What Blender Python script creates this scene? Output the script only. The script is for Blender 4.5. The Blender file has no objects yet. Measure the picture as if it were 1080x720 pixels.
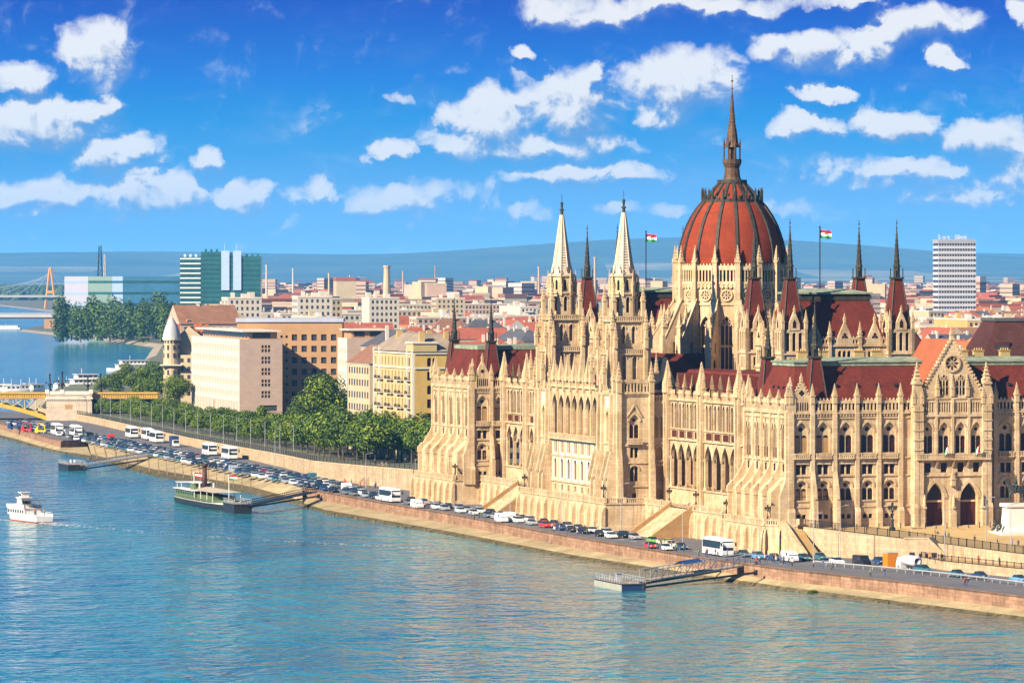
import bpy, math, random
from math import sin, cos, pi, radians, sqrt
from mathutils import Matrix, Vector
random.seed(11)
SC = bpy.context.scene
COL = SC.collection

# ------------------------------------------------------------------ camera
EYE = 51.5                      # metres above the plaza
FPX, HORIZ = 5146.0, 288.0      # the lens in pixels of the 1080 px wide photograph, and its horizon row
cam_data = bpy.data.cameras.new("camera")
cam_data.sensor_width = 36.0
cam_data.lens = 36.0 * FPX / 1080.0
cam_data.shift_y = -(360.0 - HORIZ) / 1080.0
cam_data.clip_start = 5.0
cam_data.clip_end = 90000.0
cam = bpy.data.objects.new("camera", cam_data)
cam.location = (0, 0, EYE)
cam.rotation_euler = (radians(90), 0, 0)
COL.objects.link(cam)
SC.camera = cam

# ------------------------------------------------------------------ light
SUN_EL, SUN_DIR = radians(31), Vector((-0.735, -0.68, 0)).normalized()   # towards the sun, seen from above
sun_data = bpy.data.lights.new("sun", 'SUN')
sun_data.energy = 5.0
sun_data.angle = radians(0.5)
sun_data.color = (1.0, 0.85, 0.64)
sun = bpy.data.objects.new("sun", sun_data)
sv = Vector((SUN_DIR.x * cos(SUN_EL), SUN_DIR.y * cos(SUN_EL), sin(SUN_EL)))
sun.rotation_euler = sv.to_track_quat('Z', 'Y').to_euler()
COL.objects.link(sun)
SC.view_settings.view_transform = 'Standard'
SC.view_settings.look = 'None'
SC.view_settings.gamma = 1.0
SC.view_settings.use_curve_mapping = False
SC.view_settings.exposure = 1.3
SC.cycles.max_bounces = 5
SC.cycles.diffuse_bounces = 3
SC.cycles.glossy_bounces = 2
SC.cycles.transmission_bounces = 2
SC.cycles.volume_bounces = 1
SC.cycles.transparent_max_bounces = 6
SC.cycles.caustics_reflective = False
SC.cycles.caustics_refractive = False


class NT:
    """a node tree with short-hand for building chains"""
    def __init__(s, tree):
        s.t = tree
        tree.nodes.clear()
    def n(s, kind, **kw):
        nd = s.t.nodes.new(kind)
        for k, v in kw.items():
            setattr(nd, k, v)
        return nd
    def l(s, a, b):
        s.t.links.new(a, b)
    def put(s, sock, v):
        if isinstance(v, bpy.types.NodeSocket):
            s.l(v, sock)
        else:
            sock.default_value = v
    def math(s, op, a, b=0.0, c=0.0, clamp=False):
        nd = s.n('ShaderNodeMath', operation=op, use_clamp=clamp)
        for i, v in enumerate((a, b, c)):
            s.put(nd.inputs[i], v)
        return nd.outputs[0]
    def vmath(s, op, a, b=None):
        nd = s.n('ShaderNodeVectorMath', operation=op)
        s.put(nd.inputs[0], a)
        if b is not None:
            s.put(nd.inputs[1], b)
        return nd
    def mix(s, fac, a, b, blend='MIX'):
        nd = s.n('ShaderNodeMix', data_type='RGBA', blend_type=blend)
        s.put(nd.inputs[0], fac); s.put(nd.inputs[6], a); s.put(nd.inputs[7], b)
        return nd.outputs[2]
    def rng(s, v, a, b, c=0.0, d=1.0, smooth=False):
        nd = s.n('ShaderNodeMapRange', interpolation_type='SMOOTHSTEP' if smooth else 'LINEAR')
        for i, x in enumerate((v, a, b, c, d)):
            s.put(nd.inputs[i], x)
        return nd.outputs[0]
    def noise(s, vec, scale, detail=4, rough=0.55, dist=0.0):
        nd = s.n('ShaderNodeTexNoise')
        if vec is not None:
            s.l(vec, nd.inputs['Vector'])
        nd.inputs['Scale'].default_value = scale
        nd.inputs['Detail'].default_value = detail
        nd.inputs['Roughness'].default_value = rough
        nd.inputs['Distortion'].default_value = dist
        return nd.outputs[0]


# ------------------------------------------------------------------ sky with its clouds (a sphere of directions, like a sky photograph)
world = bpy.data.worlds.new("World")
SC.world = world
world.use_nodes = True
T = NT(world.node_tree)
gen = T.n('ShaderNodeTexCoord').outputs['Generated']
sp = T.n('ShaderNodeSeparateXYZ'); T.l(gen, sp.inputs[0])
gx, gy, gz = sp.outputs
el = T.math('MAXIMUM', gz, 0.0)
# the deep evening-blue of the photograph climbs quickly from the pale horizon: lift the elevation that the sky is read at
zz = T.math('ADD', T.math('MULTIPLY', T.math('POWER', el, 0.5), 1.9), 0.012)
cb = T.n('ShaderNodeCombineXYZ'); T.l(gx, cb.inputs[0]); T.l(gy, cb.inputs[1]); T.l(zz, cb.inputs[2])
nv = T.vmath('NORMALIZE', cb.outputs[0]).outputs[0]
sky = T.n('ShaderNodeTexSky', sky_type='NISHITA')
sky.sun_disc = False
sky.sun_elevation = SUN_EL
sky.sun_rotation = math.atan2(SUN_DIR.x, SUN_DIR.y)
sky.altitude = 100
sky.air_density = 1.0
sky.dust_density = 0.3
sky.ozone_density = 2.5
T.l(nv, sky.inputs[0])
# the tint of this exceptionally saturated sky by height: pale cyan low down, deep cobalt above, easing off far overhead
vv = T.math('MULTIPLY', el, FPX / 1000 / 0.6, clamp=True)
rp_ = T.n('ShaderNodeValToRGB'); T.l(vv, rp_.inputs[0])
TINT = [(0.0, (.34, .57, .70)), (.063, (.32, .56, .70)), (.147, (.25, .54, .70)), (.213, (.08, .50, .70)), (.28, (.0, .45, .72)), (.347, (.0, .33, .73)), (.467, (.0, .14, .63)), (1.0, (.0, .20, .70))]
cr = rp_.color_ramp
while len(cr.elements) < len(TINT): cr.elements.new(0.5)
for e_, (p_, c_) in zip(cr.elements, TINT):
    e_.position = p_; e_.color = c_ + (1,)
tint = T.mix(T.rng(el, 0.10, 0.42), rp_.outputs[0], (.42, .74, .95, 1))
skyc = T.mix(1.0, sky.outputs[0], tint, 'MULTIPLY')
# cloud field: angle across (u) and up (v), in thousandths
gyp = T.math('MAXIMUM', gy, 0.05)
u = T.math('MULTIPLY', T.math('DIVIDE', gx, gyp), FPX / 1000)
v = T.math('MULTIPLY', T.math('DIVIDE', gz, gyp), FPX / 1000)
cuv = T.n('ShaderNodeCombineXYZ'); T.l(u, cuv.inputs[0]); T.l(v, cuv.inputs[1])
uv = cuv.outputs[0]
wn = T.n('ShaderNodeTexNoise'); T.l(uv, wn.inputs['Vector'])
wn.inputs['Scale'].default_value = 11; wn.inputs['Detail'].default_value = 5; wn.inputs['Roughness'].default_value = 0.6
wv = T.vmath('MULTIPLY', T.vmath('SUBTRACT', wn.outputs['Color'], (0.5, 0.5, 0.5)).outputs[0], (0.13, 0.075, 0)).outputs[0]
pv = T.vmath('ADD', uv, wv).outputs[0]
PUFFS = [(98,50,44,34,1),(98,84,26,14,.6),(22,85,30,19,1),(60,128,66,30,1),(0,138,40,26,1),(96,112,28,18,1),(112,162,46,20,1),
         (36,207,70,22,.85),(150,204,92,24,.9),(256,203,22,19,.9),(165,188,40,14,.8),(221,164,25,17,1),(405,165,19,12,.9),
         (425,99,19,7,.6),(552,57,14,8,.85),(484,76,20,9,.35),(330,204,30,12,.65),(425,213,95,20,.62),(600,108,62,36,1),(520,128,52,28,1),(545,154,112,19,.85),
         (630,78,16,14,.9),(722,88,60,36,1),(690,118,36,18,.8),(605,187,82,15,.8),(560,222,32,11,.5),(640,6,100,15,.75),
         (590,14,44,13,.7),(740,4,100,14,.7),(880,0,60,9,.7),(850,58,52,24,1),(965,28,52,20,1),(908,44,44,18,.9),(870,102,34,10,.85),
         (853,134,42,15,1),(945,127,50,18,.95),(1008,62,21,12,.9),(1076,12,16,14,1),(960,180,72,18,.85),(1038,152,60,26,.9),
         (1078,168,44,34,.9),(922,196,58,12,.6),(1010,205,90,16,.5),(690,222,60,10,.45),(830,222,70,9,.4),(60,228,90,10,.4),(250,226,80,8,.35),(520,232,90,7,.3)]
def puff_field(p):
    dens = None
    for (cx, cy, rx, ry, st) in PUFFS:
        q = T.vmath('MULTIPLY', T.vmath('SUBTRACT', p, ((cx - 540) / 1000, (HORIZ - cy) / 1000, 0)).outputs[0], (1000 / (rx * 1.38), 1000 / (ry * 1.38), 0))
        ln = T.vmath('DOT_PRODUCT', q.outputs[0], q.outputs[0]).outputs['Value']
        b = T.math('MULTIPLY', T.math('SUBTRACT', 1.0, ln, clamp=True), st)
        dens = b if dens is None else T.math('SMOOTH_MAX', dens, b, 0.12)
    return dens
dens = puff_field(pv)
dens2 = puff_field(T.vmath('ADD', pv, (-0.007, 0.015, 0)).outputs[0])
nz = T.noise(uv, 21, 9, 0.58, 0.4)
off = T.vmath('ADD', uv, (-0.006, 0.010, 0)).outputs[0]
nz2 = T.noise(off, 21, 9, 0.58, 0.4)
d1 = T.math('ADD', dens, T.math('MULTIPLY', T.math('SUBTRACT', nz, 0.5), 1.7))
wisp = T.noise(T.vmath('MULTIPLY', uv, (3.2, 10, 1)).outputs[0], 2.2, 6, 0.6, 0.5)
wispc = T.math('MULTIPLY', T.rng(wisp, 0.47, 0.82, smooth=True), T.rng(v, 0.0, 0.34, 0.6, 0.0))
# light reaching each part: how much more cloud lies towards the sun (up and to the left)
depth = T.math('ADD', T.math('MULTIPLY', T.math('SUBTRACT', dens2, dens), 2.0), T.math('MULTIPLY', T.math('SUBTRACT', nz2, nz), 3.4))
relief = T.rng(T.math('SUBTRACT', 0.62, depth), 0.18, 1.0)
cover = T.rng(d1, 0.08, T.rng(relief, 0.2, 0.85, 1.6, 0.72), smooth=True)      # crisp towards the sun, frayed away from it
cover = T.math('MULTIPLY', cover, T.rng(dens, 0.015, 0.16, smooth=True))
ccol = T.mix(relief, (0.27, 0.37, 0.60, 1), (1.0, 0.985, 0.97, 1))
SKY_STR = 0.10
bg = T.n('ShaderNodeBackground'); bg.inputs['Strength'].default_value = SKY_STR
CLOUD_GAIN = 3.95
cg = T.n('ShaderNodeVectorMath', operation='SCALE'); T.l(ccol, cg.inputs[0]); cg.inputs['Scale'].default_value = CLOUD_GAIN
front = T.rng(gy, 0.2, 0.5)
allc = T.math('MULTIPLY', T.math('MAXIMUM', T.math('MULTIPLY', cover, 0.96), T.math('MULTIPLY', wispc, 0.5)), front, clamp=True)
T.l(T.mix(allc, skyc, cg.outputs[0]), bg.inputs['Color'])
wo = T.n('ShaderNodeOutputWorld'); T.l(bg.outputs[0], wo.inputs[0])

# ------------------------------------------------------------------ materials
MATS = {}
def mat(name, col, rough=0.8, var=0.18, scale=0.6, col2=None, metal=0.0, spec=0.2, bump=0.0, bscale=2.0, stretch=(1, 1, 1), course=None, world_co=False, streak=0.0, objrand=0.0):
    if name in MATS:
        return MATS[name]
    m = bpy.data.materials.new(name)
    m.use_nodes = True
    t = NT(m.node_tree)
    bs = t.n('ShaderNodeBsdfPrincipled')
    bs.inputs['Roughness'].default_value = rough
    bs.inputs['Metallic'].default_value = metal
    bs.inputs['Specular IOR Level'].default_value = spec
    out = t.n('ShaderNodeOutputMaterial'); t.l(bs.outputs[0], out.inputs[0])
    if world_co:
        co = t.n('ShaderNodeNewGeometry').outputs['Position']
    else:
        co = t.n('ShaderNodeTexCoord').outputs['Object']
    co = t.vmath('MULTIPLY', co, stretch).outputs[0]
    c1 = tuple(x * (1 - var) for x in col) + (1,)
    c2 = tuple(min(1, x * (1 + var)) for x in (col2 or col)) + (1,)
    a = t.noise(co, scale, 6, 0.65)
    fac = t.rng(a, 0.30, 0.70)
    c = t.mix(fac, c1, c2)
    b2 = t.noise(co, scale * 7, 3, 0.6)
    c = t.mix(t.rng(b2, 0.35, 0.65, 0.0, 0.5), c, tuple(x * (1 - 1.2 * var) for x in col) + (1,))
    if objrand:         # every plant has its own green
        oi = t.n('ShaderNodeObjectInfo').outputs['Random']
        c = t.mix(1.0, c, t.mix(oi, (1 - objrand, 1 - objrand * .8, 1, 1), (1 + objrand * 1.3, 1 + objrand * .8, .8, 1)), 'MULTIPLY')
    if streak:          # rain streaks and soot run down the wall
        sv_ = t.noise(t.vmath('MULTIPLY', co, (1.1, 1.1, .07)).outputs[0], 1.0, 5, 0.7)
        c = t.mix(t.rng(sv_, .48, .72, 0.0, streak), c, tuple(x * k for x, k in zip(col, (.50, .42, .34))) + (1,))
    if course:          # stone courses: (height, length, darkness)
        h, w, dk = course
        sx = t.n('ShaderNodeSeparateXYZ'); t.l(co, sx.inputs[0])
        along = t.math('ADD', sx.outputs[0], sx.outputs[1])
        cc = t.n('ShaderNodeCombineXYZ'); t.l(along, cc.inputs[0]); t.l(sx.outputs[2], cc.inputs[1])
        br = t.n('ShaderNodeTexBrick'); t.l(cc.outputs[0], br.inputs['Vector'])
        br.inputs['Scale'].default_value = 1.0
        br.inputs['Brick Width'].default_value = w; br.inputs['Row Height'].default_value = h
        br.inputs['Mortar Size'].default_value = 0.05 * h; br.inputs['Mortar Smooth'].default_value = 0.3
        br.inputs['Color1'].default_value = (1, 1, 1, 1); br.inputs['Color2'].default_value = (1 - dk * .7,) * 3 + (1,)
        br.inputs['Mortar'].default_value = (1 - dk,) * 3 + (1,)
        c = t.mix(1.0, c, br.outputs[0], 'MULTIPLY')
    t.l(c, bs.inputs['Base Color'])
    if bump:
        bn = t.noise(co, bscale, 4, 0.6)
        bp = t.n('ShaderNodeBump'); bp.inputs['Strength'].default_value = bump; bp.inputs['Distance'].default_value = 0.3
        t.l(bn, bp.inputs['Height']); t.l(bp.outputs[0], bs.inputs['Normal'])
    MATS[name] = m
    return m

STONE = mat('cream_stone', (0.50, 0.352, 0.188), 0.85, 0.15, 0.22, course=(0.7, 1.5, 0.24), col2=(0.62, 0.48, 0.31), streak=.8)
STONE_D = mat('aged_stone', (0.36, 0.215, 0.09), 0.9, 0.2, 0.3, course=(0.6, 1.4, 0.2))
WHITE = mat('white_plaster', (0.62, 0.54, 0.42), 0.8, 0.08, 0.5)
GLASS = mat('dark_window_glass', (0.030, 0.010, 0.008), 0.30, 0.5, 0.4, spec=0.3)
CURTAIN = mat('red_wood_shutter', (0.075, 0.020, 0.013), 0.6, 0.3, 0.8)
TILE = mat('red_roof_tile', (0.132, 0.024, 0.013), 0.85, 0.3, 0.25, bump=.15, bscale=3, course=(.62, 1.0, .30), streak=.35)
DOMETILE = mat('dome_tile', (0.235, 0.036, 0.010), 0.85, 0.26, 0.25, bump=.1, bscale=3, course=(.7, 1.1, .22), streak=.3)
COPPER = mat('green_copper', (0.17, 0.21, 0.14), 0.6, 0.3, 0.5, col2=(0.30, 0.33, 0.22))
DARKCU = mat('dark_bronze', (0.030, 0.027, 0.020), 0.6, 0.35, 0.8, col2=(0.055, 0.05, 0.034))
GOLD = mat('gilded_metal', (0.45, 0.30, 0.08), 0.4, 0.2, 1.0, metal=0.6)
CHIM = mat('yellow_chimney_brick', (0.42, 0.30, 0.12), 0.9, 0.2, 1.0)
IRON = mat('black_iron', (0.018, 0.02, 0.024), 0.5, 0.3, 1.0)
BRONZE = mat('statue_bronze', (0.04, 0.045, 0.045), 0.45, 0.4, 2.0)
F_RED = mat('flag_red', (0.62, 0.02, 0.035), 0.8, 0.05)
F_WHITE = mat('flag_white', (0.78, 0.78, 0.76), 0.8, 0.04)
F_GREEN = mat('flag_green', (0.03, 0.22, 0.07), 0.8, 0.05)


# ------------------------------------------------------------------ mesh building
class MB:
    def __init__(s):
        s.v, s.f, s.m = [], [], []
        s.frame()
    def frame(s, O=(0, 0), U=(1, 0), W=(0, 1)):
        s.O, s.U, s.W = O, U, W
        return s
    def pt(s, p):
        O, U, W = s.O, s.U, s.W
        return (O[0] + p[0] * U[0] + p[1] * W[0], O[1] + p[0] * U[1] + p[1] * W[1], p[2])
    def add(s, vs, fs, m=0):
        b = len(s.v)
        s.v += [s.pt(p) for p in vs]
        for f in fs:
            s.f.append([b + i for i in f]); s.m.append(m)
    def face(s, vs, m=0):
        s.add(vs, [list(range(len(vs)))], m)
    def box(s, x0, x1, y0, y1, z0, z1, m=0):
        s.add([(x0,y0,z0),(x1,y0,z0),(x1,y1,z0),(x0,y1,z0),(x0,y0,z1),(x1,y0,z1),(x1,y1,z1),(x0,y1,z1)],
              [(3,2,1,0),(4,5,6,7),(0,1,5,4),(1,2,6,5),(2,3,7,6),(3,0,4,7)], m)
    def frust(s, x0, x1, y0, y1, z0, X0, X1, Y0, Y1, z1, m=0, mt=None, bottom=False):
        s.add([(x0,y0,z0),(x1,y0,z0),(x1,y1,z0),(x0,y1,z0),(X0,Y0,z1),(X1,Y0,z1),(X1,Y1,z1),(X0,Y1,z1)],
              [(0,1,5,4),(1,2,6,5),(2,3,7,6),(3,0,4,7)] + ([(3,2,1,0)] if bottom else []), m)
        s.add([(X0,Y0,z1),(X1,Y0,z1),(X1,Y1,z1),(X0,Y1,z1)], [(0,1,2,3)], m if mt is None else mt)
    def cone(s, cx, cy, z0, z1, r0, r1, n=8, rot=0.0, m=0, cap=True):
        vs, fs = [], []
        for k in range(n):
            a = rot + 2 * pi * k / n
            vs.append((cx + r0 * cos(a), cy + r0 * sin(a), z0)); vs.append((cx + r1 * cos(a), cy + r1 * sin(a), z1))
        for k in range(n):
            j = (k + 1) % n
            fs.append((2*k, 2*j, 2*j+1, 2*k+1))
        if cap:
            fs.append([2*k+1 for k in range(n)]); fs.append([2*k for k in range(n)][::-1])
        s.add(vs, fs, m)
    def lathe(s, cx, cy, prof, n=16, rot=0.0, m=0):
        vs, fs = [], []
        for (r, z) in prof:
            for k in range(n):
                a = rot + 2 * pi * k / n
                vs.append((cx + r * cos(a), cy + r * sin(a), z))
        for i in range(len(prof) - 1):
            for k in range(n):
                j = (k + 1) % n
                fs.append((i*n+k, i*n+j, (i+1)*n+j, (i+1)*n+k))
        s.add(vs, fs, m)
    def bar(s, a, b, r, m=0, n=6):
        a, b = Vector(a), Vector(b)
        d = (b - a).normalized()
        up = Vector((0, 0, 1)) if abs(d.z) < 0.9 else Vector((1, 0, 0))
        x = d.cross(up).normalized(); y = d.cross(x)
        vs, fs = [], []
        for k in range(n):
            o = (x * cos(2*pi*k/n) + y * sin(2*pi*k/n)) * r
            vs.append(tuple(a + o)); vs.append(tuple(b + o))
        for k in range(n):
            j = (k + 1) % n
            fs.append((2*k, 2*j, 2*j+1, 2*k+1))
        fs.append([2*k for k in range(n)]); fs.append([2*k+1 for k in range(n)])
        s.add(vs, fs, m)
    def prism(s, poly, z0, z1, m=0, mt=None):
        n = len(poly)
        s.add([(p[0], p[1], z0) for p in poly] + [(p[0], p[1], z1) for p in poly],
              [(i, (i+1) % n, n+(i+1) % n, n+i) for i in range(n)] + [list(range(n))[::-1]], m)
        s.add([(p[0], p[1], z1) for p in poly], [list(range(n))], m if mt is None else mt)
    def slab_u(s, prof, u0, u1, m=0):
        """profile in (d, z) swept along u"""
        n = len(prof)
        s.add([(u0, p[0], p[1]) for p in prof] + [(u1, p[0], p[1]) for p in prof],
              [(i, (i+1) % n, n+(i+1) % n, n+i) for i in range(n)] + [list(range(n))[::-1], list(range(n, 2*n))], m)
    def plate(s, poly, d0, d1, m=0):
        """outline in (u, z) with thickness along d"""
        n = len(poly)
        s.add([(p[0], d0, p[1]) for p in poly] + [(p[0], d1, p[1]) for p in poly],
              [(i, (i+1) % n, n+(i+1) % n, n+i) for i in range(n)] + [list(range(n))[::-1], list(range(n, 2*n))], m)
    def mesh(s, name, mats, smooth=False):
        me = bpy.data.meshes.new(name)
        me.from_pydata(s.v, [], s.f)
        for m in mats:
            me.materials.append(m)
        me.polygons.foreach_set('material_index', s.m)
        if smooth:
            me.polygons.foreach_set('use_smooth', [True] * len(s.f))
        me.update()
        return me
    def build(s, name, mats, parent=None, smooth=False, loc=None, rz=0.0):
        return put(name, s.mesh(name, mats if isinstance(mats, (list, tuple)) else [mats], smooth), parent, loc, rz)

def put(name, mesh, parent=None, loc=None, rz=0.0, scale=None):
    o = bpy.data.objects.new(name, mesh)
    COL.objects.link(o)
    if parent is not None:
        o.parent = parent
    if loc is not None:
        o.location = loc
    if rz:
        o.rotation_euler = (0, 0, rz)
    if scale is not None:
        o.scale = scale
    return o
def tag(o, label=None, cat=None, group=None, kind=None):
    for k, v in (('label', label), ('category', cat), ('group', group), ('kind', kind)):
        if v:
            o[k] = v
    return o
def thing(name, label, cat, loc=(0, 0, 0), rz=0.0, group=None):
    return tag(put(name, None, None, loc, rz), label, cat, group)

# ------------------------------------------------------------------ places: the building's own axes (e east, n north) and rays through the photograph's pixels
TH = radians(17)
OX, OY = (832 - 540) / 5.146, 1000.0
def W(e, n):
    return (OX + cos(TH) * e - sin(TH) * n, OY + sin(TH) * e + cos(TH) * n)
def gp(px, py, z):
    Y = FPX * (EYE - z) / (py - HORIZ)
    return ((px - 540) * Y / FPX, Y)
def zat(py, Y):
    return EYE - (py - HORIZ) * Y / FPX
def xat(px, Y):
    return (px - 540) * Y / FPX

# ------------------------------------------------------------------ walls with real openings
def outline(hw, hs, ha, kind, seg=6):
    if kind == 'rect':
        return [(-hw, 0), (-hw, ha), (hw, ha), (hw, 0)]
    L = []
    for i in range(seg + 1):
        s = i / seg
        if kind == 'round':
            L.append((-hw * cos(s * pi / 2), hs + (ha - hs) * sin(s * pi / 2)))
        else:
            L.append((-hw * (1 - s * s), hs + (ha - hs) * s))
    L[-1] = (0, ha)
    R = [(-x, z) for x, z in L[:-1]][::-1]
    return [(-hw, 0)] + L + R + [(hw, 0)]

def op(uc, hw, zb, za, kind='rect', rise=None, style='plain', depth=0.5, name='window', fill=True):
    if kind == 'round':
        hs = za - zb - (rise or hw)
    elif kind == 'point':
        hs = za - zb - (rise or hw * 1.5)
    else:
        hs = za - zb
    return dict(u=uc, hw=hw, zb=zb, hs=max(0.05, hs), ha=za - zb, kind=kind, style=style, depth=depth, name=name, fill=fill)

WCACHE = {}
def window_mesh(o):
    key = (round(o['hw'], 2), round(o['hs'], 2), round(o['ha'], 2), o['kind'], o['style'])
    if key in WCACHE:
        return WCACHE[key]
    hw, hs, ha, kind, st = o['hw'], o['hs'], o['ha'], o['kind'], o['style']
    b = MB()
    ol = outline(hw, hs, ha, kind)
    b.face([(x, 0, z) for x, z in ol], 0)
    fr = 0.07 if hw < 1.2 else 0.11
    if st == 'double':          # two lancets under an oculus, stone tympanum and mullion
        b.box(-fr, fr, 0.01, 0.22, 0, ha * 0.62, 1)
        zt = ha * 0.50
        tym = [(x, z) for x, z in ol if z > zt]
        lo = [p for p in ol if p[1] <= zt]
        if len(tym) > 2:
            b.plate([(-hw, zt)] + tym + [(hw, zt)], 0.02, 0.16, 1)
        rr = min(hw * 0.34, (ha - zt) * 0.28)
        zc = ha - (ha - zt) * 0.46
        b.face([(rr * cos(a * pi / 6), 0.165, zc + rr * sin(a * pi / 6)) for a in range(12)], 0)
        for sx in (-1, 1):
            c = sx * hw * 0.52; w = hw * 0.40
            b.face([(c + w * cos(pi * k / 6), 0.165, zt + (w * 0.9) * sin(pi * k / 6) - .01) for k in range(7)], 0)
        b.box(-hw, hw, 0.01, 0.10, ha * 0.17, ha * 0.20, 2)
    elif st == 'pair':          # two openings beside a stone post
        b.box(-fr * 2, fr * 2, 0.01, 0.3, 0, ha, 1)
    elif st == 'tracery':
        for x in (-hw * .33, hw * .33):
            b.box(x - fr, x + fr, 0.01, 0.2, 0, hs + (ha - hs) * .3, 1)
        zc = hs + (ha - hs) * 0.25
        for cx, cz, r in ((-hw * .42, zc, hw * .40), (hw * .42, zc, hw * .40), (0, zc + hw * .75, hw * .42)):
            for k in range(10):
                a0, a1 = 2 * pi * k / 10, 2 * pi * (k + 1) / 10
                b.plate([(cx + r * cos(a0), cz + r * sin(a0)), (cx + r * cos(a1), cz + r * sin(a1)),
                         (cx + r * .72 * cos(a1), cz + r * .72 * sin(a1)), (cx + r * .72 * cos(a0), cz + r * .72 * sin(a0))], 0.01, 0.15, 1)
        b.box(-hw, hw, 0.01, 0.12, hs * .55, hs * .6, 1)
    elif st == 'lancet':
        b.box(-fr * .8, fr * .8, 0.01, 0.12, 0, ha * .95, 1)
    elif st == 'cross':
        b.box(-.05, .05, 0.01, 0.08, 0, ha, 2)
        b.box(-hw, hw, 0.01, 0.07, ha * .6, ha * .66, 2)
    elif st == 'shutter':
        b.box(-hw, hw, 0.02, 0.12, 0.0, ha * .30, 2)
        b.box(-fr * .8, fr * .8, 0.01, 0.16, ha * .3, ha * .95, 1)
    elif st == 'door':
        b.box(-hw * .98, -.04, 0.02, 0.12, 0, hs * .85, 2)
        b.box(.04, hw * .98, 0.02, 0.12, 0, hs * .85, 2)
        b.box(-hw, hw, 0.02, 0.2, hs * .85, hs * .92, 1)
    me = b.mesh('window', [GLASS, STONE, CURTAIN])
    WCACHE[key] = me
    return me

def wall(b, u0, u1, z0, z1, ops, parent=None, d=0.0, m=0, mats=None, hood=0.0):
    """a wall face from u0 to u1 with recessed openings; the window of each opening becomes an object of its own"""
    cols = {}
    for o in ops:
        cols.setdefault(round(o['u'], 2), []).append(o)
    us = sorted(cols)
    edges = [u0] + [(a + b_) / 2 for a, b_ in zip(us, us[1:])] + [u1]
    if not us:
        b.face([(u0, d, z0), (u1, d, z0), (u1, d, z1), (u0, d, z1)], m)
        return
    for i, uc in enumerate(us):
        ua, ub = edges[i], edges[i + 1]
        z = z0
        for o in sorted(cols[uc], key=lambda o: o['zb']):
            zb, zt = o['zb'], o['zb'] + o['ha']
            if zb > z + 1e-4:
                b.face([(ua, d, z), (ub, d, z), (ub, d, zb), (ua, d, zb)], m)
            ol = [(uc + x, zb + zz) for x, zz in outline(o['hw'], o['hs'], o['ha'], o['kind'])]
            half = len(ol) // 2
            if o['kind'] == 'rect':
                b.face([(ua, d, zb), (ol[0][0], d, zb), (ol[1][0], d, zt), (ua, d, zt)], m)
                b.face([(ub, d, zb), (ub, d, zt), (ol[2][0], d, zt), (ol[3][0], d, zb)], m)
            else:
                b.face([(ua, d, zb)] + [(x, d, q) for x, q in ol[:half + 1]] + [(ua, d, zt)], m)
                b.face([(ub, d, zt)] + [(x, d, q) for x, q in ol[half:]] + [(ub, d, zb)], m)
            dd = d - o['depth']
            for (p, q) in zip(ol, ol[1:]):
                b.face([(p[0], d, p[1]), (q[0], d, q[1]), (q[0], dd, q[1]), (p[0], dd, p[1])], m)
            b.face([(ol[0][0], d, zb), (ol[-1][0], d, zb), (ol[-1][0], dd, zb), (ol[0][0], dd, zb)], m)
            if hood and o['kind'] != 'rect':
                g = hood
                h = outline(o['hw'] + g, o['hs'], o['ha'] + g * 1.3, o['kind'])
                k = [(uc + x, zb + zz) for x, zz in h]
                for j in range(1, len(ol) - 2):
                    b.plate([ol[j], k[j], k[j + 1], ol[j + 1]], d - 0.02, d + 0.18, m)
            if o['fill']:
                Wd = b.W
                p = b.pt((uc, dd, zb))
                w = put(o['name'], window_mesh(o), parent, p, math.atan2(-Wd[0], Wd[1]))
            z = zt
        if z < z1 - 1e-4:
            b.face([(ua, d, z), (ub, d, z), (ub, d, z1), (ua, d, z1)], m)

def course(b, u0, u1, z, h=0.35, t=0.25, d=0.0, m=0):
    b.box(u0, u1, d - 0.05, d + t, z, z + h, m)
def gallery(b, u0, u1, z0, z1, d=0.0, step=0.85, m=0, dark=None, merlon=True):
    """an arcaded parapet: base, colonnettes, rail and a crest of small points"""
    h = z1 - z0
    b.box(u0, u1, d - .35, d + .12, z0, z0 + h * .16, m)
    b.box(u0, u1, d - .35, d + .12, z1 - h * .24, z1, m)
    n = max(1, int(round((u1 - u0) / step)))
    s = (u1 - u0) / n
    for i in range(n + 1):
        c = u0 + i * s
        b.box(c - s * .21, c + s * .21, d - .3, d + .06, z0 + h * .16, z1 - h * .24, m)
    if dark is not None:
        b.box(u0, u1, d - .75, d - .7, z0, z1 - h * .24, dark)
    if merlon:
        for i in range(n):
            c = u0 + (i + .5) * s
            b.plate([(c - s * .36, z1), (c, z1 + s * .72), (c + s * .36, z1)], d - .2, d + .04, m)
def balustrade(b, u0, u1, z0, d=0.0, h=1.0, m=0, step=0.5):
    b.box(u0, u1, d - .3, d, z0 + h - .2, z0 + h, m)
    n = max(1, int((u1 - u0) / step))
    s = (u1 - u0) / n
    for i in range(n):
        c = u0 + (i + .5) * s
        b.box(c - .11, c + .11, d - .24, d - .04, z0, z0 + h - .2, m)

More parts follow.
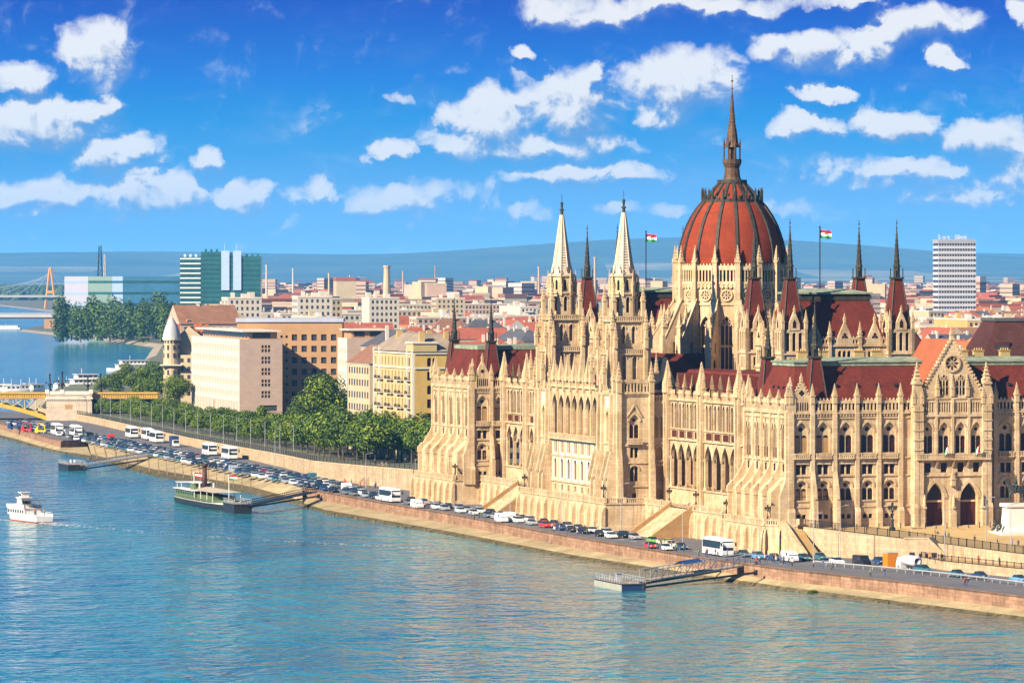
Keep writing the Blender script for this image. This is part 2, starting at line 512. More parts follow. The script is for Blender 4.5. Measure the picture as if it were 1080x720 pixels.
def pinnacle_mesh(key='slim'):
    k = 'pin_' + key
    if k in WCACHE:
        return WCACHE[k]
    b = MB()
    if key == 'slim':           # unit height, half width .14
        b.box(-.085, .085, -.085, .085, 0, .36)
        b.frust(-.11, .11, -.11, .11, .36, -.11, .11, -.11, .11, .40, bottom=True)
        for r in range(4):
            a = r * pi / 2
            b.frame((0, 0), (cos(a), sin(a)), (-sin(a), cos(a)))
            b.plate([(-.09, .40), (0, .53), (.09, .40)], .085, .11)
        b.frame()
        b.frust(-.085, .085, -.085, .085, .40, -.012, .012, -.012, .012, .93)
        for i in range(4):
            z = .5 + i * .11; w = .085 * (1 - (z - .4) / .56) + .012
            b.box(-w - .012, w + .012, -w - .012, w + .012, z, z + .016)
        b.cone(0, 0, .92, 1.0, .028, .004, 5)
    else:                       # 'gable': broad triangular stone spirelet with a steep front
        b.box(-.15, .15, -.105, .105, 0, .12)
        b.frust(-.15, .15, -.105, .105, .12, -.015, .015, -.015, .015, .92)
        for i in range(9):
            z = .2 + i * .075; w = .15 * (1 - (z - .12) / .8)
            for sx in (-1, 1):
                for sy in (-1, 1):
                    b.box(sx * w - .016, sx * w + .016, sy * w * .7 - .016, sy * w * .7 + .016, z, z + .03)
        b.cone(0, 0, .9, 1.0, .035, .004, 5)
        b.plate([(-.085, .12), (-.085, .3), (0, .42), (.085, .3), (.085, .12)], .075, .115)
    me = b.mesh('pinnacle', [STONE])
    WCACHE[k] = me
    return me
def pinnacle(parent, e, n, z, h, w=None, key='slim', rz=0.0):
    s = h if w is None else w
    return put('pinnacle', pinnacle_mesh(key), parent, (e, n, z), rz, (s, s, h))
# ================================================================== the domed parliament on the embankment
root = thing('parliament_building', 'vast cream neo-gothic domed palace with red roofs and white twin spires on the river bank', 'parliament', (OX, OY, 0), TH)
SM = [STONE, GLASS, STONE_D, COPPER, TILE]
ZB = -1.2                       # walls run down into the plaza

def part(name):
    b = MB()
    o = bpy.data.objects.new(name, None)
    return b

def empty_part(name):
    return put(name, None, root)

# ---------------------------------------------------------------- south wing
def bay_ops(u, wide=1.0):
    return [op(u - .62, .42, 1.1, 2.0, 'rect', style='plain', depth=.35), op(u + .62, .42, 1.1, 2.0, 'rect', style='plain', depth=.35),
            ]
def bay_front(u):
    return [op(u, 1.22, 4.9, 8.9, 'round', style='double', depth=.55),
            op(u, 1.18, 10.2, 12.2, 'rect', style='pair', depth=.45),
            op(u, 1.42, 14.6, 20.9, 'point', rise=2.0, style='double', depth=.65)]
def front_detail(b, u0, u1, us, d=0.0):
    for z, t in ((3.4, .18), (9.75, .22), (13.4, .25), (21.6, .22), (22.6, .4)):
        course(b, u0, u1, z, .3, t, d)
    for u in us:                # little balconies, lintels
        b.box(u - 1.75, u + 1.75, d, d + .75, 13.35, 13.62, 0)
        balustrade(b, u - 1.75, u + 1.75, 13.6, d + .75, .95, step=.4)
        b.box(u - 1.6, u + 1.6, d, d + .2, 9.95, 10.12, 0)
        b.box(u - 1.6, u + 1.6, d, d + .28, 12.3, 12.55, 0)
        b.box(u - 1.5, u + 1.5, d, d + .2, 4.6, 4.86, 0)
        for k in range(7):      # corbel frieze under the cornice
            b.box(u - 2.0 + k * .65, u - 1.75 + k * .65, d, d + .3, 22.1, 22.62, 0)
def low_windows(b, par, u0, u1, us, d):
    wall(b, u0, u1, ZB, 3.4, [op(u + s, .42, 1.1, 2.0, style='plain', depth=.35) for u in us for s in (-.65, .65)], par, d)

def pilaster(b, par, u, d, w=.42, out=.55, flare=False, top=25.3, pin=True, frame=None, ph=4.2):
    b.box(u - w, u + w, d - .1, d + out, ZB, 22.9, 0)
    b.box(u - w * .9, u + w * .9, d - .3, d + out * .8, 22.9, top, 0)
    b.slab_u([(d, ZB), (d + out + .5, ZB), (d + out + .5, 2.6), (d + out, 3.3), (d, 3.3)], u - w * 1.25, u + w * 1.25, 0)
    if flare:
        b.slab_u([(d, ZB), (d + out + 2.1, ZB), (d + out + 1.9, 5.2), (d + out + .9, 8.2), (d + out, 10.8), (d, 10.8)], u - w, u + w, 0)
        b.slab_u([(d + 1, 5.2), (d + out + 2.1, 5.2), (d + out + .6, 8.4), (d + 1, 8.4)], u - w * .6, u + w * .6, 0)
    if pin:
        p = b.pt((u, d + out * .3, top - .6))
        pinnacle(par, p[0], p[1], p[2], ph, 5.0)

S = MB()
SW = put('south_wing', None, root)      # the mesh is filled in below
def south_wing():
    b = MB().frame((0, 0), (1, 0), (0, -1))
    left = [2.69, 7.46, 12.45, 17.25, 22.06]
    right = [70 - u for u in left][::-1]
    PIL = [0.35, 5.05, 9.95, 14.85, 19.65, 24.45]
    for us, u0, u1 in ((left, 0, 26.7), (right, 43.3, 70)):
        low_windows(b, SW, u0, u1, us, 0)
        wall(b, u0, u1, 3.4, 9.75, [o for u in us for o in bay_front(u)[:1]], SW, 0, hood=.35)
        wall(b, u0, u1, 9.75, 13.4, [o for u in us for o in bay_front(u)[1:2]], SW, 0)
        wall(b, u0, u1, 13.4, 22.6, [o for u in us for o in bay_front(u)[2:]], SW, 0, hood=.35)
        front_detail(b, u0, u1, us)
        gallery(b, u0, u1, 22.95, 25.3, 0, .82, dark=1)
    for i, u in enumerate(PIL):
        pilaster(b, SW, u, 0, .45 if i else .6, flare=i in (1, 2))
        pilaster(b, SW, 70 - u, 0, .45 if i else .6, flare=i in (1, 2))
    # the gable over the corner bay, with a quatrefoil
    for uc in (2.69, 67.31):
        b.plate([(uc - 2.35, 22.9), (uc - 2.35, 25.0), (uc, 29.4), (uc + 2.35, 25.0), (uc + 2.35, 22.9)], -.55, .22, 0)
        for k in range(6):
            b.box(uc - 1.42 + k * .52, uc - 1.16 + k * .52, .2, .235, 23.3, 25.0, 1)
        for a in range(4):
            cx, cz = uc + .33 * cos(a * pi / 2), 26.9 + .33 * sin(a * pi / 2)
            b.face([(cx + .3 * cos(k * pi / 4), .232 + a * .003, cz + .3 * sin(k * pi / 4)) for k in range(8)], 1)
        for s in (-1, 1):
            for k in range(7):
                t = (k + .5) / 7
                b.box(uc + s * 2.45 * (1 - t) - .14, uc + s * 2.45 * (1 - t) + .14, -.3, .3, 25.2 + 4.3 * t, 25.55 + 4.3 * t, 0)
        p = b.pt((uc, 0, 29.2)); pinnacle(SW, p[0], p[1], p[2], 2.0, 3.0)
    # portal block, standing 2.4 m forward
    D = 2.4
    pw = [29.62, 33.2, 36.9, 40.38]
    L, R = 26.7, 43.3
    doors = [op(31.25, 1.95, -.55, 8.3, 'point', rise=3.2, style='door', depth=1.3, name='arched_doorway'),
             op(38.75, 1.95, -.55, 8.3, 'point', rise=3.2, style='door', depth=1.3, name='arched_doorway')]
    wall(b, L, R, ZB, 9.75, doors, SW, D, hood=.75)
    wall(b, L, R, 9.75, 13.3, [op(u, .72, 10.4, 12.4, style='cross', depth=.5) for u in pw], SW, D)
    wall(b, L, R, 13.3, 21.9, [op(u, 1.12, 14.4, 20.8, 'point', rise=1.7, style='double', depth=.6) for u in pw], SW, D, hood=.3)
    b.box(L, R, D, D + 1.1, 13.0, 13.3, 0)
    balustrade(b, L, R, 13.3, D + 1.1, 1.0, step=.4)
    for u in (33.2, 36.9, 29.9, 40.1):
        b.slab_u([(D, 11.5), (D + .3, 11.5), (D + 1, 13.0), (D, 13.0)], u - 1.95, u - 1.55, 0)
    course(b, L, R, 9.6, .3, .25, D); course(b, L, R, 21.9, .45, .35, D)
    wall(b, L, R, 22.3, 25.5, [], SW, D - .5)
    gallery(b, L + 1, R - 1, 22.3, 25.6, D, .55, dark=1, merlon=False)
    course(b, L, R, 25.55, .3, .3, D)
    for u in (31.4, 35.05, 38.65):
        b.box(u - .28, u + .28, D, D + .32, 14.3, 25.6, 0)
    for sx, f in ((L, (-1, 0)), (R, (1, 0))):          # side faces
        b2 = MB().frame((sx, 0), (0, -1), f)
        b.face([(sx, 0, ZB), (sx, D, ZB), (sx, D, 25.6), (sx, 0, 25.6)], 0)
    for u in (L + .3, L + 1.2, R - .3, R - 1.2):
        b.box(u - .55, u + .55, D - .2, D + .7, ZB, 24.0, 0)
        b.box(u - .75, u + .75, D - .2, D + 1.0, ZB, 3.3, 0)
        b.slab_u([(D, 3.3), (D + 1.0, 3.3), (D + .7, 4.0), (D, 4.0)], u - .75, u + .75, 0)
    for u in (L + .6, R - .6):
        b.box(u - .95, u + .95, D - 1.3, D + .55, 24.0, 26.2, 0)
        p = b.pt((u, D - .3, 26.0)); pinnacle(SW, p[0], p[1], p[2], 7.2, 9.0)
        for s in (-.9, .9):
            p = b.pt((u + s, D + .3, 24.5)); pinnacle(SW, p[0], p[1], p[2], 4.0, 4.0)
        for k in range(5):          # crockets up the corner
            b.box(u - 1.0, u + 1.0, D - .2, D + .85, 15 + k * 2, 15.25 + k * 2, 0)
    # centre post of the portal with its statue canopy
    b.box(34.3, 35.7, D - .1, D + .8, ZB, 5.2, 0)
    p = b.pt((35, D + .5, 7.6)); pinnacle(SW, p[0], p[1], p[2], 3.6, 5.0)
    for u in (35, 28.55, 41.45):
        f = MB(); f.lathe(0, 0, [(.34, 0), (.40, .2), (.30, 1.1), (.36, 1.7), (.16, 1.95), (.2, 2.15), (.13, 2.4), (.02, 2.45)], 8)
        p = b.pt((u, D + .95, 3.4)); f.build('portal_statue', STONE, SW, True, p)
        b.box(u - .35, u + .35, D, D + 1.3, 3.0, 3.4, 0)
    # the great gable
    GA, GZ0, GZ1 = 35.0, 25.8, 38.0
    HG = 7.2
    rose_z = 32.9
    b.plate([(GA - HG, GZ0), (GA, GZ1), (GA + HG, GZ0)], D - .5, D - .05, 0)
    for k in range(18):
        t = (k + .5) / 18
        for s in (-1, 1):
            x = GA + s * (HG + .25) * (1 - t)
            b.box(x - .25, x + .25, D - .6, D + .18, GZ0 + (GZ1 - GZ0) * t, GZ0 + (GZ1 - GZ0) * t + .52, 0)
    r = MB()
    for k in range(16):
        a0, a1 = 2 * pi * k / 16, 2 * pi * (k + 1) / 16
        r.plate([(1.85 * cos(a0), 1.85 * sin(a0)), (1.85 * cos(a1), 1.85 * sin(a1)), (1.5 * cos(a1), 1.5 * sin(a1)), (1.5 * cos(a0), 1.5 * sin(a0))], 0, .3, 0)
    for k in range(8):
        a = 2 * pi * k / 8
        tip, c = 1.42, .3
        pts = [(c * cos(a), c * sin(a)), (.9 * cos(a + .26), .9 * sin(a + .26)), (tip * cos(a + .1), tip * sin(a + .1)), (tip * cos(a - .1), tip * sin(a - .1)), (.9 * cos(a - .26), .9 * sin(a - .26))]
        r.face([(x, .02, z) for x, z in pts], 1)
    r.face([(.2 * cos(k), .02, .2 * sin(k)) for k in [i * pi / 4 for i in range(8)]], 1)
    p = b.pt((GA, D - .04, rose_z)); r.build('rose_window', [STONE, GLASS], SW, False, p, pi)
    for s in (-1, 1):
        o = op(GA + s * 1.85, .95, 26.6, 30.6, 'point', rise=1.3, style='tracery', depth=0)
        p = b.pt((o['u'], D - .03, 26.5))
        put('window', window_mesh(o), SW, p, pi)
        b.plate([(GA + s * 1.85 + x, 26.6 + z) for x, z in outline(1.2, 2.7, 4.5, 'point')] , D - .12, D - .045, 0)
        for q in (s * 3.3,):
            pp = b.pt((GA + q, D + .1, 26.0)); pinnacle(SW, pp[0], pp[1], pp[2], 4.8, 4.5)
    pp = b.pt((GA, D + .1, 26.0)); pinnacle(SW, pp[0], pp[1], pp[2], 4.8, 4.0)
    pp = b.pt((GA, D - .3, 37.6)); pinnacle(SW, pp[0], pp[1], pp[2], 3.4, 4.0)
    # west end face is the corner pavilion's; the body behind
    b.frame()
    b.box(.6, 69.4, 1.2, 25.0, ZB, 23.4, 2)
    b.face([(70, 0, ZB), (70, 26, ZB), (70, 26, 25), (70, 0, 25)], 0)
    SW.data = None
    o = b.mesh('south_wing_wall', SM)
    put('wall', o, SW)
    # roof: a steep truncated hip with a copper deck
    t = MB()
    x0, x1, y0, y1 = 1.3, 68.7, 1.4, 25.0
    X0, X1, Y0, Y1 = 4.0, 66.0, 7.2, 19.6
    t.frust(x0, x1, y0, y1, 23.5, X0, X1, Y0, Y1, 32.6, 0, 1)
    t.box(X0 - .35, X1 + .35, Y0 - .35, Y1 + .35, 32.3, 33.3, 1)
    t.box(X0 - .6, X1 + .6, Y0 - .6, Y1 + .6, 33.0, 33.3, 1)
    t.frust(X0 + .5, X1 - .5, Y0 + .5, Y1 - .5, 33.3, X0 + 8, X1 - 8, Y0 + 5, Y1 - 5, 34.0, 1)
    # seam rows and skylights on the slope facing the plaza
    for u in [12, 16.5, 21, 25.2, 46, 50.5, 55, 60]:
        s = .5; zz = 23.5 + 9.1 * s; yy = y0 + (Y0 - y0) * s
        t.box(u - .3, u + .3, yy - .35, yy + .2, zz, zz + .6, 2)
    for k in (6, 9, 12):
        s = .45
        t.box(x0 + 2.7 * s - .3, x0 + 2.7 * s + .2, 3.5 + k, 4 + k, 23.5 + 9.1 * s, 23.5 + 9.1 * s + .5, 2)
    # the portal's cross roof
    g = 2.0
    t.add([(35 - HG, -D + g * 0 + .4, GZ0 + .2), (35, -D + .4, GZ1 - .15), (35 + HG, -D + .4, GZ0 + .2), (35 - HG, 14, GZ0 + .2), (35, 14, GZ1 - .15), (35 + HG, 14, GZ0 + .2)],
          [(0, 1, 4, 3), (1, 2, 5, 4)], 3)
    t.build('roof', [TILE, COPPER, IRON, mat('orange_roof_tile', (0.29, 0.085, 0.035), .85, .16, .25, stretch=(1, 1, .3))], SW)
    for e in (9, 14.5, 22, 26.5, 45, 49, 55, 61):
        c = MB(); c.box(-1.1, 1.1, -.5, .5, 0, 1.7, 0); c.box(-1.25, 1.25, -.62, .62, 1.7, 1.95, 1)
        for k in range(4):
            c.cone(-.8 + k * .53, 0, 1.95, 2.4, .14, .12, 6, m=0)
        c.build('chimney', [CHIM, STONE_D], SW, False, (e, 16.5 + (e * 7 % 3), 33.35))
    # flags on the balcony
    for u, a in ((33.0, -.5), (39.8, -.5)):
        f = MB()
        f.bar((0, 0, 0), (.9, -1.6, 1.9), .05, 3)
        for i, m in enumerate((0, 1, 2)):
            f.add([(.9 - .27 * i, -1.6 + .48 * i, 1.9 - .57 * i), (.9 - .27 * (i + 1), -1.6 + .48 * (i + 1), 1.9 - .57 * (i + 1)),
                   (.5 - .27 * (i + 1), -1.6 + .48 * (i + 1), -.5 - .57 * (i + 1)), (.5 - .27 * i, -1.6 + .48 * i, -.5 - .57 * i)], [(0, 1, 2, 3)], m)
        f.build('balcony_flag', [F_RED, F_WHITE, F_GREEN, IRON], SW, False, (u, -3.4, 15.0)).scale = (.6, .6, .6)
south_wing()

# ---------------------------------------------------------------- spired turrets
def turret(par, e, n, z0, half, zbody, ztip, tall_base=0.0):
    """a steep red pyramid with a copper lantern and needle; tall_base metres of white gothic storey under it"""
    zb = z0 + tall_base
    if tall_base:
        w = MB()
        hh = half + .35
        for fx in range(4):
            a = fx * pi / 2
            w.frame((e + hh * sin(a), n - hh * cos(a)), (cos(a), sin(a)), (sin(a), -cos(a)))
            L = hh
            z1, z2 = z0 + tall_base * .42, zb
            wall(w, -L, L, z0, z1, [op(x, .33, z0 + .6, z1 - .8, style='plain', depth=.3) for x in (-.95, 0, .95)], None, 0) if False else None
            ops1 = [op(x * half * .36, .3, z0 + .5, z1 - .9, 'round', style='plain', depth=.4, fill=False) for x in (-1, 0, 1)]
            wall(w, -L, L, z0, z1, ops1, None, 0, 0)
            w.face([(-L, -.42, z0), (L, -.42, z0), (L, -.42, z1), (-L, -.42, z1)], 1)
            course(w, -L, L, z1 - .2, .35, .3)
            ops2 = [op(-half * .62, .42, z1 + .7, z2 - .8, 'round', depth=.5, fill=False), op(0, .62, z1 + .5, z2 + 1.2, 'point', depth=.5, fill=False),
                    op(half * .62, .42, z1 + .7, z2 - .8, 'round', depth=.5, fill=False)]
            ops2 = [o for o in ops2]
            wall(w, -L, L, z1, z2, [op(x * half * .62, .42, z1 + .6, z2 - .7, 'round', depth=.5, fill=False) for x in (-1, 0, 1)], None, 0, 0)
            w.face([(-L, -.52, z1), (L, -.52, z1), (L, -.52, z2), (-L, -.52, z2)], 1)
            # dormer gable in front of the pyramid
            w.plate([(-1.25, z2 - .2), (-1.25, z2 + 1.2), (0, z2 + 4.2), (1.25, z2 + 1.2), (1.25, z2 - .2)], -.5, .15, 0)
            w.face([(.42 * x, .16, z2 + z) for x, z in ((-1, .3), (-1, 1.5), (0, 2.3), (1, 1.5), (1, .3))], 1)
            for s in (-1, 1):
                w.box(s * L - .3, s * L + .3, -.3, .3, z0, z2 + .4, 0)
        w.frame()
        w.build('turret_wall', [STONE, GLASS], par)
        for sx in (-1, 1):
            for sy in (-1, 1):
                pinnacle(par, e + sx * hh, n + sy * hh, zb, 4.4, 4.0)
        for sx, sy in ((0, -1), (-1, 0), (1, 0), (0, 1)):
            pinnacle(par, e + sx * hh, n + sy * hh, zb + 3.6, 1.8, 2.4)
    b = MB()
    r1 = half * .40
    b.frust(e - half, e + half, n - half, n + half, zb, e - r1, e + r1, n - r1, n + r1, zbody, 0, 1)
    b.box(e - r1 - .35, e + r1 + .35, n - r1 - .35, n + r1 + .35, zbody, zbody + .4, 1)
    for sx in (-1, 1):
        for sy in (-1, 1):
            b.bar((e + sx * (r1 + .1), n + sy * (r1 + .1), zbody + .3), (e + sx * (r1 + .1), n + sy * (r1 + .1), zbody + 2.4), .13, 1, 5)
            for (ax, ay, bx, by) in ((half, half, r1, r1),):
                b.bar((e + sx * half, n + sy * half, zb), (e + sx * r1, n + sy * r1, zbody), .16, 1, 4)
    h = ztip - zbody
    b.cone(e, n, zbody + .3, zbody + h * .20, r1 * .85, r1 * .72, 8, m=1)
    b.cone(e, n, zbody + h * .20, zbody + h * .24, r1 * 1.0, r1 * .85, 8, m=1)
    b.cone(e, n, zbody + h * .24, zbody + h * .86, r1 * .72, .1, 8, m=1)
    b.bar((e, n, zbody + h * .8), (e, n, ztip), .07, 1, 5)
    for f in (.86, .93):
        b.cone(e, n, zbody + h * f - .12, zbody + h * f + .12, .22, .22, 6, m=1)
    for k in range(6):
        z = zbody + h * (.3 + k * .085); r = r1 * .72 * (1 - (z - zbody - h * .24) / (h * .64)) + .16
        b.cone(e, n, z, z + .14, r, r, 8, m=1)
    return b.build('spired_turret', [TILE, DARKCU], par)

# ---------------------------------------------------------------- river pavilions (south and north corner)
def pavilion(n0, n1, south_face):
    P = put('corner_pavilion', None, root)
    b = MB().frame((0, 0), (0, 1), (-1, 0))             # river face, u = north, d = towards the river
    L = n1 - n0
    nb = 5
    s = L / nb
    us = [n0 + s * (i + .5) for i in range(nb)]
    wall(b, n0, n1, 10.4, 23.0, [op(u + t, .62, 13.4, 20.6, 'point', rise=1.4, style='shutter', depth=.28) for u in us for t in (-.1, 1.35)] , P, 0, hood=.25)
    wall(b, n0, n1, 8.4, 10.4, [], P, 0)
    for u in us:
        b.box(u + .1, u + 1.0, .0, .04, 10.7, 12.2, 1); b.box(u - .1, u + 1.2, 0, .3, 12.3, 12.55, 0); b.box(u - .5, u + .5, 0, .3, 10.5, 10.75, 0)
        for t in (-.75, .75):
            b.box(u + .62 + t * .0 - .1, u + .62 + .1, 0, .16, 13, 21.4, 0)
    for z, t in ((9.9, .2), (12.7, .3), (21.6, .25), (22.6, .4)):
        course(b, n0, n1, z, .3, t)
    gallery(b, n0, n1, 22.95, 25.3, .05, .62, dark=1)
    # battered lower storey
    b.slab_u([(0, ZB), (3.0, ZB), (3.0, 6.6), (.05, 9.4), (0, 9.4)], n0 + 2.2, n1, 0)
    b.slab_u([(0, ZB), (1.2, ZB), (1.2, 8.2), (.05, 9.0), (0, 9.0)], n0, n0 + 2.2, 0)
    b.face([(n0 + 1.1 + x, 1.24, .1 + z) for x, z in outline(.7, 2.6, 4.0, 'round')], 1)
    for u in us[0:]:
        b.face([(u + x, 3.03, 1.4 + z) for x, z in outline(.22, 2.0, 2.4, 'round')], 1)
    for i in range(nb + 1):
        u = n0 + s * i
        w = .36
        if i:
            b.slab_u([(0, ZB), (3.9, ZB), (3.9, 6.2), (.75, 11.2), (.38, 12.2), (.38, 23), (0, 23)], u - w, u + w, 0)
            b.slab_u([(3.0, 6.2), (4.1, 6.2), (4.1, 6.9), (3.0, 8.2)], u - w * 1.2, u + w * 1.2, 0)
            b.box(u - w * 1.3, u + w * 1.3, 2.9, 4.05, 5.7, 6.2, 0)
        else:
            b.slab_u([(0, ZB), (2.0, ZB), (2.0, 6), (1.0, 8.6), (.75, 10), (.75, 23), (0, 23)], u - .4, u + .7, 0)
        p = b.pt((u, .3, 24.6)); pinnacle(P, p[0], p[1], p[2], 4.4 if i in (0, nb) else 3.0, 5.0)
    for uu in (n0 + .6, n1 - .6):                       # corner turrets of the parapet
        b.box(uu - 1.0, uu + 1.0, -1.4, .35, 22.9, 26.2, 0)
        for t in (-.45, .45):
            b.box(uu + t - .2, uu + t + .2, .33, .36, 23.4, 25.4, 1)
        p = b.pt((uu, -.5, 26.1)); pinnacle(P, p[0], p[1], p[2], 4.2, 5.5, 'gable', pi / 2)
    b.frame()
    b.box(.5, 9.0, n0 + .5, n1 - .2, ZB, 23.3, 2)
    if south_face:                                      # the return facing the camera (north pavilion only)
        b.frame((0, n0), (1, 0), (0, -1))
        us2 = [3.0, 7.0]
        for (u, hw) in ((2.9, 1.35), (7.1, .9)):
            pass
        low_windows(b, P, 0, 9.2, us2, 0)
        wall(b, 0, 9.2, 3.4, 9.75, [op(2.9, 1.25, 4.9, 8.9, 'round', style='double', depth=.5), op(7.1, .75, 4.9, 8.9, 'round', style='lancet', depth=.5)], P, 0, hood=.3)
        wall(b, 0, 9.2, 9.75, 13.4, [op(2.9, 1.2, 10.2, 12.2, style='pair', depth=.45), op(7.1, .7, 10.2, 12.2, style='cross', depth=.45)], P, 0)
        wall(b, 0, 9.2, 13.4, 22.6, [op(2.9, 1.42, 14.6, 20.9, 'point', rise=2, style='double', depth=.6), op(7.1, 1.0, 14.6, 20.6, 'point', rise=1.6, style='double', depth=.6)], P, 0, hood=.3)
        front_detail(b, 0, 9.2, [2.9, 7.1])
        for u in (.3, 5.2, 9.0):
            pilaster(b, P, u, 0, .42, flare=u > 1)
        gallery(b, 5.2, 9.2, 22.95, 25.3, 0, .6, dark=1)
        b.plate([(.5, 22.9), (.5, 25.2), (2.9, 29.8), (5.2, 25.2), (5.2, 22.9)], -.5, .22, 0)
        for k in range(6):
            b.box(1.5 + k * .5, 1.78 + k * .5, .2, .24, 23.3, 25.1, 1)
        b.face([(2.9 + .5 * cos(k * pi / 4), .235, 27 + .5 * sin(k * pi / 4)) for k in range(8)], 1)
        p = b.pt((2.9, 0, 29.5)); pinnacle(P, p[0], p[1], p[2], 2.2, 3)
        b.frame()
        t = MB()
        t.frust(1.3, 40, n0 + 1.4, n1 - 1.4, 23.5, 4.0, 40, n0 + 7.2, n1 - 7, 32.6, 0, 1)
        t.box(3.7, 40, n0 + 6.8, n1 - 6.6, 32.3, 33.3, 1)
        t.build('roof', [TILE, COPPER], P)
    put('wall', b.mesh('pavilion_wall', SM), P)
    return P
P1 = pavilion(0.0, 26.4, False)
P2 = pavilion(229.0, 263.5, True)
turret(P1, 7.4, 4.6, 23.0, 2.3, 34.0, 46.5)
turret(P1, 4.4, 24.6, 23.0, 2.3, 33.6, 43.5)
turret(P2, 6.6, 233.6, 23.0, 2.3, 34.2, 45.5)
turret(P2, 4.4, 259.0, 23.0, 2.3, 34.2, 45.5)

# ---------------------------------------------------------------- river wings with their arcades
def river_wing(n0, n1, piers):
    Wg = put('river_wing', None, root)
    E0 = 8.5
    b = MB().frame((E0, 0), (0, 1), (-1, 0))
    bays = []
    for a, c in zip(piers, piers[1:]):
        k = max(1, int(round((c - a - 2.4) / 5.2)))
        s = (c - a - 2.4) / k
        bays += [(a + 1.2 + s * (i + .5), s) for i in range(k)]
    # ground plinth and arcade
    wall(b, n0, n1, ZB, 3.6, [], Wg, .25)
    course(b, n0, n1, 3.4, .3, .5, .1)
    arc = [op(u, s * .43, 3.7, 13.6, 'point', rise=3.6, depth=.7, fill=False) for u, s in bays]
    wall(b, n0, n1, 3.6, 14.4, arc, Wg, 0, hood=.4)
    b.face([(n0, -4.6, 3.6), (n1, -4.6, 3.6), (n1, -4.6, 14.4), (n0, -4.6, 14.4)], 2); b.face([(n0, -4.6, 14.3), (n1, -4.6, 14.3), (n1, -.1, 14.3), (n0, -.1, 14.3)], 2); b.face([(n0, -4.6, 3.62), (n1, -4.6, 3.62), (n1, 0, 3.62), (n0, 0, 3.62)], 2)
    for u, s in bays:
        b.face([(u + x, -4.55, 4.0 + z) for x, z in outline(s * .36, 5.6, 8.4, 'point')], 1)
    course(b, n0, n1, 14.2, .35, .45); course(b, n0, n1, 16.6, .3, .3); course(b, n0, n1, 23.0, .4, .45)
    up = []
    for u, s in bays:
        up.append(op(u - s * .19, s * .165, 16.9, 22.6, 'point', style='lancet', depth=.3))
        up.append(op(u + s * .24, s * .165, 16.9, 22.6, 'point', style='lancet', depth=.3))
    wall(b, n0, n1, 14.4, 16.6, [op(u, s * .36, 14.75, 16.3, style='plain', depth=.15, fill=False) for u, s in bays], Wg, 0)
    for u, s in bays:
        b.box(u - s * .36, u + s * .36, -.12, -.08, 14.75, 16.3, 5)
    wall(b, n0, n1, 16.6, 23.2, up, Wg, 0)
    gallery(b, n0, n1, 23.3, 25.0, .15, .6, dark=None)
    for (u, s) in bays:
        for q in (-.5, .5):
            x = u + q * s
            col = MB()
            col.lathe(0, 0, [(.5, 0), (.5, .5), (.32, .8), (.30, 5.9), (.5, 6.4), (.52, 6.9)], 10)
            p = b.pt((x, -.2, 3.65))
            col.build('arcade_column', STONE, Wg, True, p)
            b.box(x - .2, x + .2, 0, .28, 14.2, 25.0, 0)
            p = b.pt((x, .2, 24.2)); pinnacle(Wg, p[0], p[1], p[2], 5.0, 4.6)
    for x in piers:
        b.box(x - 1.2, x + 1.2, -.2, .55, ZB, 25.2, 0)
        for t in (-1, 1):
            b.box(x + t - .3, x + t + .3, .4, 1.0, ZB, 25, 0)
        b.face([(x + q, .57, 15.6 + z) for q, z in outline(.62, 5.2, 7.2, 'point')], 1)
        p = b.pt((x, .3, 24.6)); pinnacle(Wg, p[0], p[1], p[2], 7.4, 9.0, 'gable', pi / 2)
        for t in (-1, 1):
            p = b.pt((x + t * 1.2, .5, 24.4)); pinnacle(Wg, p[0], p[1], p[2], 4.0, 4.0)
    b.frame()
    b.box(E0 + 4.7, 24, n0, n1, ZB, 24, 2); b.box(E0 + .8, 24, n0, n1, 14.5, 24, 2)
    put('wall', b.mesh('river_wing_wall', SM + [CURTAIN]), Wg)
    t = MB()
    t.add([(E0 + .8, n0, 24.2), (E0 + 5.2, n0, 29.8), (20, n0, 29.8), (24.5, n0, 24.0), (E0 + .8, n1, 24.2), (E0 + 5.2, n1, 29.8), (20, n1, 29.8), (24.5, n1, 24.0)],
          [(0, 1, 5, 4), (2, 3, 7, 6), (0, 3, 2, 1), (4, 5, 6, 7)], 0)
    t.add([(E0 + 5.1, n0, 29.9), (20.1, n0, 29.9), (20.1, n1, 29.9), (E0 + 5.1, n1, 29.9)], [(0, 1, 2, 3)], 0)
    t.build('roof', [TILE, COPPER], Wg)
    for u, s in bays:
        d = MB()
        d.add([(0, -1.7, 0), (.0, 1.7, 0), (0.1, 0, 4.6), (4.6, -1.7, 0), (4.6, 1.7, 0), (4.6, 0, 4.6)], [(0, 2, 5, 3), (1, 4, 5, 2)], 0)
        d.add([(.05, -1.6, 0), (.05, 1.6, 0), (.14, 0, 4.4)], [(0, 1, 2)], 1)
        d.build('dormer', [TILE, STONE], Wg, False, (E0 + .5, u, 24.6))
river_wing(26.4, 102.3, [28.0, 53.2, 77.8, 101.0])
river_wing(163.0, 229.0, [164.4, 187.0, 208.5, 227.5])

